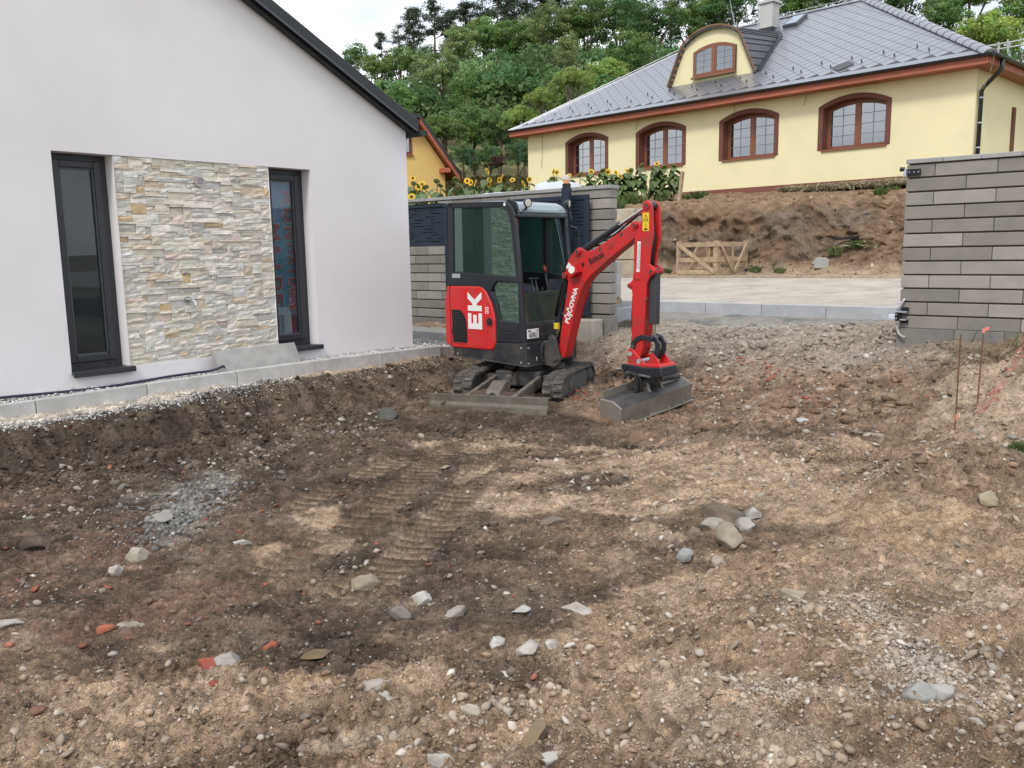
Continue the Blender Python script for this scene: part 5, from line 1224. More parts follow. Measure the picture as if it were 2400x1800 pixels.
dpoly = [(DPRO[0][0],(DY-RY0)/CP)] + dout + [(DPRO[-1][0],(DY-RY0)/CP)]
def in_dormer(u, v):
    if v < (DY-RY0)/CP+.05: return False
    c = False; P = dpoly; n = len(P)
    for i in range(n):
        (x1_,y1_),(x2_,y2_) = P[i],P[(i+1)%n]
        if (y1_ > v) != (y2_ > v) and u < (x2_-x1_)*(v-y1_)/(y2_-y1_+1e-9)+x1_: c = not c
    return c
def clip_poly(P, f):
    o_ = []
    for i in range(len(P)):
        a, b = P[i], P[(i+1)%len(P)]; fa, fb = f(a), f(b)
        if fa >= 0: o_.append(a)
        if (fa > 0) != (fb > 0) and abs(fa-fb) > 1e-12: t = fa/(fa-fb); o_.append((a[0]+(b[0]-a[0])*t, a[1]+(b[1]-a[1])*t))
    return o_
dg = .22; gap = .0055; tiles = []; V0 = .52
nrow = int((VM-V0)/dg)+2
for r in range(0, nrow):
    vc = V0 + dg + r*dg - dg            # centre height of the row (bottom vertex one half diagonal below)
    for c in range(-90, 6):
        uc = c*.44 + (.22 if r % 2 else 0) + .007
        vcen = V0 + r*dg
        P = [(uc,vcen-dg+gap),(uc+dg-gap,vcen),(uc,vcen+dg-gap),(uc-dg+gap,vcen)]
        P = clip_poly(P, lambda p: p[1]-.30); P = clip_poly(P, lambda p: VM-.07-p[1]) if P else P
        P = clip_poly(P, lambda p: p[0]-ul(p[1])-.10) if P else P; P = clip_poly(P, lambda p: ur(p[1])-.10-p[0]) if P else P
        if len(P) < 3: continue
        ar_ = abs(sum(P[i][0]*P[(i+1)%len(P)][1]-P[(i+1)%len(P)][0]*P[i][1] for i in range(len(P))))/2
        if ar_ < .004: continue
        mu_, mv_ = sum(p[0] for p in P)/len(P), sum(p[1] for p in P)/len(P)
        if in_dormer(mu_, mv_): continue
        tiles.append((mu_, mv_, P, ar_))
def tile(mb, P, mu_, mv_, o_=(0,0,0)):
    k = len(P); vlo, vhi = min(p[1] for p in P), max(p[1] for p in P)
    tp = []
    for u, v in P:
        t = (v-vlo)/max(vhi-vlo,1e-6); q = rp(u, v, .013 - .007*t); tp.append((q[0]-o_[0],q[1]-o_[1],q[2]-o_[2]))
    bt = [(lambda q: (q[0]-o_[0],q[1]-o_[1],q[2]-o_[2]))(rp(u,v,.001)) for u, v in P]
    n = mb._p(tp+bt); mb.face(range(n,n+k))
    for i in range(k): j = (i+1)%k; mb.face((n+i,n+k+i,n+k+j,n+j))
tiles.sort(key=lambda q: -(q[3] + .012*q[0]))
rest = MB()
for i, (mu_, mv_, P, ar_) in enumerate(tiles):
    if i < 300:
        o3 = rp(mu_, mv_, 0); mb = MB(); tile(mb, P, mu_, mv_, o3); mb.build('slate_tile', M_SLATE, roof, loc=o3)
    else: tile(rest, P, mu_, mv_)
o = rest.build('far_slate_tiles', M_SLATE, roof); o['kind'] = 'stuff'
# eave strip, ridge and hip caps
es = MB(); n = es._p([rp(RXL-.02,0,.012), rp(RXR+.02,0,.012), rp(ur(.30),.30,.016), rp(ul(.30),.30,.016)]); es.face(range(n,n+4)); es.build('eave_strip', M_SLATE, roof)
def caps_line(a, b, name, r0, n, wd):
    a, b = Vector(a), Vector(b); d = (b-a)/n
    for k in range(n):
        p, q = a+d*k, a+d*(k+1.06); mb = MB(); t = d.normalized(); s_ = t.cross(Vector((0,0,1))).normalized(); up = s_.cross(t)
        if up.z < 0: up = -up
        V = []
        for pt, rr_ in ((p,wd),(q,wd*.90)):
            for an in np.linspace(0, math.pi, 9): V.append(pt + s_*math.cos(an)*rr_ + up*(math.sin(an)*rr_*.75-.02))
        n2 = mb._p(V)
        for i in range(8): mb.face((n2+i,n2+i+1,n2+9+i+1,n2+9+i))
        mb.face([n2+i for i in range(9)]); mb.build(name, M_SLATE, roof)
caps_line(B, C_, 'hip_cap', 0, 22, .17); caps_line(A, D_, 'hip_cap', 0, 22, .085); caps_line(C_, D_, 'ridge_cap', 0, 14, .10)
# lightning conductor on the hips and ridge
lc = MB()
def off(p, dz=.22): return Vector(p)+Vector((0,0,dz))
lc.tube([off(A,.05), off(A,.06)+Vector((.3,.3,.15)), off(D_,.13), off(C_,.13), off(B,.10)+Vector((-.3,.3,.15)), off(B,.14)+Vector((.12,-.02,0)), Vector((.30,-.05,5.75)), Vector((.10,.12,5.45)), Vector((.075,.12,3.6))], .011, 6)
lc.build('lightning_conductor', material('aluminium_wire', (.62,.62,.60), rough=.35, metal=.7), YH)
sup = MB()
for P0, P1, n in ((A,D_,9),(D_,C_,6),(B,C_,9)):
    for t in np.linspace(.06,.96,n):
        q = Vector(P0).lerp(Vector(P1), t); sup.box((q.x-.010,q.y-.010,q.z+.03),(q.x+.010,q.y+.010,q.z+.14))
sup.build('conductor_holders', M_GALV, YH)
# gutter, fascia, soffit
def half_round(p, q, r, name, parent):
    p, q = Vector(p), Vector(q); t = (q-p).normalized(); s_ = t.cross(Vector((0,0,1))); mb = MB(); V = []
    for pt in (p,q):
        for an in np.linspace(math.pi, 2*math.pi, 9): V.append(pt + s_*math.cos(an)*r + Vector((0,0,1))*math.sin(an)*r)
    n = mb._p(V)
    for i in range(8): mb.face((n+i,n+i+1,n+10+i,n+9+i))
    mb.face([n+i for i in range(9)]); mb.face([n+9+i for i in range(9)])
    return mb.build(name, M_GUT, parent)
half_round((RXL-.03,RY0-.06,EV+.005),(RXR+.03,RY0-.06,EV+.005),.068,'gutter',YH); half_round((RXR+.06,RY0-.03,EV+.005),(RXR+.06,RY0+2*RE,EV+.005),.068,'gutter',YH); half_round((RXL-.06,RY0+2*RE,EV+.005),(RXL-.06,RY0-.03,EV+.005),.068,'gutter',YH)
fx = RXL+.03; segs = [(-16.15,-11.9),(-11.9,-7.4),(-7.4,-3.2),(-3.2,.40)]
for a, b in segs:
    for z0, z1 in ((5.952,6.045),(6.048,6.15)): MB().box((a+.003,RY0-.012,z0),(b-.003,RY0+.018,z1)).build('fascia_board', M_FASC, YH)
for z0, z1 in ((5.952,6.045),(6.048,6.15)): MB().box((.385,RY0+.02,z0),(.412,RY0+2*RE,z1)).build('fascia_board', M_FASC, YH); MB().box((RXL+.02,RY0+.02,z0),(RXL+.047,RY0+2*RE,z1)).build('fascia_board', M_FASC, YH)
sf = MB(); sf.box((RXL+.05,RY0+.02,5.955),(.38,0,5.975)); sf.box((.0,0,5.955),(.38,HD,5.975)); sf.box((RXL+.05,0,5.955),(XL,HD,5.975)); sf.build('soffit', M_FASC, YH)
MB().tube([(RXR+.06,.15,EV-.06),(RXR+.06,.15,5.92),(RXR+.02,.15,5.84),(.13,.15,5.52),(.075,.15,5.42),(.07,.15,3.3)], .05, 10).build('downpipe', M_GUT, YH, smooth=True)
for z_ in (5.25,4.65,4.05): MB().cyl((.07,.15,z_),(.07,.15,z_+.03),.055,10).build('pipe_clip', M_GALV, YH)
# snow guards
def guard(u, v):
    b = rp(u,v,.02); MB().prism([(-.025,0),(.025,0),(.005,.075),(-.005,.075)], -.010, .010).build('snow_guard', M_GUT, roof, loc=b)
for k in range(-36, 2):
    u = k*.44+.05; v = 1.25 if k % 2 == 0 else .85
    if ul(v)+.3 < u < ur(v)-.3: guard(u, v)
# vent tile, skylight, chimney, antenna
vt = MB(); n = vt._p([rp(-3.53,.45,.035), rp(-3.19,.79,.03), rp(-3.53,1.13,.025), rp(-3.87,.79,.03)]); vt.face(range(n,n+4)); vt.build('vent_tile', material('dull_slate', (.075,.075,.078), rough=.7), roof)
sk_ = MB()
for h0, h1, e in ((.0,.10,0),):
    P = [(-7.60,5.40),(-7.08,5.40),(-7.08,6.22),(-7.60,6.22)]; n = sk_._p([rp(u,v,.02) for u,v in P]+[rp(u,v,.12) for u,v in P]); sk_.face(range(n+4,n+8))
    for i in range(4): j = (i+1)%4; sk_.face((n+i,n+j,n+4+j,n+4+i))
sky_o = sk_.build('skylight', material('skylight_frame', (.10,.10,.11), rough=.4), YH)
mb = MB(); n = mb._p([rp(u,v,.128) for u,v in [(-7.54,5.46),(-7.14,5.46),(-7.14,6.16),(-7.54,6.16)]]); mb.face(range(n,n+4)); mb.build('skylight_pane', glass('sky_pane', (.2,.2,.22), .55), sky_o)
ch = MB(); cx0, cx1, cy0, cy1 = -8.47, -7.99, 4.10, 4.55
ch.box((cx0,cy0,8.75),(cx1,cy1,9.92)); cho = ch.build('chimney', material('chimney_render', (.50,.50,.49), rough=.95, var=.08, vscale=4, bump=.4), YH)
MB().box((cx0-.06,cy0-.06,9.90),(cx1+.06,cy1+.06,9.985)).build('chimney_cap', M_CONC, cho); MB().box((cx0-.015,cy0-.015,8.7),(cx1+.015,cy1+.015,9.10)).build('chimney_flashing', M_GUT, cho); MB().box((cx0+.12,cy0+.12,9.985),(cx1-.12,cy1-.12,10.2)).build('flue', M_CONC, cho)
MB().cyl((cx0-.10,cy0+.1,8.9),(cx0-.10,cy0+.1,10.4),.022,8).build('antenna_mast', M_GALV, cho)
ds = MB(); dcen = Vector((cx0-.26,cy0-.05,9.78)); dn = Vector((-.5,-.85,.15)).normalized(); ds.tube([dcen, dcen+dn*.03, dcen+dn*.07], [.03,.12,.17], 16, caps=False); ds.tube([(cx0-.10,cy0+.1,9.78),dcen], .014, 6); ds.build('radio_dish', material('white_dish', (.70,.74,.78), rough=.4), cho)
MB().tube([rp(-10.05,6.55,.0), (-10.18,4.9,10.6)], [.018,.006], 6).build('lightning_rod', M_GALV, YH)
# ---- dormer
dm = MB(); dm.poly([(x,DY,z) for x, z in DPRO]); dmo = dm.build('dormer', M_YEL_R, YH)
# front wall pieces around the window would overlap a hole, so the window sits in a shallow box in front of the wall
arched_window(-8.10, 1.56, 7.15, 7.93, 8.10, DY-.10, full=False, depth=.02)
MB().prism([(-8.88,7.15)] + arch(-8.10,.78,7.93,8.10) + [(-7.32,7.15)], DY-.02, DY-.005).build('window_backing', M_SLJ, dmo)
skin = MB(); prevf = None
for i in range(len(DPRO)-1):
    (xa,za),(xb,zb_) = DPRO[i], DPRO[i+1]
    pts = []
    for (x, z) in ((xa,za),(xb,zb_)):
        y = max(DY+.01, hit(x, z)); pts.append((dorm_at(x,z,DY-.14), dorm_at(x,z,y+.25)))
    skin.poly([pts[0][0],pts[1][0],pts[1][1],pts[0][1]])
    # outer layer a little above
M_DSL = material('dormer_slate_dark_reflect', (.055,.058,.066), rough=.35, var=.1, vscale=4)  # slate darkened in colour for the wooded hill it mirrors
sko = skin.build('dormer_roof', M_DSL, dmo)
m_ = sko.modifiers.new('thick','SOLIDIFY'); m_.thickness = .05; m_.offset = -1
sm = MB()
for i in (9,10,11,12,13):
    for f in (.0,.5):
        x = DPRO[i][0]+(DPRO[i+1][0]-DPRO[i][0])*f; z = DPRO[i][1]+(DPRO[i+1][1]-DPRO[i][1])*f; y = max(DY+.02, hit(x,z))
        a_, b_ = Vector(dorm_at(x,z,DY-.12)), Vector(dorm_at(x,z,y+.1)); nrm = Vector((.9,0,.35)).normalized(); sm.tube([a_+nrm*.012, b_+nrm*.012], .012, 4)
sm.build('standing_seam', M_GUT, dmo)
vb = MB()
for i in range(len(DPRO)-1):
    (xa,za),(xb,zb_) = DPRO[i], DPRO[i+1]; an = math.atan2(zb_-za, xb-xa); nx_, nz_ = -math.sin(an), math.cos(an)
    vb.prism([(xa,za),(xb,zb_),(xb+nx_*.055,zb_+nz_*.055),(xa+nx_*.055,za+nz_*.055)], DY-.165, DY-.142)
vb.build('verge_board', material('weathered_verge', (.20,.115,.07), rough=.85, var=.3, vscale=6), dmo)
# exposed lath ends under the dormer verge
M_LATH = material('bare_lath', (.42,.24,.12), rough=.85, var=.2); 
for i in range(len(DPRO)-1):
    (xa,za),(xb,zb_) = DPRO[i], DPRO[i+1]; L = math.hypot(xb-xa, zb_-za); nn = max(1, round(L/.20))
    for k in range(nn):
        t = (k+.5)/nn; x, z = xa+(xb-xa)*t, za+(zb_-za)*t; an = math.atan2(zb_-za, xb-xa)
        nx_, nz_ = math.sin(an), -math.cos(an)       # inward
        tx, tz_ = math.cos(an), math.sin(an); w2 = .035
        q = [(x-tx*w2,z-tz_*w2),(x+tx*w2,z+tz_*w2),(x+tx*w2+nx_*.05,z+tz_*w2+nz_*.05),(x-tx*w2+nx_*.05,z-tz_*w2+nz_*.05)]
        MB().prism(q, DY-.135, DY-.005).build('lath_end', M_LATH, dmo)
# valley flashing along the right cheek
vf = MB(); vp = [(u, v) for u, v in dout[8:]]
for (u0,v0),(u1,v1) in zip(vp[:-1], vp[1:]):
    n = vf._p([rp(u0-.12,v0,.06), rp(u1-.12,v1,.06), rp(u1+.13,v1,.03), rp(u0+.13,v0,.03)]); vf.face(range(n,n+4))
vf.build('valley_flashing', M_GUT, dmo)
# side door frame glimpsed on the right hand wall and loose wires below the eave
MB().box((-.03,2.75,4.0),(.05,2.95,5.3)).build('side_window_surround', M_SURR, YH)
M_WIRE = material('loose_wire', (.06,.05,.045))
for x, l in ((-14.9,1.2),(-10.5,.3),(-6.8,.32),(-4.5,.3)): MB().tube([(x,-.015,5.95),(x+.03,-.05,5.95-l*.5),(x-.05,-.03,5.95-l)], .006, 5).build('loose_wire', M_WIRE, YH)

# ------------------------------------------------------------------ ochre house behind the white one
OH = empty('ochre_house', at(955,470,36)*1.0, R(24)); OH.location.z = 0; prop(OH, 'ochre house with brown timber eaves half hidden behind the white house', 'house')
OC = at(955,470,36)
def oh_pt(px, py):
    d = ray(px, py); o3 = Vector((0,0,CZ)); nrm = Vector((-math.sin(R(24)), math.cos(R(24)),0)); t = nrm.dot(Vector((OC.x,OC.y,0))-o3)/nrm.dot(d); p = o3+d*t
    q = p-Vector((OC.x,OC.y,0)); return (q.x*math.cos(R(24))+q.y*math.sin(R(24)), p.z)
e1 = oh_pt(985,300); e2 = oh_pt(1046,388); c1 = oh_pt(1043,420); sl_ = (e2[1]-e1[1])/(e2[0]-e1[0])
M_OCH = material('ochre_render', (.74,.50,.18), rough=.93, var=.04, bump=.3)
xr = c1[0]; zr = e1[1]+sl_*(xr-e1[0])-.1; xpk = oh_pt(974,284)[0]; zpk = e1[1]+sl_*(xpk-e1[0])-.1
MB().prism([(xpk-4,2),(xr,2),(xr,zr),(xpk,zpk),(xpk-3,zpk),(xpk-4,zr)], 0, 9).build('wall', M_OCH, OH)
xe = oh_pt(1070,425)[0]
def zro(x): return e1[1]+sl_*(x-e1[0])
rr_ = MB(); rr_.prism([(xe,zro(xe)+.05),(xe,zro(xe)+.22),(xpk,zro(xpk)+.22),(xpk-3,zro(xpk)+.22),(xpk-3,zro(xpk)+.05),(xpk,zro(xpk)+.05)], -.6, 9.5); ro_ = rr_.build('roof', M_GUT, OH)
rr_ = MB(); rr_.prism([(xe-.05,zro(xe-.05)-.16),(xe-.05,zro(xe-.05)+.06),(xpk,zro(xpk)+.06),(xpk,zro(xpk)-.16)], -.58, -.50); rr_.build('barge_board', M_FASC, ro_)
rr_ = MB(); rr_.prism([(xe-.1,zro(xe-.1)-.02),(xe-.1,zro(xe-.1)+.05),(xpk,zro(xpk)+.05),(xpk,zro(xpk)-.02)], -.50, 9.3); rr_.build('soffit', M_FASC, ro_)
MB().box((xr-.25,-.55,zro(xr)-.42),(xr+.05,.0,zro(xr)-.24)).build('purlin_end', M_FASC, ro_)
w0 = oh_pt(953,320); w1 = oh_pt(962,362)
wx = w1[0]; ow = MB(); ow.prism([(wx-.95,w1[1]),(wx+.06,w1[1]),(wx+.06,w0[1]+.15),(wx-.15,w0[1]+.40),(wx-.95,w0[1]+.42)], -.04, .0); owo = ow.build('window', M_SURR, OH)
MB().prism([(wx-.85,w1[1]+.09),(wx-.07,w1[1]+.09),(wx-.07,w0[1]+.10),(wx-.2,w0[1]+.28),(wx-.85,w0[1]+.3)], -.06, -.045).build('pane', M_YP, owo); MB().box((wx-1.0,-.09,w1[1]-.06),(wx+.10,.0,w1[1])).build('sill', M_FASC, owo)
# ------------------------------------------------------------------ wooded hillside
def leaf_mat(name, col, trans=.38, huevar=.008, objvar=.22):
    m = material(name, attr=True, rough=.65, spec=.25, trans=trans, huevar=huevar, objvar=objvar); return m
def leaf_quads(centres, normals, size, r, tint, aspect=.62):
    n = len(centres); nr = normals + r.normal(0,.75,(n,3)); nr /= np.linalg.norm(nr,axis=1,keepdims=True)
    a = np.cross(nr, r.normal(0,1,(n,3))); a /= np.linalg.norm(a,axis=1,keepdims=True); b = np.cross(nr, a)
    s = (size*r.uniform(.6,1.35,n))[:,None]
    V = np.stack([centres-a*s*.5, centres+b*s*aspect*.5+nr*s*.08, centres+a*s*.5, centres-b*s*aspect*.5+nr*s*.08], 1)
    return V.reshape(-1,3), np.arange(n*4).reshape(-1,4), np.repeat(tint,4,0)
def crown(seed, nclump=125, per=85, shape=(1,1,1.05), leaf=.066, droop=0.0, base=(0.114,0.190,0.049), hollow=.35, spiky=0.0):
    r = np.random.default_rng(seed); C, N, T = [], [], []
    # uneven outline : a few big lobes, clumps sit on them
    lobes = r.normal(0,1,(9,3)); lobes /= np.linalg.norm(lobes,axis=1,keepdims=True); lobes[:,2] = np.abs(lobes[:,2])*.9-.25; lr = r.uniform(.35,.6,9); lo = r.uniform(.40,.70,9)
    for k in range(nclump):
        j = r.integers(9); d = r.normal(0,1,3); d /= np.linalg.norm(d)
        c = lobes[j]*lo[j] + d*lr[j]*r.uniform(hollow,1)**.5
        c = c*np.array(shape); cr = r.uniform(.10,.21)
        m = int(per*r.uniform(.6,1.3)); q = r.normal(0,1,(m,3)); q /= np.linalg.norm(q,axis=1,keepdims=True)
        rad = cr*r.uniform(.35,1,m)[:,None]**.6; p = c + q*rad*np.array((1.15,1.15,.75)); p[:,2] -= droop*np.abs(q[:,2])*cr
        up = q*.7 + np.array((0,0,.55)) + d*.3
        br = r.uniform(.72,1.25)*(1+.12*r.normal(0,1,m))
        hue = np.array((1+.10*r.normal(),1,1+.08*r.normal()))
        C.append(p); N.append(up); T.append(np.clip(np.array(base)*hue*br[:,None],.005,.6))
    C = np.concatenate(C); N = np.concatenate(N); T = np.concatenate(T)
    return leaf_quads(C, N, leaf, r, T)
def trunk_mesh(seed, h=1.0, limbs=5):
    r = random.Random(seed); mb = MB(); mb.tube([(0,0,-.05),(.02,.01,h*.4),(r.uniform(-.05,.05),0,h)], [.055,.042,.02], 8)
    for k in range(limbs):
        a = r.uniform(0,6.28); z0 = h*r.uniform(.35,.8); l = r.uniform(.3,.6)
        mb.tube([(0.01,0,z0),(math.cos(a)*l*.5,math.sin(a)*l*.5,z0+l*.45),(math.cos(a)*l,math.sin(a)*l,z0+l*.7)], [.026,.016,.006], 6)
    return mb.mesh('trunk', material('bark', (.10,.078,.058), rough=.95, var=.3, vscale=12, bump=.6, bscale=30))
LEAFM = leaf_mat('tree_leaves', None)
DEC = []
for i, kw in enumerate([dict(base=(0.175,0.281,0.094)), dict(base=(0.205,0.319,0.099),shape=(1,1,.9)), dict(base=(0.129,0.220,0.084),shape=(1,1,1.15)), dict(base=(0.249,0.339,0.136),shape=(.95,.95,1.2),leaf=.058), dict(base=(0.328,0.407,0.175),shape=(.62,.62,1.55),leaf=.05,nclump=140,droop=.3), dict(base=(0.288,0.402,0.106),shape=(1.05,1.05,.85))]):
    V, F, T = crown(20+i, **kw); DEC.append(fast_mesh('leafy_crown', V, F, LEAFM, T))
TRK = [trunk_mesh(i) for i in range(3)]
def pine(seed, tiers, sparse):
    r = np.random.default_rng(seed); C, N, T = [], [], []; h = 1.0
    mb = MB(); mb.tube([(0,0,-.05),(.008,0,.5),(0,.004,1.0)], [.020,.013,.004], 7)
    for k in range(tiers):
        z = .30 + .68*k/(tiers-1); L = (.27*(1-z)**.55+.05)*r.uniform(.55,1.25); nb = r.integers(3,6)
        for b in range(nb):
            if r.random() < sparse: continue
            a = r.uniform(0,6.28); l = L*r.uniform(.6,1.2); e = np.array((math.cos(a)*l, math.sin(a)*l, z + .02 + .10*l))
            mb.tube([(0,0,z),tuple(e*.55+np.array((0,0,z))*.45),tuple(e)], [.006,.004,.002], 4, caps=False)
            for q in range(6):
                t = r.uniform(.25,1.05); c = np.array((0,0,z))*(1-t) + e*t; m = 30; d = r.normal(0,1,(m,3))
                p = c + d*np.array((.034,.034,.019)); C.append(p); N.append(np.tile((0,0,1.),(m,1))+d*.4); T.append(np.clip(np.array((.105,.135,.092))*r.uniform(.7,1.25)*(1+.15*r.normal(0,1,(m,1))),.004,.3))
    C = np.concatenate(C); N = np.concatenate(N); T = np.concatenate(T)
    V, F, T = leaf_quads(C, N, .034, r, T, .35)
    return fast_mesh('needles', V, F, LEAFM, T), mb.mesh('pine_trunk', bpy.data.materials['bark'])
PINES = [pine(3,13,.40), pine(4,11,.48), pine(6,9,.55), pine(9,12,.5)]
def tree(px, py, rpx, depth, var, label, sz=1.0, name='leafy_tree', grp='leafy trees on the hillside'):
    c = at(px, py, depth); r_ = rpx/FPX*depth; zb = float(hill(np.array(c.x), np.array(c.y)))
    zb = min(zb, c.z-r_*.8)
    rt = empty(name, (c.x,c.y,zb), rnd.uniform(0,6.28)); prop(rt, label, 'tree', grp)
    link('crown', DEC[var], rt, loc=(0,0,c.z-zb), rot=(0,0,rnd.uniform(0,6.28)), scale=(r_*.98,r_*.98,r_*sz*.98))
    link('trunk', TRK[var%3], rt, scale=(r_*1.1,r_*1.1,max(.5,(c.z-zb)*1.05)))
    return rt
def ptree(px, pyt, hpx, depth, var, label):
    t_ = at(px, pyt, depth); h = hpx/FPX*depth; zb = t_.z-h
    rt = empty('pine_tree', (t_.x,t_.y,zb), rnd.uniform(0,6.28)); prop(rt, label, 'pine', 'pines along the ridge')
    me, tm = PINES[var]; link('crown', me, rt, scale=(h*.95,h*.95,h)); link('trunk', tm, rt, scale=(h*.95,h*.95,h))
TREES = [
 (985,330,46,44,0,'low round tree just right of the ochre house eave'),(1045,305,58,45,1,'bushy green tree behind the ochre house roof'),(1110,300,60,46,0,'broad bush-like tree above the dry grass slope'),
 (1172,312,58,45,2,'dark shrubby tree above the green wire fence posts'),(1228,280,52,44,5,'yellow-green tree touching the left tip of the slate roof'),(1085,368,40,43,2,'small dark shrub at the foot of the wood left of the red bush'),
 (1150,372,38,43,0,'small shrub at the foot of the wood behind the red bush'),(1215,362,40,42,2,'small dark shrub beside the left corner of the yellow house'),(1015,372,36,42,0,'small shrub beside the ochre house barge board'),
 (1270,232,46,43,5,'light green bush along the left hip of the slate roof'),(1345,190,50,43,5,'light green bush higher up along the left hip of the slate roof'),
 (880,218,50,56,1,'fresh green tree above the lower verge of the white house'),(935,245,52,55,0,'green tree behind the gutter end of the white house'),(990,255,58,56,2,'dark green tree left in the middle of the wood'),
 (1035,172,62,58,3,'pale olive tree standing out in the middle of the wood'),(1108,220,66,57,0,'deep green tree right of the pale olive tree'),(1170,205,66,58,2,'dark tree in the hollow of the wood'),
 (1240,195,64,57,2,'dark tree left of the tall pale tree'),(1332,130,50,47,4,'tall pale slender tree rising above the left hip of the slate roof'),(1420,175,62,49,5,'bright green tree right of the tall pale tree'),(1480,130,66,52,0,'green tree directly left of the dormer'),
 (832,138,38,70,2,'round tree on the skyline just above the black verge'),(885,158,44,69,1,'green tree under the leftmost pines'),(938,150,46,70,0,'green tree under the second pine from the left'),(1000,152,44,70,2,'dark tree under the tallest left pine'),
 (1085,110,58,68,3,'pale round tree below the pine row'),(1150,85,62,69,1,'broad green crown below the middle pines'),(1215,95,58,68,0,'green crown where the sky shows between trunks'),(1290,70,70,66,3,'pale green crown behind the tall slender tree'),
 (1370,60,74,67,0,'large green crown up the hill left of the dormer'),(1450,45,74,68,2,'dark green crown above the bright green tree'),(1535,70,70,64,2,'dark crown behind the dormer top'),(1625,45,74,66,0,'green crown between dormer and chimney'),
 (1715,25,70,64,2,'dark crown behind the white chimney'),(1855,5,70,62,0,'green crown above the roof ridge right of the chimney'),(1960,-25,70,62,2,'dark crown above the middle of the ridge'),(2120,5,70,60,2,'dark tree above the right hip of the slate roof'),
 (2215,45,62,56,0,'green tree behind the right hip caps'),(2330,85,88,46,5,'spreading bright green tree with dark trunk at the right edge'),(2410,30,80,50,0,'tree half cut by the right edge of the view'),(2275,-20,80,60,1,'tall green tree behind the spreading tree'),
]
for t_ in TREES: tree(*t_)
ordn = ['first','second','third','fourth','fifth','sixth','seventh','eighth','ninth','tenth','eleventh','twelfth','thirteenth','fourteenth']
for k, (px, py, h, v) in enumerate([(893,80,105,1),(933,62,130,2),(968,22,170,0),(1016,2,205,3),(1055,28,170,0),(1090,12,185,1),(1130,-5,200,2),(1165,-18,215,3),(1200,2,190,1),(1234,-30,220,2),(1268,-18,200,0),(1312,-22,210,1),(1385,-45,220,3),(1462,-40,230,1)]):
    ptree(px, py, h, 84, v, f'{ordn[k]} pine from the left along the ridge skyline')
for k, (px, py, h, v, lab) in enumerate([(1572,-30,190,2,'bare-trunked pine behind the dormer'),(1680,-60,200,3,'pine rising behind the antenna of the yellow house'),(1900,-70,190,1,'pine above the slate roof ridge'),(2185,-50,190,2,'pine above the right hip of the slate roof')]): ptree(px, py, h, 70, v, lab)
# closed canopy of the wood behind and between the single trees
r = np.random.default_rng(77); C, N, T = [], [], []; got = 0
while got < 720:
    yy = r.uniform(47,98); xx = r.uniform(-.30,.72)*yy; zz = float(hill(np.array(xx), np.array(yy))); h = r.uniform(.6,5.5); cr = r.uniform(.8,1.6)
    q = Vector((xx,yy,zz+h+cr*1.2))-Vector((0,0,CZ)); f = q.dot(CF); px = 1200+FPX*q.dot(CR)/f; py = 900-FPX*q.dot(CU)/f
    if py < np.interp(px, [700,800,850,900,960,1030,1100,1180,1260,1400,2400], [300,200,165,150,150,120,105,90,75,20,-60]): continue
    if 1040 < px < 1245 and py > 330: continue
    m = 190; d = r.normal(0,1,(m,3)); d /= np.linalg.norm(d,axis=1,keepdims=True); d[:,2] = np.abs(d[:,2])*1.0-.15
    C.append(np.array((xx,yy,zz+h)) + d*cr*r.uniform(.55,1.05,(m,1))*np.array((1.2,1.2,.85))); N.append(d*.7+np.array((0,-.2,.6))); T.append(np.array((.155,.245,.092))*r.uniform(.65,1.15)*(1+.14*r.normal(0,1,(m,1)))*np.array((1+.12*r.normal(),1,1))); got += 1
C = np.concatenate(C); N = np.concatenate(N); T = np.clip(np.concatenate(T),.01,.5); V, F, T = leaf_quads(C, N, .29, r, T)
prop(link('woodland', fast_mesh('woodland', V, F, LEAFM, T)), 'closed green canopy of the wood behind the single trees', 'woodland', kind='stuff')
# scrub and dry grass on the slope between the houses
r = np.random.default_rng(78); n = 16000
px = r.uniform(1050,1245,n); dep = r.uniform(33,44,n)
xx = (px-1200)/FPX*dep*1.01; zz = hill(xx, dep)
P = np.stack([xx, dep, zz + r.uniform(0,.45,n)], 1); dry = r.random(n) < .6
T = np.where(dry[:,None], np.array((.30,.23,.11)), np.array((.10,.13,.045)))*r.uniform(.6,1.25,(n,1))
V, F, T = leaf_quads(P, np.tile((0,-1,.2),(n,1)), .30, r, T, .25)
prop(link('dry_grass', fast_mesh('dry_grass', V, F, LEAFM, T)), 'dry tawny grass on the slope between the two yellow houses', 'grass', kind='stuff')
V, F, T = crown(91, nclump=60, per=40, base=(0.114,0.060,0.054), leaf=.12); rb = at(1168,378,40)
rt = empty('red_bush', (rb.x,rb.y,rb.z-.6)); prop(rt, 'dark reddish bush on the dry slope left of the yellow house', 'bush')
link('foliage', fast_mesh('foliage', V, F, LEAFM, T), rt, loc=(0,0,.5), scale=(.55,.55,.45)); MB().tube([(0,0,-.2),(0,0,.5)], .03, 6).build('stem', bpy.data.materials['bark'], rt)
WF = empty('wire_fence', at(1157,375,41)); prop(WF, 'green wire fence with three thin posts at the edge of the wood', 'fence')
wfl = WF.location
M_GRN = material('green_post', (.02,.085,.06), rough=.5)
tops = []
for px, y0, y1 in ((1043,352,385),(1100,350,380),(1157,343,376),(1219,334,371)):
    a, b = at(px,y1,41)-wfl, at(px,y0,41)-wfl; MB().cyl(tuple(a-Vector((0,0,.3))), tuple(b), .03, 6).build('fence_post', M_GRN, WF); tops.append((a,b))
for (a,b),(c,d) in zip(tops[:-1],tops[1:]):
    for t in (.2,.5,.8): MB().tube([a.lerp(b,t), c.lerp(d,t)], .006, 4).build('wire', M_GRN, WF)
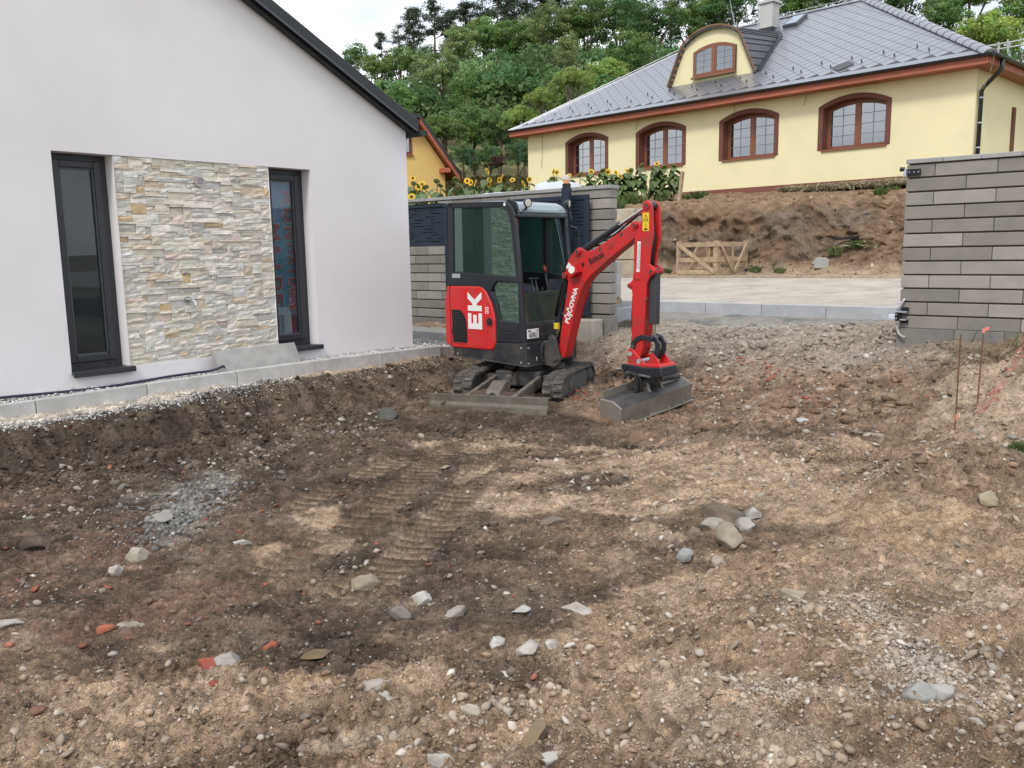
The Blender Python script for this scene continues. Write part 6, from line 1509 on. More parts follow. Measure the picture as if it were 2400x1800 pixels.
# white rail fence beyond the right end of the yellow house
WR = empty('rail_fence', at(2370,110,42)); prop(WR, 'pale rail fence on the meadow beyond the right end of the yellow house', 'fence')
wl_ = WR.location; M_PALE = material('pale_rail', (.45,.45,.42), rough=.7)
for a, b in (((2300,110),(2440,86)),((2300,122),(2440,98))): MB().tube([at(*a,42)-wl_, at(*b,42)-wl_], .035, 6).build('rail', M_PALE, WR)
for px, y0, y1 in ((2340,98,125),(2362,92,122),(2410,86,116)): MB().tube([at(px,y0,42)-wl_, at(px,y1,42)-wl_], .035, 6).build('rail_post', M_PALE, WR)
# ------------------------------------------------------------------ sunflowers on the far side of the road
M_LEAFS = material('sunflower_leaf', (.115,.172,.062), rough=.6, trans=.2, objvar=.22, var=.15, vscale=12)
M_STEM = material('sunflower_stem', (.13,.17,.06), rough=.7); M_PET = material('sunflower_petal', (.82,.52,.02), rough=.55, trans=.2, objvar=.12)
M_DISC = material('sunflower_disc', (.10,.055,.02), rough=.9, var=.3, vscale=60, bump=.5, bscale=200); M_DISCG = material('sunflower_back', (.16,.18,.05), rough=.8)
def leaf_mesh():
    mb = MB(); w_ = [.0,.085,.115,.10,.06,.0]; L = [0,.035,.09,.15,.20,.25]; z = [0,.012,.0,-.03,-.075,-.13]
    l_ = mb._p([(L[i],w_[i],z[i]+.02*(w_[i]>0)) for i in range(6)]); c = mb._p([(L[i],0,z[i]) for i in range(6)]); r2 = mb._p([(L[i],-w_[i],z[i]+.02*(w_[i]>0)) for i in range(6)])
    for i in range(5): mb.face((l_+i,c+i,c+i+1,l_+i+1)); mb.face((c+i,r2+i,r2+i+1,c+i+1))
    return mb.mesh('leaf', M_LEAFS, True)
LEAF = leaf_mesh()
def petals_mesh():
    mb = MB()
    for k in range(18):
        a = k/18*6.283 + rnd.uniform(-.08,.08); l = rnd.uniform(.105,.135); ca, sa = math.cos(a), math.sin(a); t = Vector((-sa,ca,0))
        d = Vector((ca,sa,0)); n = mb._p([d*.055-t*.012, d*.09-t*.02+Vector((0,0,.012)), d*l+Vector((0,0,rnd.uniform(-.01,.03))), d*.09+t*.02+Vector((0,0,.012)), d*.055+t*.012]); mb.face(range(n,n+5))
    return mb.mesh('petals', M_PET)
PETAL = petals_mesh()
def disc_mesh(m, r_=.066):
    mb = MB(); mb.tube([(0,0,-.035),(0,0,-.012),(0,0,.004),(0,0,.014),(0,0,.017)], [.02,r_*.95,r_,r_*.7,.005], 14); return mb.mesh('disc', m, True)
DISC, DISCG = disc_mesh(M_DISC), disc_mesh(M_DISCG, .082)
def stem_mesh():
    mb = MB(); mb.tube([(0,0,-.1),(.01,0,.45),(0,.01,.93),(0,-.01,1.0)], [.016,.014,.010,.008], 6); return mb.mesh('stem', M_STEM)
STEM = stem_mesh()
def sunflower(px, py, depth, face, label, nl=9, ls=1.0):
    hd = at(px, py, depth); zb = bank_z(hd.x, hd.y)-.05; h = max(.7, hd.z-zb)
    rt = empty('sunflower', (hd.x,hd.y,zb)); prop(rt, label, 'sunflower', 'sunflowers across the road')
    link('stem', STEM, rt, scale=(1,1,h))
    for k in range(nl):
        z = h*(.30+.68*k/nl) ; a = k*2.4+rnd.uniform(-.4,.4); s_ = rnd.uniform(.75,1.15)*ls*(1.25-.5*k/nl)
        link('leaf', LEAF, rt, loc=(0,0,z), rot=(rnd.uniform(-.25,.25), rnd.uniform(.05,.45), a), scale=(s_,s_,s_))
    hs = rnd.uniform(.72,1.15)
    if face == 'front':
        rot = (R(rnd.uniform(50,112)), R(rnd.uniform(-20,20)), R(rnd.uniform(-55,45))); e = link('disc', DISC, rt, loc=(0,-.03,h), rot=rot, scale=(.70*hs,)*3); link('petals', PETAL, rt, loc=(0,-.035,h), rot=rot, scale=(.82*hs,.82*hs,.82*hs))
    elif face == 'side':
        rot = (R(70), 0, R(rnd.choice((-75,70)))); link('disc', DISC, rt, loc=(0,0,h), rot=rot, scale=(.72,)*3); link('petals', PETAL, rt, loc=(0,0,h), rot=rot, scale=(.85,)*3)
    else:
        rot = (R(rnd.uniform(120,150)), 0, R(rnd.uniform(-60,60))); link('disc', DISCG, rt, loc=(0,-.02,h), rot=rot); link('petals', PETAL, rt, loc=(0,-.02,h), rot=rot, scale=(.72,.72,.6))
def S5(x, y): return 940+x/3.16, 380+y/3.16
SF = [(88,120,'front','bright sunflower nearest the white house corner'),(95,160,'back','drooping green sunflower head nearest the white house corner'),(130,184,'front','small bright sunflower second from the white house corner'),(155,165,'front','sunflower above the dark fence panel, third bright one from the white house'),
 (182,184,'back','nodding brown sunflower head above the dark fence panel'),(120,222,'side','low sideways sunflower above the fence cap'),(78,258,'front','lowest bright sunflower touching the fence cap by the white house'),(265,142,'back','green nodding sunflower in front of the ochre house wall'),(290,170,'back','green nodding sunflower right of the ochre house wall'),
 (405,126,'back','green sunflower head left of the wrapped pallet'),(490,140,'front','left bright sunflower of the three above the first wrapped pallet'),(518,153,'front','middle bright sunflower of the three above the first wrapped pallet'),(552,158,'side','right sideways sunflower of the three above the first wrapped pallet'),(635,66,'side','tall lone sunflower against the dry slope'),
 (655,133,'front','bright sunflower below the tall lone one'),(652,166,'front','low bright sunflower above the second wrapped pallet'),(728,132,'front','left of the twin bright sunflowers above the second wrapped pallet'),(748,116,'side','right of the twin bright sunflowers above the second wrapped pallet'),(825,133,'front','small round sunflower above the unwrapped pavers'),
 (950,130,'front','bright sunflower at the left foot of the yellow house'),(905,160,'side','low sunflower above the unwrapped pavers'),(1128,70,'side','left upper sunflower in front of the leftmost yellow house window'),(1152,78,'front','bright sunflower just left of the leftmost arched window'),(1122,125,'back','drooping sunflower below the leftmost arched window'),
 (1240,105,'front','bright sunflower just left of the signal lamp'),(1326,93,'back','brown sunflower right of the signal lamp'),(1408,73,'front','large bright sunflower in the middle of the leftmost arched window'),(1495,62,'back','brown drooping head right of the leftmost arched window'),(1530,76,'front','bright sunflower right of the leftmost arched window'),
 (1590,78,'front','small bright sunflower on the plain yellow wall'),(1593,120,'front','big bright sunflower of the low pair on the plain yellow wall'),(1622,106,'front','right bright sunflower of the low pair on the plain yellow wall'),(1672,66,'front','bright sunflower left of the second arched window'),(1700,62,'back','brown head left of the second arched window'),
 (1780,24,'back','tall brown head under the left side of the second arched window'),(1893,12,'front','tallest bright sunflower under the second arched window'),(1886,34,'front','bright sunflower just below the tallest one'),(1950,36,'back','drooping brown head under the right side of the second arched window'),(2022,30,'back','rightmost drooping sunflower head beside the wooden stake')]
for x, y, f, lab in SF:
    px, py = S5(x, y); right = x > 1350
    sunflower(px, py, 24.3 if right else 20.5+rnd.uniform(0,1.6), f, lab, nl=16 if right else 22, ls=1.1 if right else 1.35)
# weeds
def tuft_mesh(seed, n=150, h=.35, sp=.22, base=(.12,.18,.06)):
    r = np.random.default_rng(seed); V = []; C = []
    a = r.uniform(0,6.28,n); q = sp*np.sqrt(r.random(n)); x, y = np.cos(a)*q, np.sin(a)*q; hh = h*r.uniform(.4,1.1,n); l = r.normal(0,.35,(n,2)); w_ = r.uniform(.008,.02,n); d = r.uniform(0,6.28,n)
    b0 = np.stack([x,y,np.zeros(n)-.02],1); dx = np.stack([np.cos(d)*w_,np.sin(d)*w_,0*d],1); m = b0+np.stack([l[:,0]*hh*.4,l[:,1]*hh*.4,hh*.6],1); t = b0+np.stack([l[:,0]*hh,l[:,1]*hh,hh],1)
    V = np.stack([b0-dx, b0+dx, m+dx*1.3, t, m-dx*1.3],1).reshape(-1,3); F = np.arange(n*5).reshape(-1,5); T = np.repeat(np.array(base)*r.uniform(.6,1.4,(n,1))*np.array((1,1,1)), 5, 0)
    return fast_mesh('weed', V, F, LEAFM, T)
TUFT = [tuft_mesh(1), tuft_mesh(2, base=(.17,.21,.08)), tuft_mesh(3, 90, .5, .3, (.24,.20,.08))]
def weed(px, py, depth, s_, v, label, z=None):
    p = at(px, py, depth); p.z = bank_z(p.x, p.y) if z is None else z
    o = link('weed_clump', TUFT[v], None, loc=p, rot=(0,0,rnd.uniform(0,6)), scale=(s_*.62,s_*.62,s_*.5)); prop(o, label, 'weed', 'weeds on the bank')
def S6(x, y): return 1400+x/2.91, 400+y/2.91
for x, y, d, s_, v, lab in [(1468,190,25.5,1.0,0,'green weed tuft on the bank edge below the right hand windows'),(1650,205,24.6,1.3,1,'pale green weeds on the bank edge left of the boards'),(1922,412,20.5,1.1,0,'green weed growing in the right slope of the bank'),(2010,370,20.6,.8,0,'small weed in the slope next to the block wall'),
   (680,228,24.5,1.3,0,'dark weed tuft right of the wooden stake'),(600,220,24.3,1.3,1,'weed tuft at the foot of the wooden stake'),(210,235,23.6,1.6,0,'leafy weeds above the stacked concrete blocks'),(280,215,23.8,1.5,1,'weeds under the sunflowers near the excavator arm'),(120,200,23.0,1.6,0,'weeds behind the end of the block fence'),(440,200,24.2,1.5,1,'weeds at the foot of the right sunflowers'),
   (1620,650,19.4,1.2,1,'leafy weed beside the upright concrete block'),(1080,700,20.0,.9,1,'low weeds in front of the wooden crate'),(1240,700,19.6,.8,1,'low weeds on the road edge right of the crate'),(470,715,21.0,.8,1,'low green weeds left of the wooden crate'),(1275,150,26.5,1.2,2,'dry yellow grass tuft against the red plinth'),(720,150,26,1.0,1,'thin weed against the plinth right of the sunflowers'),(1770,590,19.4,1.0,0,'weed on the foot of the bank behind the big pale leaves')]:
    px, py = S6(x, y); weed(px, py, d, s_, v, lab)
# big pale leaves of a coarse weed
PW = empty('broadleaf_weed', at(*S6(1820,630),19.2)); PW.location.z = bank_z(PW.location.x, PW.location.y); prop(PW, 'coarse weed with big pale silvery leaves at the foot of the bank', 'weed')
MPL = material('pale_leaf', (.30,.36,.20), rough=.6, objvar=.2)
for k in range(9):
    o = link('leaf', LEAF, PW, loc=(rnd.uniform(-.3,.3),rnd.uniform(-.15,.15),.03+.03*k/3), rot=(rnd.uniform(-.3,.3),rnd.uniform(-.9,-.2),k*.8), scale=(1.15,1.0,.9)); o.material_slots[0].link = 'OBJECT'; o.material_slots[0].material = MPL
# ------------------------------------------------------------------ things along the far road edge
M_CRATE = material('crate_wood', (.40,.30,.19), rough=.85, var=.25, vscale=6, bump=.3, bscale=50, dirt=(.25,.19,.13), dscale=5, damt=.5, objvar=.15)
c0, c1, c2 = at(1590,649,19.9), at(1680,644,19.3), at(1746,634,20.4)
zb_ = bank_z(c1.x,c1.y)+.02
CR_ = empty('wooden_crate', (c1.x,c1.y,zb_)); prop(CR_, 'open weathered wooden crate frame standing at the foot of the bank', 'crate')
def bar(mb, a, b, w_, t_, nrm):
    a, b = Vector(a), Vector(b); d = (b-a).normalized(); n_ = Vector(nrm).normalized(); s_ = d.cross(n_).normalized()
    n0 = mb._p([a-s_*w_-n_*t_, a+s_*w_-n_*t_, a+s_*w_+n_*t_, a-s_*w_+n_*t_, b-s_*w_-n_*t_, b+s_*w_-n_*t_, b+s_*w_+n_*t_, b-s_*w_+n_*t_])
    for q in ((0,3,2,1),(4,5,6,7),(0,1,5,4),(1,2,6,5),(2,3,7,6),(3,0,4,7)): mb.face([n0+i for i in q])
    return mb
A0 = Vector((c0.x-c1.x,c0.y-c1.y,0)); A2 = Vector((c2.x-c1.x,c2.y-c1.y,0)); A3 = A0+A2; H_ = .80
def panel(p, q, diag, posts=(0,1)):
    d = (q-p).normalized(); n_ = Vector((d.y,-d.x,0)); up = Vector((0,0,1))
    for t in posts: 
        b = p.lerp(q,t); bar(MB(), b, b+up*H_, .05, .02, n_).build('post', M_CRATE, CR_)
    for z_ in (.10,.38,.72): bar(MB(), p+up*z_+n_*.03, q+up*z_+n_*.03, .05, .012, n_).build('rail', M_CRATE, CR_)
    for a, b in diag: bar(MB(), p.lerp(q,a[0])+up*a[1]+n_*.06, p.lerp(q,b[0])+up*b[1]+n_*.06, .04, .012, n_).build('brace', M_CRATE, CR_)
Z3 = Vector((0,0,0))
panel(A0, Z3, [((.03,.72),(.97,.10))], (0,.96)); panel(Z3, A2, [((.05,.70),(.48,.08)),((.95,.72),(.52,.08)),((.45,.78),(.47,.05))], (.06,.98)); panel(A0, A3, [((.3,.1),(.55,.7))]); panel(A3, A2, [])
for k in range(5): t = k/4; bar(MB(), A0*t+Vector((0,0,.04)), A0*t+A2+Vector((0,0,.04)), .05, .012, (0,0,1)).build('floor_board', M_CRATE, CR_)
p = at(*S6(1528,650),19.3); p.z = bank_z(p.x,p.y)-.04
o = MB().prism([(-.19,0),(.19,0),(.19,.24),(.10,.30),(-.15,.29),(-.19,.22)], -.10, .10).build('concrete_block', M_CONC2, None, bevel=.012, loc=p, rot=(0,0,R(-18))); o.scale = (.8,.8,.8); o.material_slots[0].material = M_CAP; prop(o, 'upright grey concrete block with chamfered top at the foot of the bank', 'block')
p = at(*S6(1075,648),20.3); p.z = bank_z(p.x,p.y)
o = MB().box((-.30,-.06,0),(.30,.06,.05)).build('dark_slab', M_SKIRT, None, loc=p, rot=(0,0,R(-10))); prop(o, 'flat dark slab lying right of the wooden crate', 'slab')
p = at(*S6(1700,608),19.6); p.z = bank_z(p.x,p.y)+.05
o = MB().box((-.26,-.05,0),(.26,.05,.05)).build('black_pipe', M_BLK, None, loc=p, rot=(0,R(-6),R(-12))); prop(o, 'short black bar lying behind the coarse pale weed', 'pipe')
# stacked concrete blocks left of the bank
SB = empty('block_stack', at(1465,650,21.2)); SB.location.z = 1.02; SB.rotation_euler = (0,0,math.atan2(RD.y,RD.x)+math.pi); prop(SB, 'stack of beige concrete blocks shoring up the bank behind the excavator arm', 'block stack')
M_BEI = material('beige_concrete', (.40,.345,.265), rough=.92, var=.16, vscale=4, bump=.4, bscale=50, objvar=.14, dirt=(.28,.22,.15), dscale=3, damt=.5)
for r_ in range(3):
    for c_ in range(1): MB().box((-.62+.01,-.02*r_,r_*.44),(-.62+.98,.55,r_*.44+.43)).build('block', M_BEI, SB, bevel=.02)
MB().box((-.62,.0,1.33),(.22,.55,1.66)).build('block', M_BEI, SB, bevel=.02)
# boards and straw on top of the bank
PB = empty('board_pile', at(*S6(1960,170),23.2)); PB.location.z = bank_z(PB.location.x,PB.location.y)+.10; PB.rotation_euler = (0,0,R(-30)); prop(PB, 'low pile of pale boards on the bank beside the block wall', 'boards')
for k in range(3): MB().box((-1.1+.05*k,-.5+k*.22,.06),(1.4,-.30+k*.22,.09)).build('board', M_WOOD, PB)
for xx in (-.8,.1,1.0): MB().box((xx,-.5,-.12),(xx+.09,.2,.058)).build('bearer', M_WOOD, PB)
r = np.random.default_rng(5); n = 3500; a = r.uniform(-4.6,-.6,n); b = r.uniform(-1.3,-.15,n)
xx = YO.x+YX.x*a+YY.x*b; yy = YO.y+YX.y*a+YY.y*b; zz = 3.30 + .10*r.random(n) - .08*(-b)
P = np.stack([xx,yy,zz],1); T = np.array((.50,.44,.30))*r.uniform(.6,1.2,(n,1)); V, F, T = leaf_quads(P, np.tile((0,0,1.),(n,1)), .22, r, T, .25)
prop(link('straw', fast_mesh('straw', V, F, LEAFM, T)), 'pale straw strewn along the foot of the yellow house', 'straw', kind='stuff')
# stakes
def stake(name, b, t, r0, mat_, label, cat='stake', sides=4):
    o = MB().tube([(0,0,-.15), tuple(Vector(t)-Vector(b))], r0, sides).build(name, mat_, None, loc=b); prop(o, label, cat); return o
b = at(1588,492,23.6); stake('wooden_stake', b, at(1600,402,23.6), .055, M_CRATE, 'square wooden stake at the right end of the sunflowers')
b = at(1583,510,23.0); stake('white_stake', b, at(1576,482,23.0), .03, material('white_stick', (.6,.57,.5), rough=.8), 'short pale stick in the bank below the wooden stake')
M_RUST = material('rusty_rebar', (.16,.075,.045), rough=.85, var=.25, vscale=30, bump=.4, bscale=150)
for (bx_, by_), (tx_, ty_), pink, lab in (((2240,970),(2252,784),False,'rusty iron stake standing nearer the pit in front of the block wall'),((2290,944),(2305,778),True,'rusty iron stake with pink tape on top, by the sprayed line')):
    p = onz(bx_, by_, .22); p.z = float(ground_z(p.x,p.y)); d = ray(tx_, ty_); t = p.y/d.y; q = Vector((d.x*t, p.y, CZ+d.z*t))
    rt = empty('iron_stake', p); prop(rt, lab, 'stake', 'iron stakes'); MB().tube([(0,0,-.2), tuple(q-p)], .0068, 8).build('rod', M_RUST, rt)
    mp_ = material('pink_tape', (.80,.22,.20), rough=.6)
    if pink: 
        e = q-p; MB().tube([tuple(e*.985), tuple(e*1.0+Vector((0,0,.03)))], .013, 8).build('tape', mp_, rt); MB().prism([(0,0),(.045,.02),(.05,.05),(.01,.035)], -.004, .004).build('tape_end', mp_, rt, loc=e)
    else: e = q-p; MB().tube([tuple(e*.12), tuple(e*.18)], .0125, 8).build('tape', material('orange_tape', (.55,.20,.11)), rt)
# grass blades at the foot of the right wall
r = np.random.default_rng(15); n = 420; nn = r.uniform(-2.3,1.4,n); uu = 10.55-np.abs(r.normal(0,.35,n))-.02-.15*(nn+2.3)*r.random(n); x = UX*uu+NX*nn; y = UY*uu+NY*nn
keep = r.random(n) < np.interp(nn,[-2.3,-1.6,0,1.4],[.15,.7,1,1]); x, y = x[keep], y[keep]; n = len(x); z = ground_z(x, y)
l = r.normal(0,.12,(n,2)); h = r.uniform(.06,.24,n); w_ = .006; V = np.stack([np.stack([x-w_,y,z],1), np.stack([x+w_,y,z],1), np.stack([x+l[:,0],y+l[:,1],z+h],1)],1).reshape(-1,3)
T = np.repeat(np.where((r.random(n)<.5)[:,None], np.array((.12,.17,.05)), np.array((.34,.30,.16)))*r.uniform(.7,1.2,(n,1)), 3, 0)
prop(link('grass', fast_mesh('grass', V, np.arange(n*3).reshape(-1,3), LEAFM, T)), 'sparse grass at the foot of the block wall', 'grass', kind='stuff')
for px, py, lab in ((2385,1110,'green weed tuft at the right edge of the picture'),):
    p = onz(px, py, .15); o = link('weed_clump', TUFT[0], None, loc=(p.x,p.y,float(ground_z(p.x,p.y))), scale=(.28,.28,.22)); prop(o, lab, 'weed', 'weeds on the bank')
# ------------------------------------------------------------------ loose stones, clods and brick fragments on the plot
def ico(sub):
    bm = bmesh.new(); bmesh.ops.create_icosphere(bm, subdivisions=sub, radius=1.0); bm.verts.ensure_lookup_table()
    V = np.array([v.co[:] for v in bm.verts]); F = np.array([[q.index for q in f.verts] for f in bm.faces]); bm.free(); return V, F
def rock_variants(sub, n, seed, amp, flat=(1,.8,.6), nf=8, clo=.38):
    V0, F = ico(sub); r = np.random.default_rng(seed); out_ = []
    for k in range(n):
        V = V0.copy()
        for q in range(nf):                                   # chop flat facets
            d = r.normal(0,1,3); d /= np.linalg.norm(d); c = r.uniform(clo,.88); t = V@d; V = V - np.maximum(t-c,0)[:,None]*d
        V = V*(1+amp*r.normal(0,1,(len(V),1))); V = V*np.array(flat)*r.uniform(.62,1.35,3); out_.append(V)
    return out_, F
def scatter(name, x, y, size, col, sub, seed, sink=.25, flat=(1,.8,.6), amp=.07, nv=14, mat_=None, label=None, smooth=False, zfun=None):
    r = np.random.default_rng(seed); Vs, F = rock_variants(sub, nv, seed, amp, flat); n = len(x); k = len(Vs[0])
    z = (ground_z if zfun is None else zfun)(x, y); B = np.stack(Vs)[r.integers(0,nv,n)]                # n,k,3
    a = r.uniform(0,6.283,n); tx = r.normal(0,.30,n); ty = r.normal(0,.30,n); ca, sa = np.cos(a)[:,None], np.sin(a)[:,None]
    X = B[...,0]*ca - B[...,1]*sa; Y_ = B[...,0]*sa + B[...,1]*ca; Z = B[...,2] + X*tx[:,None] + Y_*ty[:,None]
    V = np.stack([X, Y_, Z], -1)*size[:,None,None] + np.stack([x, y, z + size*flat[2]*(1-2*sink)*.5], -1)[:,None,:]
    FF = (F[None] + (np.arange(n)*k)[:,None,None]).reshape(-1,3); C = np.repeat(col, k, 0)
    o = link(name, fast_mesh(name, V.reshape(-1,3), FF, mat_, C, smooth)); prop(o, label, name.replace('_',' '), kind='stuff'); return o
M_PEB = material('pebble_stone', attr=True, rough=.85, var=.22, vscale=30, bump=.3, bscale=90)
M_CLOD = material('soil_clod', attr=True, rough=.97, spec=.2, var=.3, vscale=40, bump=.6, bscale=90)
r = np.random.default_rng(101)
def sample(n, y0, y1, wfun=None, p=1.6):
    """positions on the plot, denser near the viewer"""
    y = (r.uniform(y1**(1-p), y0**(1-p), n*3))**(1/(1-p)); x = r.uniform(-1,1,n*3)*(.66*y+.35)
    u, nn = un_of(x, y); ok = (nn > -7.95) & (u < 11.9) & ~((np.abs(u-10.6) < .35) & (nn > -3.1)) & ~((u > 10.1) & (nn < -6.9))
    if wfun is not None: ok &= r.random(n*3) < wfun(x, y, u, nn)
    return x[ok][:n], y[ok][:n]
def dens(x, y, u, n):
    d = (.30 + 1.0*sstep(-.1,.4,fbm(x*1.3+3, y*1.3, 4)))*(1-.6*smooth_zone(x,y))*(1-.8*tread(x,y)[1])
    d = d*np.where(n > -1.9, 1.15, 1); d = d*(1+.9*np.exp(-(((x-1.6)/1.0)**2+((y-3.4)/.7)**2)))
    return np.clip(d/1.6, 0, 1)
PALE = np.array([(.52,.48,.42),(.60,.57,.52),(.42,.38,.33),(.36,.31,.25),(.66,.63,.58),(.30,.27,.235),(.40,.33,.25),(.25,.225,.20),(.22,.21,.205)])
def stone_col(n, x, y):
    c = PALE[r.choice(len(PALE), n, p=[.13,.11,.15,.15,.07,.14,.12,.08,.05])]*r.uniform(.75,1.12,(n,1))
    # dusted with the soil they lie in
    s = soil_colour(x, y, 0*x); t = r.beta(2.2,1.7,(n,1)); return c*(1-t)+s*t
x, y = sample(19000, 2.2, 6.5, dens); s = .004*(r.pareto(1.95, len(x))+1); s = np.clip(s,.004,.030)
scatter('gravel', x, y, s, stone_col(len(x),x,y), 1, 1, .3, mat_=M_PEB, label='pale gravel and small stones strewn over the dug ground')
x, y = sample(12000, 5.5, 12.5, dens); s = .007*(r.pareto(2.1, len(x))+1); s = np.clip(s,.008,.045)
scatter('gravel', x, y, s, stone_col(len(x),x,y), 1, 2, .3, mat_=M_PEB, label='pale gravel and small stones farther out on the dug ground')
# clods of soil
def clod_w(x, y, u, n, near):
    c = soil_colour(x, y, 0*x).mean(-1); w = np.clip(.15+.9*sstep(-.15,.4,fbm(x*.9+31,y*.9,3)), 0, 1)*np.clip(1.6-c*5.5, .12, 1)*(1-.7*smooth_zone(x,y))*(1-.85*tread(x,y)[1])
    w = w + .9*np.exp(-(((x-2.9)/.55)**2+((y-5.4)/.5)**2)) + (.5*(np.abs(n+7.25) < .5) if not near else 0)
    return np.clip(w, 0, 1)*clear(x, y)
def clear(x, y):
    a = 1-np.exp(-(((x-1.15)/.75)**4+((y-8.35)/.75)**4)); b = 1-np.exp(-(((x+.25)/.85)**4+((y-8.85)/.35)**4)); return a*b*.95+.05
x, y = sample(15000, 2.2, 7.0, lambda x,y,u,n: clod_w(x,y,u,n,True)); s = np.clip(.0045*(r.pareto(2.0,len(x))+1),.0045,.028)
scatter('soil_clods', x, y, s, soil_colour(x,y,0*x)*r.uniform(.65,1.08,(len(x),1)), 1, 3, .42, (1,.85,.62), .16, nv=24, mat_=M_CLOD, label='brown clods of loose soil all over the dug ground')
x, y = sample(14000, 6.0, 12.5, lambda x,y,u,n: clod_w(x,y,u,n,False)); s = np.clip(.008*(r.pareto(2.1,len(x))+1),.008,.045)
scatter('soil_clods', x, y, s, soil_colour(x,y,0*x)*r.uniform(.65,1.08,(len(x),1)), 1, 4, .42, (1,.85,.62), .16, nv=24, mat_=M_CLOD, label='dark clods of loose soil towards the house and the excavator')
# larger broken lumps of damp soil
x, y = sample(1500, 3.4, 9.5, lambda x,y,u,n: clod_w(x,y,u,n,True)*np.clip(fbm(x*1.2+61,y*1.2,3)*3+.25,0,1), p=1.4); s = np.clip(.016*(r.pareto(2.2,len(x))+1),.016,.055)
scatter('soil_lumps', x, y, s, soil_colour(x,y,0*x)*r.uniform(.55,.95,(len(x),1)), 2, 19, .46, (1,.85,.62), .09, nv=30, mat_=M_CLOD, label='larger broken lumps of damp soil in the pit')
# fine crumbs
OV = np.array([(1,0,0),(-1,0,0),(0,1,0),(0,-1,0),(0,0,1),(0,0,-1)],float); OF = np.array([(0,2,4),(2,1,4),(1,3,4),(3,0,4),(2,0,5),(1,2,5),(3,1,5),(0,3,5)])
x, y = sample(26000, 2.2, 6.2, lambda x,y,u,n: (1-.6*tread(x,y)[1])*np.clip(.55+.8*fbm(x*2.2+7,y*2.2,3),.15,1), p=1.9); n = len(x)
s = np.clip(.0028*(r.pareto(2.6,n)+1),.0028,.010); B = OV[None]*r.uniform(.55,1.3,(n,6,1)); a = r.uniform(0,6.283,n); ca, sa = np.cos(a)[:,None], np.sin(a)[:,None]; tl = r.normal(0,.5,(n,1))
X_, Y2 = B[...,0]*ca-B[...,1]*sa, B[...,0]*sa+B[...,1]*ca; V = np.stack([X_, Y2, (B[...,2]+X_*tl)*.7],-1)*s[:,None,None] + np.stack([x,y,ground_z(x,y)+s*.15],-1)[:,None,:]
c = soil_colour(x,y,0*x)*r.uniform(.5,1.25,(n,1)); pl = r.random(n) < .16; c[pl] = c[pl]*.4+np.array((.36,.33,.29))*r.uniform(.5,1.1,(pl.sum(),1))
prop(link('soil_crumbs', fast_mesh('soil_crumbs', V.reshape(-1,3), (OF[None]+(np.arange(n)*6)[:,None,None]).reshape(-1,3), M_CLOD, np.repeat(c,6,0))), 'fine soil crumbs and grit in the foreground', 'soil crumbs', kind='stuff')
# coarse broken ground between the bucket and the driveway
n = 3000; x = r.uniform(1.2,5.2,n); y = r.uniform(8.0,11.9,n); u_, n_ = un_of(x, y); k = (u_ < 11.3) & (n_ > -6.8) & (n_ < -2.2) & (r.random(n) < clear(x,y)*np.clip(.35+1.4*fbm(x*1.4, y*1.4, 3),.1,1)); x, y = x[k], y[k]
s = np.clip(.018*(r.pareto(2.0,len(x))+1),.016,.075); scatter('soil_clods', x, y, s, soil_colour(x,y,0*x)*r.uniform(.6,1.15,(len(x),1)), 1, 7, .42, (1,.85,.6), .16, nv=24, mat_=M_CLOD, label='coarse dark clods between the bucket and the driveway')
n = 900; x = r.uniform(1.2,5.4,n); y = r.uniform(8.2,12.2,n); u_, n_ = un_of(x, y); k = (u_ < 11.6) & (n_ > -6.8) & (n_ < -2.4) & (r.random(n) < clear(x,y)); x, y = x[k], y[k]
s = np.clip(.014*(r.pareto(2.2,len(x))+1),.012,.055); scatter('gravel', x, y, s, np.array((.42,.385,.34))*r.uniform(.55,1.2,(len(x),1)), 1, 8, .35, mat_=M_PEB, label='pale stones between the bucket and the driveway')
x = np.concatenate([onz(a*DD,b*DD,.15).x+r.normal(0,.10,22) for a,b in ((1600,808),(1665,822),(1740,850),(1250,835))]); y = np.concatenate([onz(a*DD,b*DD,.15).y+r.normal(0,.13,22) for a,b in ((1600,808),(1665,822),(1740,850),(1250,835))])
scatter('brick_fragments', x, y, r.uniform(.015,.045,len(x)), np.array((.40,.12,.07))*r.uniform(.6,1.1,(len(x),1)), 1, 9, .4, (1,.7,.4), .05, mat_=M_PEB, label='red brick rubble right of the excavator')
n = 1500; u_ = r.uniform(5.2,10.3,n); n_ = r.uniform(-2.1,1.2,n); x = UX*u_+NX*n_; y = UY*u_+NY*n_; k = r.random(n) < np.clip(.5+fbm(x*1.7,y*1.7,3),.1,1); x, y = x[k], y[k]
s = np.clip(.012*(r.pareto(2.0,len(x))+1),.010,.05); c = soil_colour(x,y,0*x)*r.uniform(.55,1.1,(len(x),1)); k = r.random(len(x)) < .25; c[k] = np.array((.42,.38,.32))*r.uniform(.6,1.1,(k.sum(),1))
scatter('soil_clods', x, y, s, c, 1, 17, .4, (1,.85,.6), .16, nv=24, mat_=M_CLOD, label='clods and stones on the bank right of the pit')
# brick fragments
x, y = sample(1150, 2.6, 12, lambda x,y,u,n: np.clip(.05+1.2*(np.exp(-(((x+2.6)/1.6)**2+((y-5.2)/1.6)**2))) + .8*np.exp(-(((x-3.2)/1.2)**2+((y-9.0)/.8)**2)) + .6*np.exp(-((n+7.2)/.5)**2),0,1), p=1.3)
s = np.clip(.008*(r.pareto(2.0,len(x))+1),.008,.036); c = np.array((.30,.095,.058))*r.uniform(.4,1.15,(len(x),1)); c = c*.8+soil_colour(x,y,0*x)*.2
scatter('brick_fragments', x, y, s, c, 1, 5, .35, (1,.7,.38), .05, mat_=M_PEB, label='small red brick fragments mixed into the soil')
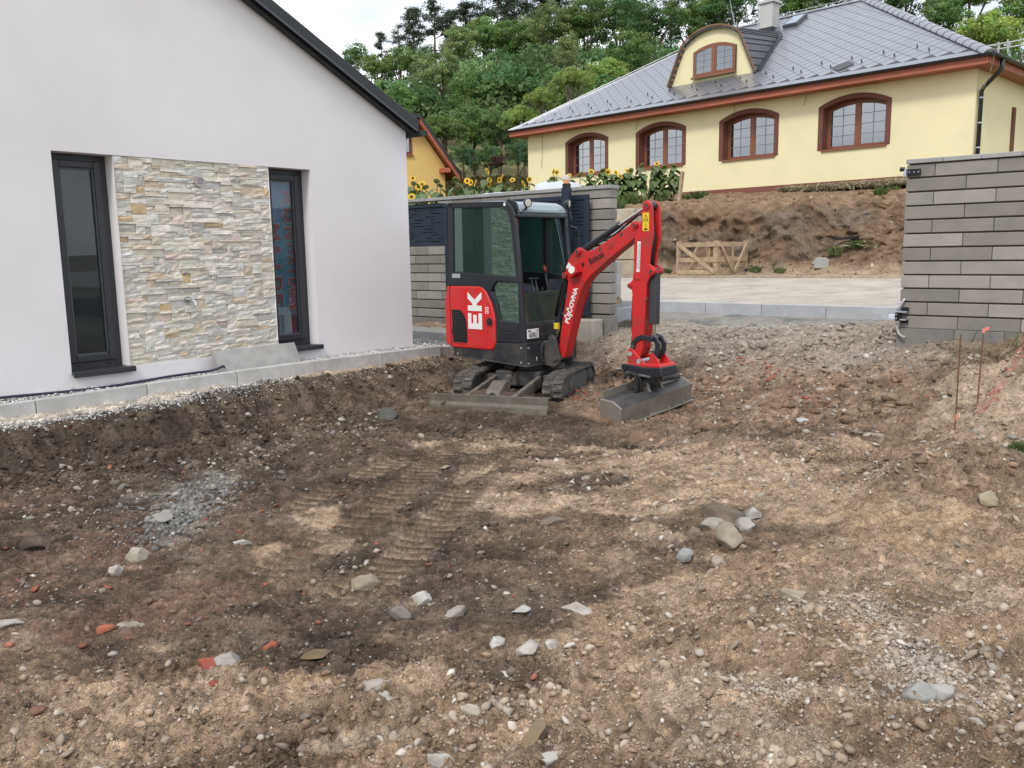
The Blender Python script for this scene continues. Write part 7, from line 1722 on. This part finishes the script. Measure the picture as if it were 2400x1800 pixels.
# crushed grey stone patch, crushed stone by the driveway, pale pile on the right foreground
for k, (bx_, by_, rx, ry, n, cc, smin, lab) in enumerate([(400,1085,125,70,1100,(.25,.265,.27),.010,'bluish crushed stone in the left part of the pit'),(1700,765,170,30,1800,(.34,.33,.32),.016,'grey crushed stone in front of the driveway'),(1990,1470,130,80,2300,(.50,.48,.45),.0055,'pale round gravel spilled in the right foreground'),(1880,1330,230,60,1300,(.46,.42,.37),.0055,'pale gravel scattered on the right side'),(1680,1520,260,60,1100,(.46,.42,.37),.005,'pale gravel spread in the middle foreground')]):
    c = onz(bx_*DD, by_*DD, .05); ex = (onz((bx_+rx)*DD,by_*DD,.05)-c).length; ey = (onz(bx_*DD,(by_-ry)*DD,.05)-onz(bx_*DD,(by_+ry)*DD,.05)).length*.5
    a = r.uniform(0,6.283,n); q = np.abs(r.normal(0,.55,n)); x = c.x+np.cos(a)*q*ex; y = c.y+np.sin(a)*q*ey; s = np.clip(smin*(r.pareto(2.4,n)+1),smin,smin*3.2)
    scatter('crushed_stone', x, y, s, np.array(cc)*r.uniform(.45,1.15,(n,1))*.55 + .45*soil_colour(x,y,0*x), 1, 30+k, .3, (1,.85,.7), .06, mat_=M_PEB, label=lab)
# pebbles between house and kerb, and at the house corner
n = 5200; uu = r.uniform(.6,8.2,n); nn = r.uniform(-8.46,-8.14,n); x = UX*uu+NX*nn; y = UY*uu+NY*nn
s = r.uniform(.010,.020,n); col = np.array([(.58,.57,.55),(.45,.44,.43),(.30,.30,.30),(.66,.65,.62)])[r.integers(0,4,n)]*r.uniform(.8,1.1,(n,1))
scatter('pebbles', x, y, s, col, 1, 11, .2, (1,.8,.7), .05, mat_=M_PEB, label='grey and white pebbles between the white wall and its kerb', zfun=lambda x,y: .458+.012*fbm(x*9,y*9,2)+.012*r.random(len(x)))
n = 1500; uu = r.uniform(8.0,9.7,n); nn = r.uniform(-10.5,-8.15,n); x = UX*uu+NX*nn; y = UY*uu+NY*nn; s = r.uniform(.010,.022,n); col = np.array([(.58,.57,.55),(.45,.44,.43),(.30,.30,.30),(.66,.65,.62)])[r.integers(0,4,n)]*r.uniform(.8,1.1,(n,1))
scatter('pebbles', x, y, s, col, 1, 12, .2, (1,.8,.7), .05, mat_=M_PEB, label='pebbles at the corner of the white house', zfun=lambda x,y: np.interp(x*UX+y*UY,[8,9.7],[.45,.32]))
pb = MB(); 
q = [UN(.0,-8.48,.455),UN(.0,-8.10,.455),UN(8.2,-8.10,.450),UN(9.72,-8.10,.31),UN(9.72,-11,.31),UN(8.0,-11,.45),UN(8.03,-8.46,.452)]
pb.poly(q); prop(pb.build('pebble_bed', material('pebble_bed_soil',(.30,.28,.25),rough=.95,var=.3,vscale=30)), kind='structure')
n = 2600; uu = r.uniform(2.2,5.6,n); nn = np.interp(uu,[2,2.6,4.1,4.9,6.3],[-7.66,-7.62,-7.62,-7.82,-7.80])+r.normal(0,.05,n); x = UX*uu+NX*nn; y = UY*uu+NY*nn; s = r.uniform(.006,.017,n); col = np.array([(.50,.49,.47),(.20,.20,.21),(.12,.12,.13),(.60,.58,.55)])[r.integers(0,4,n)]*r.uniform(.8,1.1,(n,1))
scatter('drain_gravel', x, y, s, col, 1, 13, .2, (1,.8,.7), .06, mat_=M_PEB, label='grey drain gravel along the cut edge below the house kerb')
n = 4000; uu = r.uniform(2.2,8,n); nn = r.uniform(-8.05,-7.6,n); x = UX*uu+NX*nn; y = UY*uu+NY*nn; s = r.uniform(.004,.011,n); col = np.array((.52,.48,.42))*r.uniform(.6,1.15,(n,1))
scatter('grit', x, y, s, col, 1, 14, .2, (1,.8,.6), .06, mat_=M_PEB, label='pale grit on the strip below the house kerb')
n = 3200; ki = r.integers(20,BX.shape[0]-30,n); kj = r.integers(0,BX.shape[1],n); x = BX[ki,kj]+r.normal(0,.03,n); y = BY[ki,kj]+r.normal(0,.03,n); zz_ = BZ[ki,kj]
s = np.clip(.018*(r.pareto(2.2,n)+1),.016,.09); c = np.array((.205,.125,.075))*r.uniform(.5,1.35,(n,1)); g = r.random(n) < .08; c[g] = np.array((.42,.37,.31))*r.uniform(.7,1.1,(g.sum(),1))
scatter('bank_clods', x, y, s, c, 1, 60, .45, (1,.85,.75), .16, nv=24, mat_=M_CLOD, label='brown clods and stones sticking out of the earth bank', zfun=lambda a,b: zz_)
# ---- the bigger stones, one by one
ROCK = [  # photo x, y (2212 px wide), width px, flatness, colour, shape seed, label
 (915,1297,40,.85,(.62,.60,.56),1,'white pointed stone in the middle foreground'),(790,1268,48,.5,(.34,.29,.22),2,'flat tan stone left of the white pointed stone'),(867,1330,32,.8,(.30,.30,.29),3,'smooth round grey stone below the flat tan stone'),(982,1325,36,.7,(.42,.39,.35),4,'angular greyish stone right of the white pointed stone'),
 (1250,1305,52,.45,(.58,.55,.50),5,'flat pale stone right of centre in the foreground'),(1125,1310,46,.5,(.50,.50,.48),6,'flat light grey stone left of the flat pale stone'),(1072,1385,42,.6,(.60,.58,.54),7,'whitish oblong stone left of the big white lumps'),(1138,1402,62,.65,(.58,.53,.49),8,'biggest pinkish white lump in the foreground'),
 (1192,1390,46,.65,(.63,.61,.57),9,'white broken lump right of the biggest lump'),(1020,1528,46,.85,(.50,.46,.38),10,'egg-shaped yellowish stone in the near foreground'),(806,1487,52,.5,(.50,.44,.39),11,'flat pinkish stone of a touching pair'),(832,1500,40,.5,(.55,.50,.45),12,'smaller pale stone of the touching pair'),
 (497,1430,50,.6,(.48,.44,.42),13,'grey-white stone beside the red brick pieces'),(280,1345,44,.6,(.48,.44,.37),14,'blocky beige stone in the left foreground'),(300,1200,40,.7,(.52,.47,.38),15,'beige angular stone below the bluish crushed stone'),(518,1170,32,.4,(.60,.60,.58),16,'flat white stone in the left middle ground'),
 (253,1230,34,.5,(.60,.57,.53),17,'oblong white stone with a pink paint spot'),(14,1345,40,.6,(.56,.52,.48),18,'white stone at the left edge of the picture'),(85,1172,66,.55,(.085,.062,.048),19,'dark brown brick-shaped block at the left edge'),(183,1645,48,.5,(.62,.59,.54),20,'white stone at the bottom left edge'),
 (175,1550,50,.4,(.20,.12,.08),21,'flat brown stone in the bottom left'),(226,1358,30,.6,(.42,.13,.065),22,'red brick lump in the left foreground'),(583,1393,24,.9,(.42,.11,.06),23,'red brick chunk standing in the left foreground'),(455,1437,44,.5,(.36,.085,.05),24,'red brick slab left of the grey-white stone'),(470,1462,40,.45,(.33,.075,.045),25,'red brick slab below the grey-white stone'),
 (1195,1125,54,.65,(.22,.175,.14),26,'brown grey boulder left of the pale boulders'),(1582,1158,80,.65,(.38,.33,.26),27,'largest beige boulder of the boulder group'),(1545,1132,58,.45,(.44,.41,.36),28,'flat pale slab behind the largest beige boulder'),(1605,1126,52,.5,(.47,.44,.39),29,'pale boulder right behind the largest beige boulder'),(1562,1103,74,.45,(.15,.115,.085),30,'dark earthy slab at the back of the boulder group'),(1627,1110,34,.6,(.52,.51,.49),31,'small white stone at the right of the boulder group'),(1500,1150,40,.6,(.24,.19,.15),32,'brown stone at the left of the boulder group'),
 (1552,1210,28,.9,(.55,.48,.41),33,'pale egg-shaped pebble below the boulder group'),(1480,1208,26,.9,(.40,.40,.39),34,'grey egg-shaped pebble left of the pale one'),(1720,1287,54,.7,(.46,.39,.29),35,'round beige cobble in the right foreground'),(2060,985,48,.75,(.48,.44,.37),36,'pale round cobble on the right bank'),(2130,1100,46,.85,(.46,.40,.28),37,'yellowish cobble on the loose heap at the right'),
 (1900,937,28,.7,(.42,.36,.28),38,'beige cobble on the pit edge, the right one of two'),(1877,940,30,.6,(.44,.40,.34),39,'beige cobble on the pit edge, the left one of two'),(1730,910,24,.7,(.50,.51,.52),40,'shiny grey stone right of the bucket'),(1988,1492,54,.6,(.38,.38,.36),41,'grey stone of the pair in the pale gravel'),(2033,1486,48,.65,(.48,.47,.45),42,'lighter grey stone of the pair in the pale gravel'),
 (1185,1647,48,.7,(.58,.55,.50),43,'white stone at the bottom edge right of centre'),(948,1645,46,.6,(.55,.53,.49),44,'white stone at the bottom edge left of centre'),(1155,1590,60,.5,(.26,.19,.11),45,'yellowish brown clod at the bottom centre'),(1690,1340,34,.6,(.45,.42,.38),46,'pale stone just below the round beige cobble'),(2290/1.085,1560,36,.6,(.45,.42,.38),47,'pale stone near the bottom right corner'),
 (835,895,46,.8,(.115,.115,.105),48,'dark grey lump on the pit floor left of the blade'),(345,1110,40,.6,(.36,.34,.31),49,'grey stone in the bluish crushed stone'),(1280,745,44,.5,(.55,.57,.60),50,'pale bluish stone on the slope behind the boom'),(690,1410,60,.35,(.20,.14,.07),51,'flat ochre clod in the left foreground'),(916,745,24,.9,(.22,.17,.12),52,'brown stone on the pebbles at the white house corner')]
ROCKV, ROCKF = rock_variants(4, len(ROCK), 500, .006, (1,.85,1), 11, .50)
M_ROCK = material('field_stone', attr=True, rough=.88, var=.22, vscale=9, bump=.5, bscale=30, dirt=(.20,.15,.105), dscale=6, damt=.8)
for k, (px, py, wpx, fl, col, sd, lab) in enumerate(ROCK):
    z = .05
    for _ in range(3):
        p = onz(px*DD, (py+wpx*.15)*DD, z); z = float(ground_z(p.x, p.y))
    if sd == 52: p = at(px*DD, (py+8)*DD, 13.0); z = p.z
    d_ = math.hypot(p.y, CZ); rad = wpx*DD/FPX*d_*.66
    V = ROCKV[k]; V = V*(1+.07*vnoise(V[:,:1]*3+k, V[:,1:2]*3+V[:,2:3]*2)+.03*vnoise(V[:,:1]*9+k, V[:,1:2]*9+V[:,2:3]*7)); V = V*np.array((1,1,fl))
    o = link('rock', fast_mesh('rock', V*rad, ROCKF, M_ROCK, np.tile(np.array(col)*.74,(len(V),1)), False), None, loc=(p.x,p.y,z+rad*fl*.15), rot=(rnd.uniform(-.2,.2),rnd.uniform(-.2,.2),rnd.uniform(-.6,.6)))
    prop(o, lab, 'stone' if 'brick' not in lab or 'beside' in lab or 'shaped' in lab else 'brick', 'larger stones on the ground')
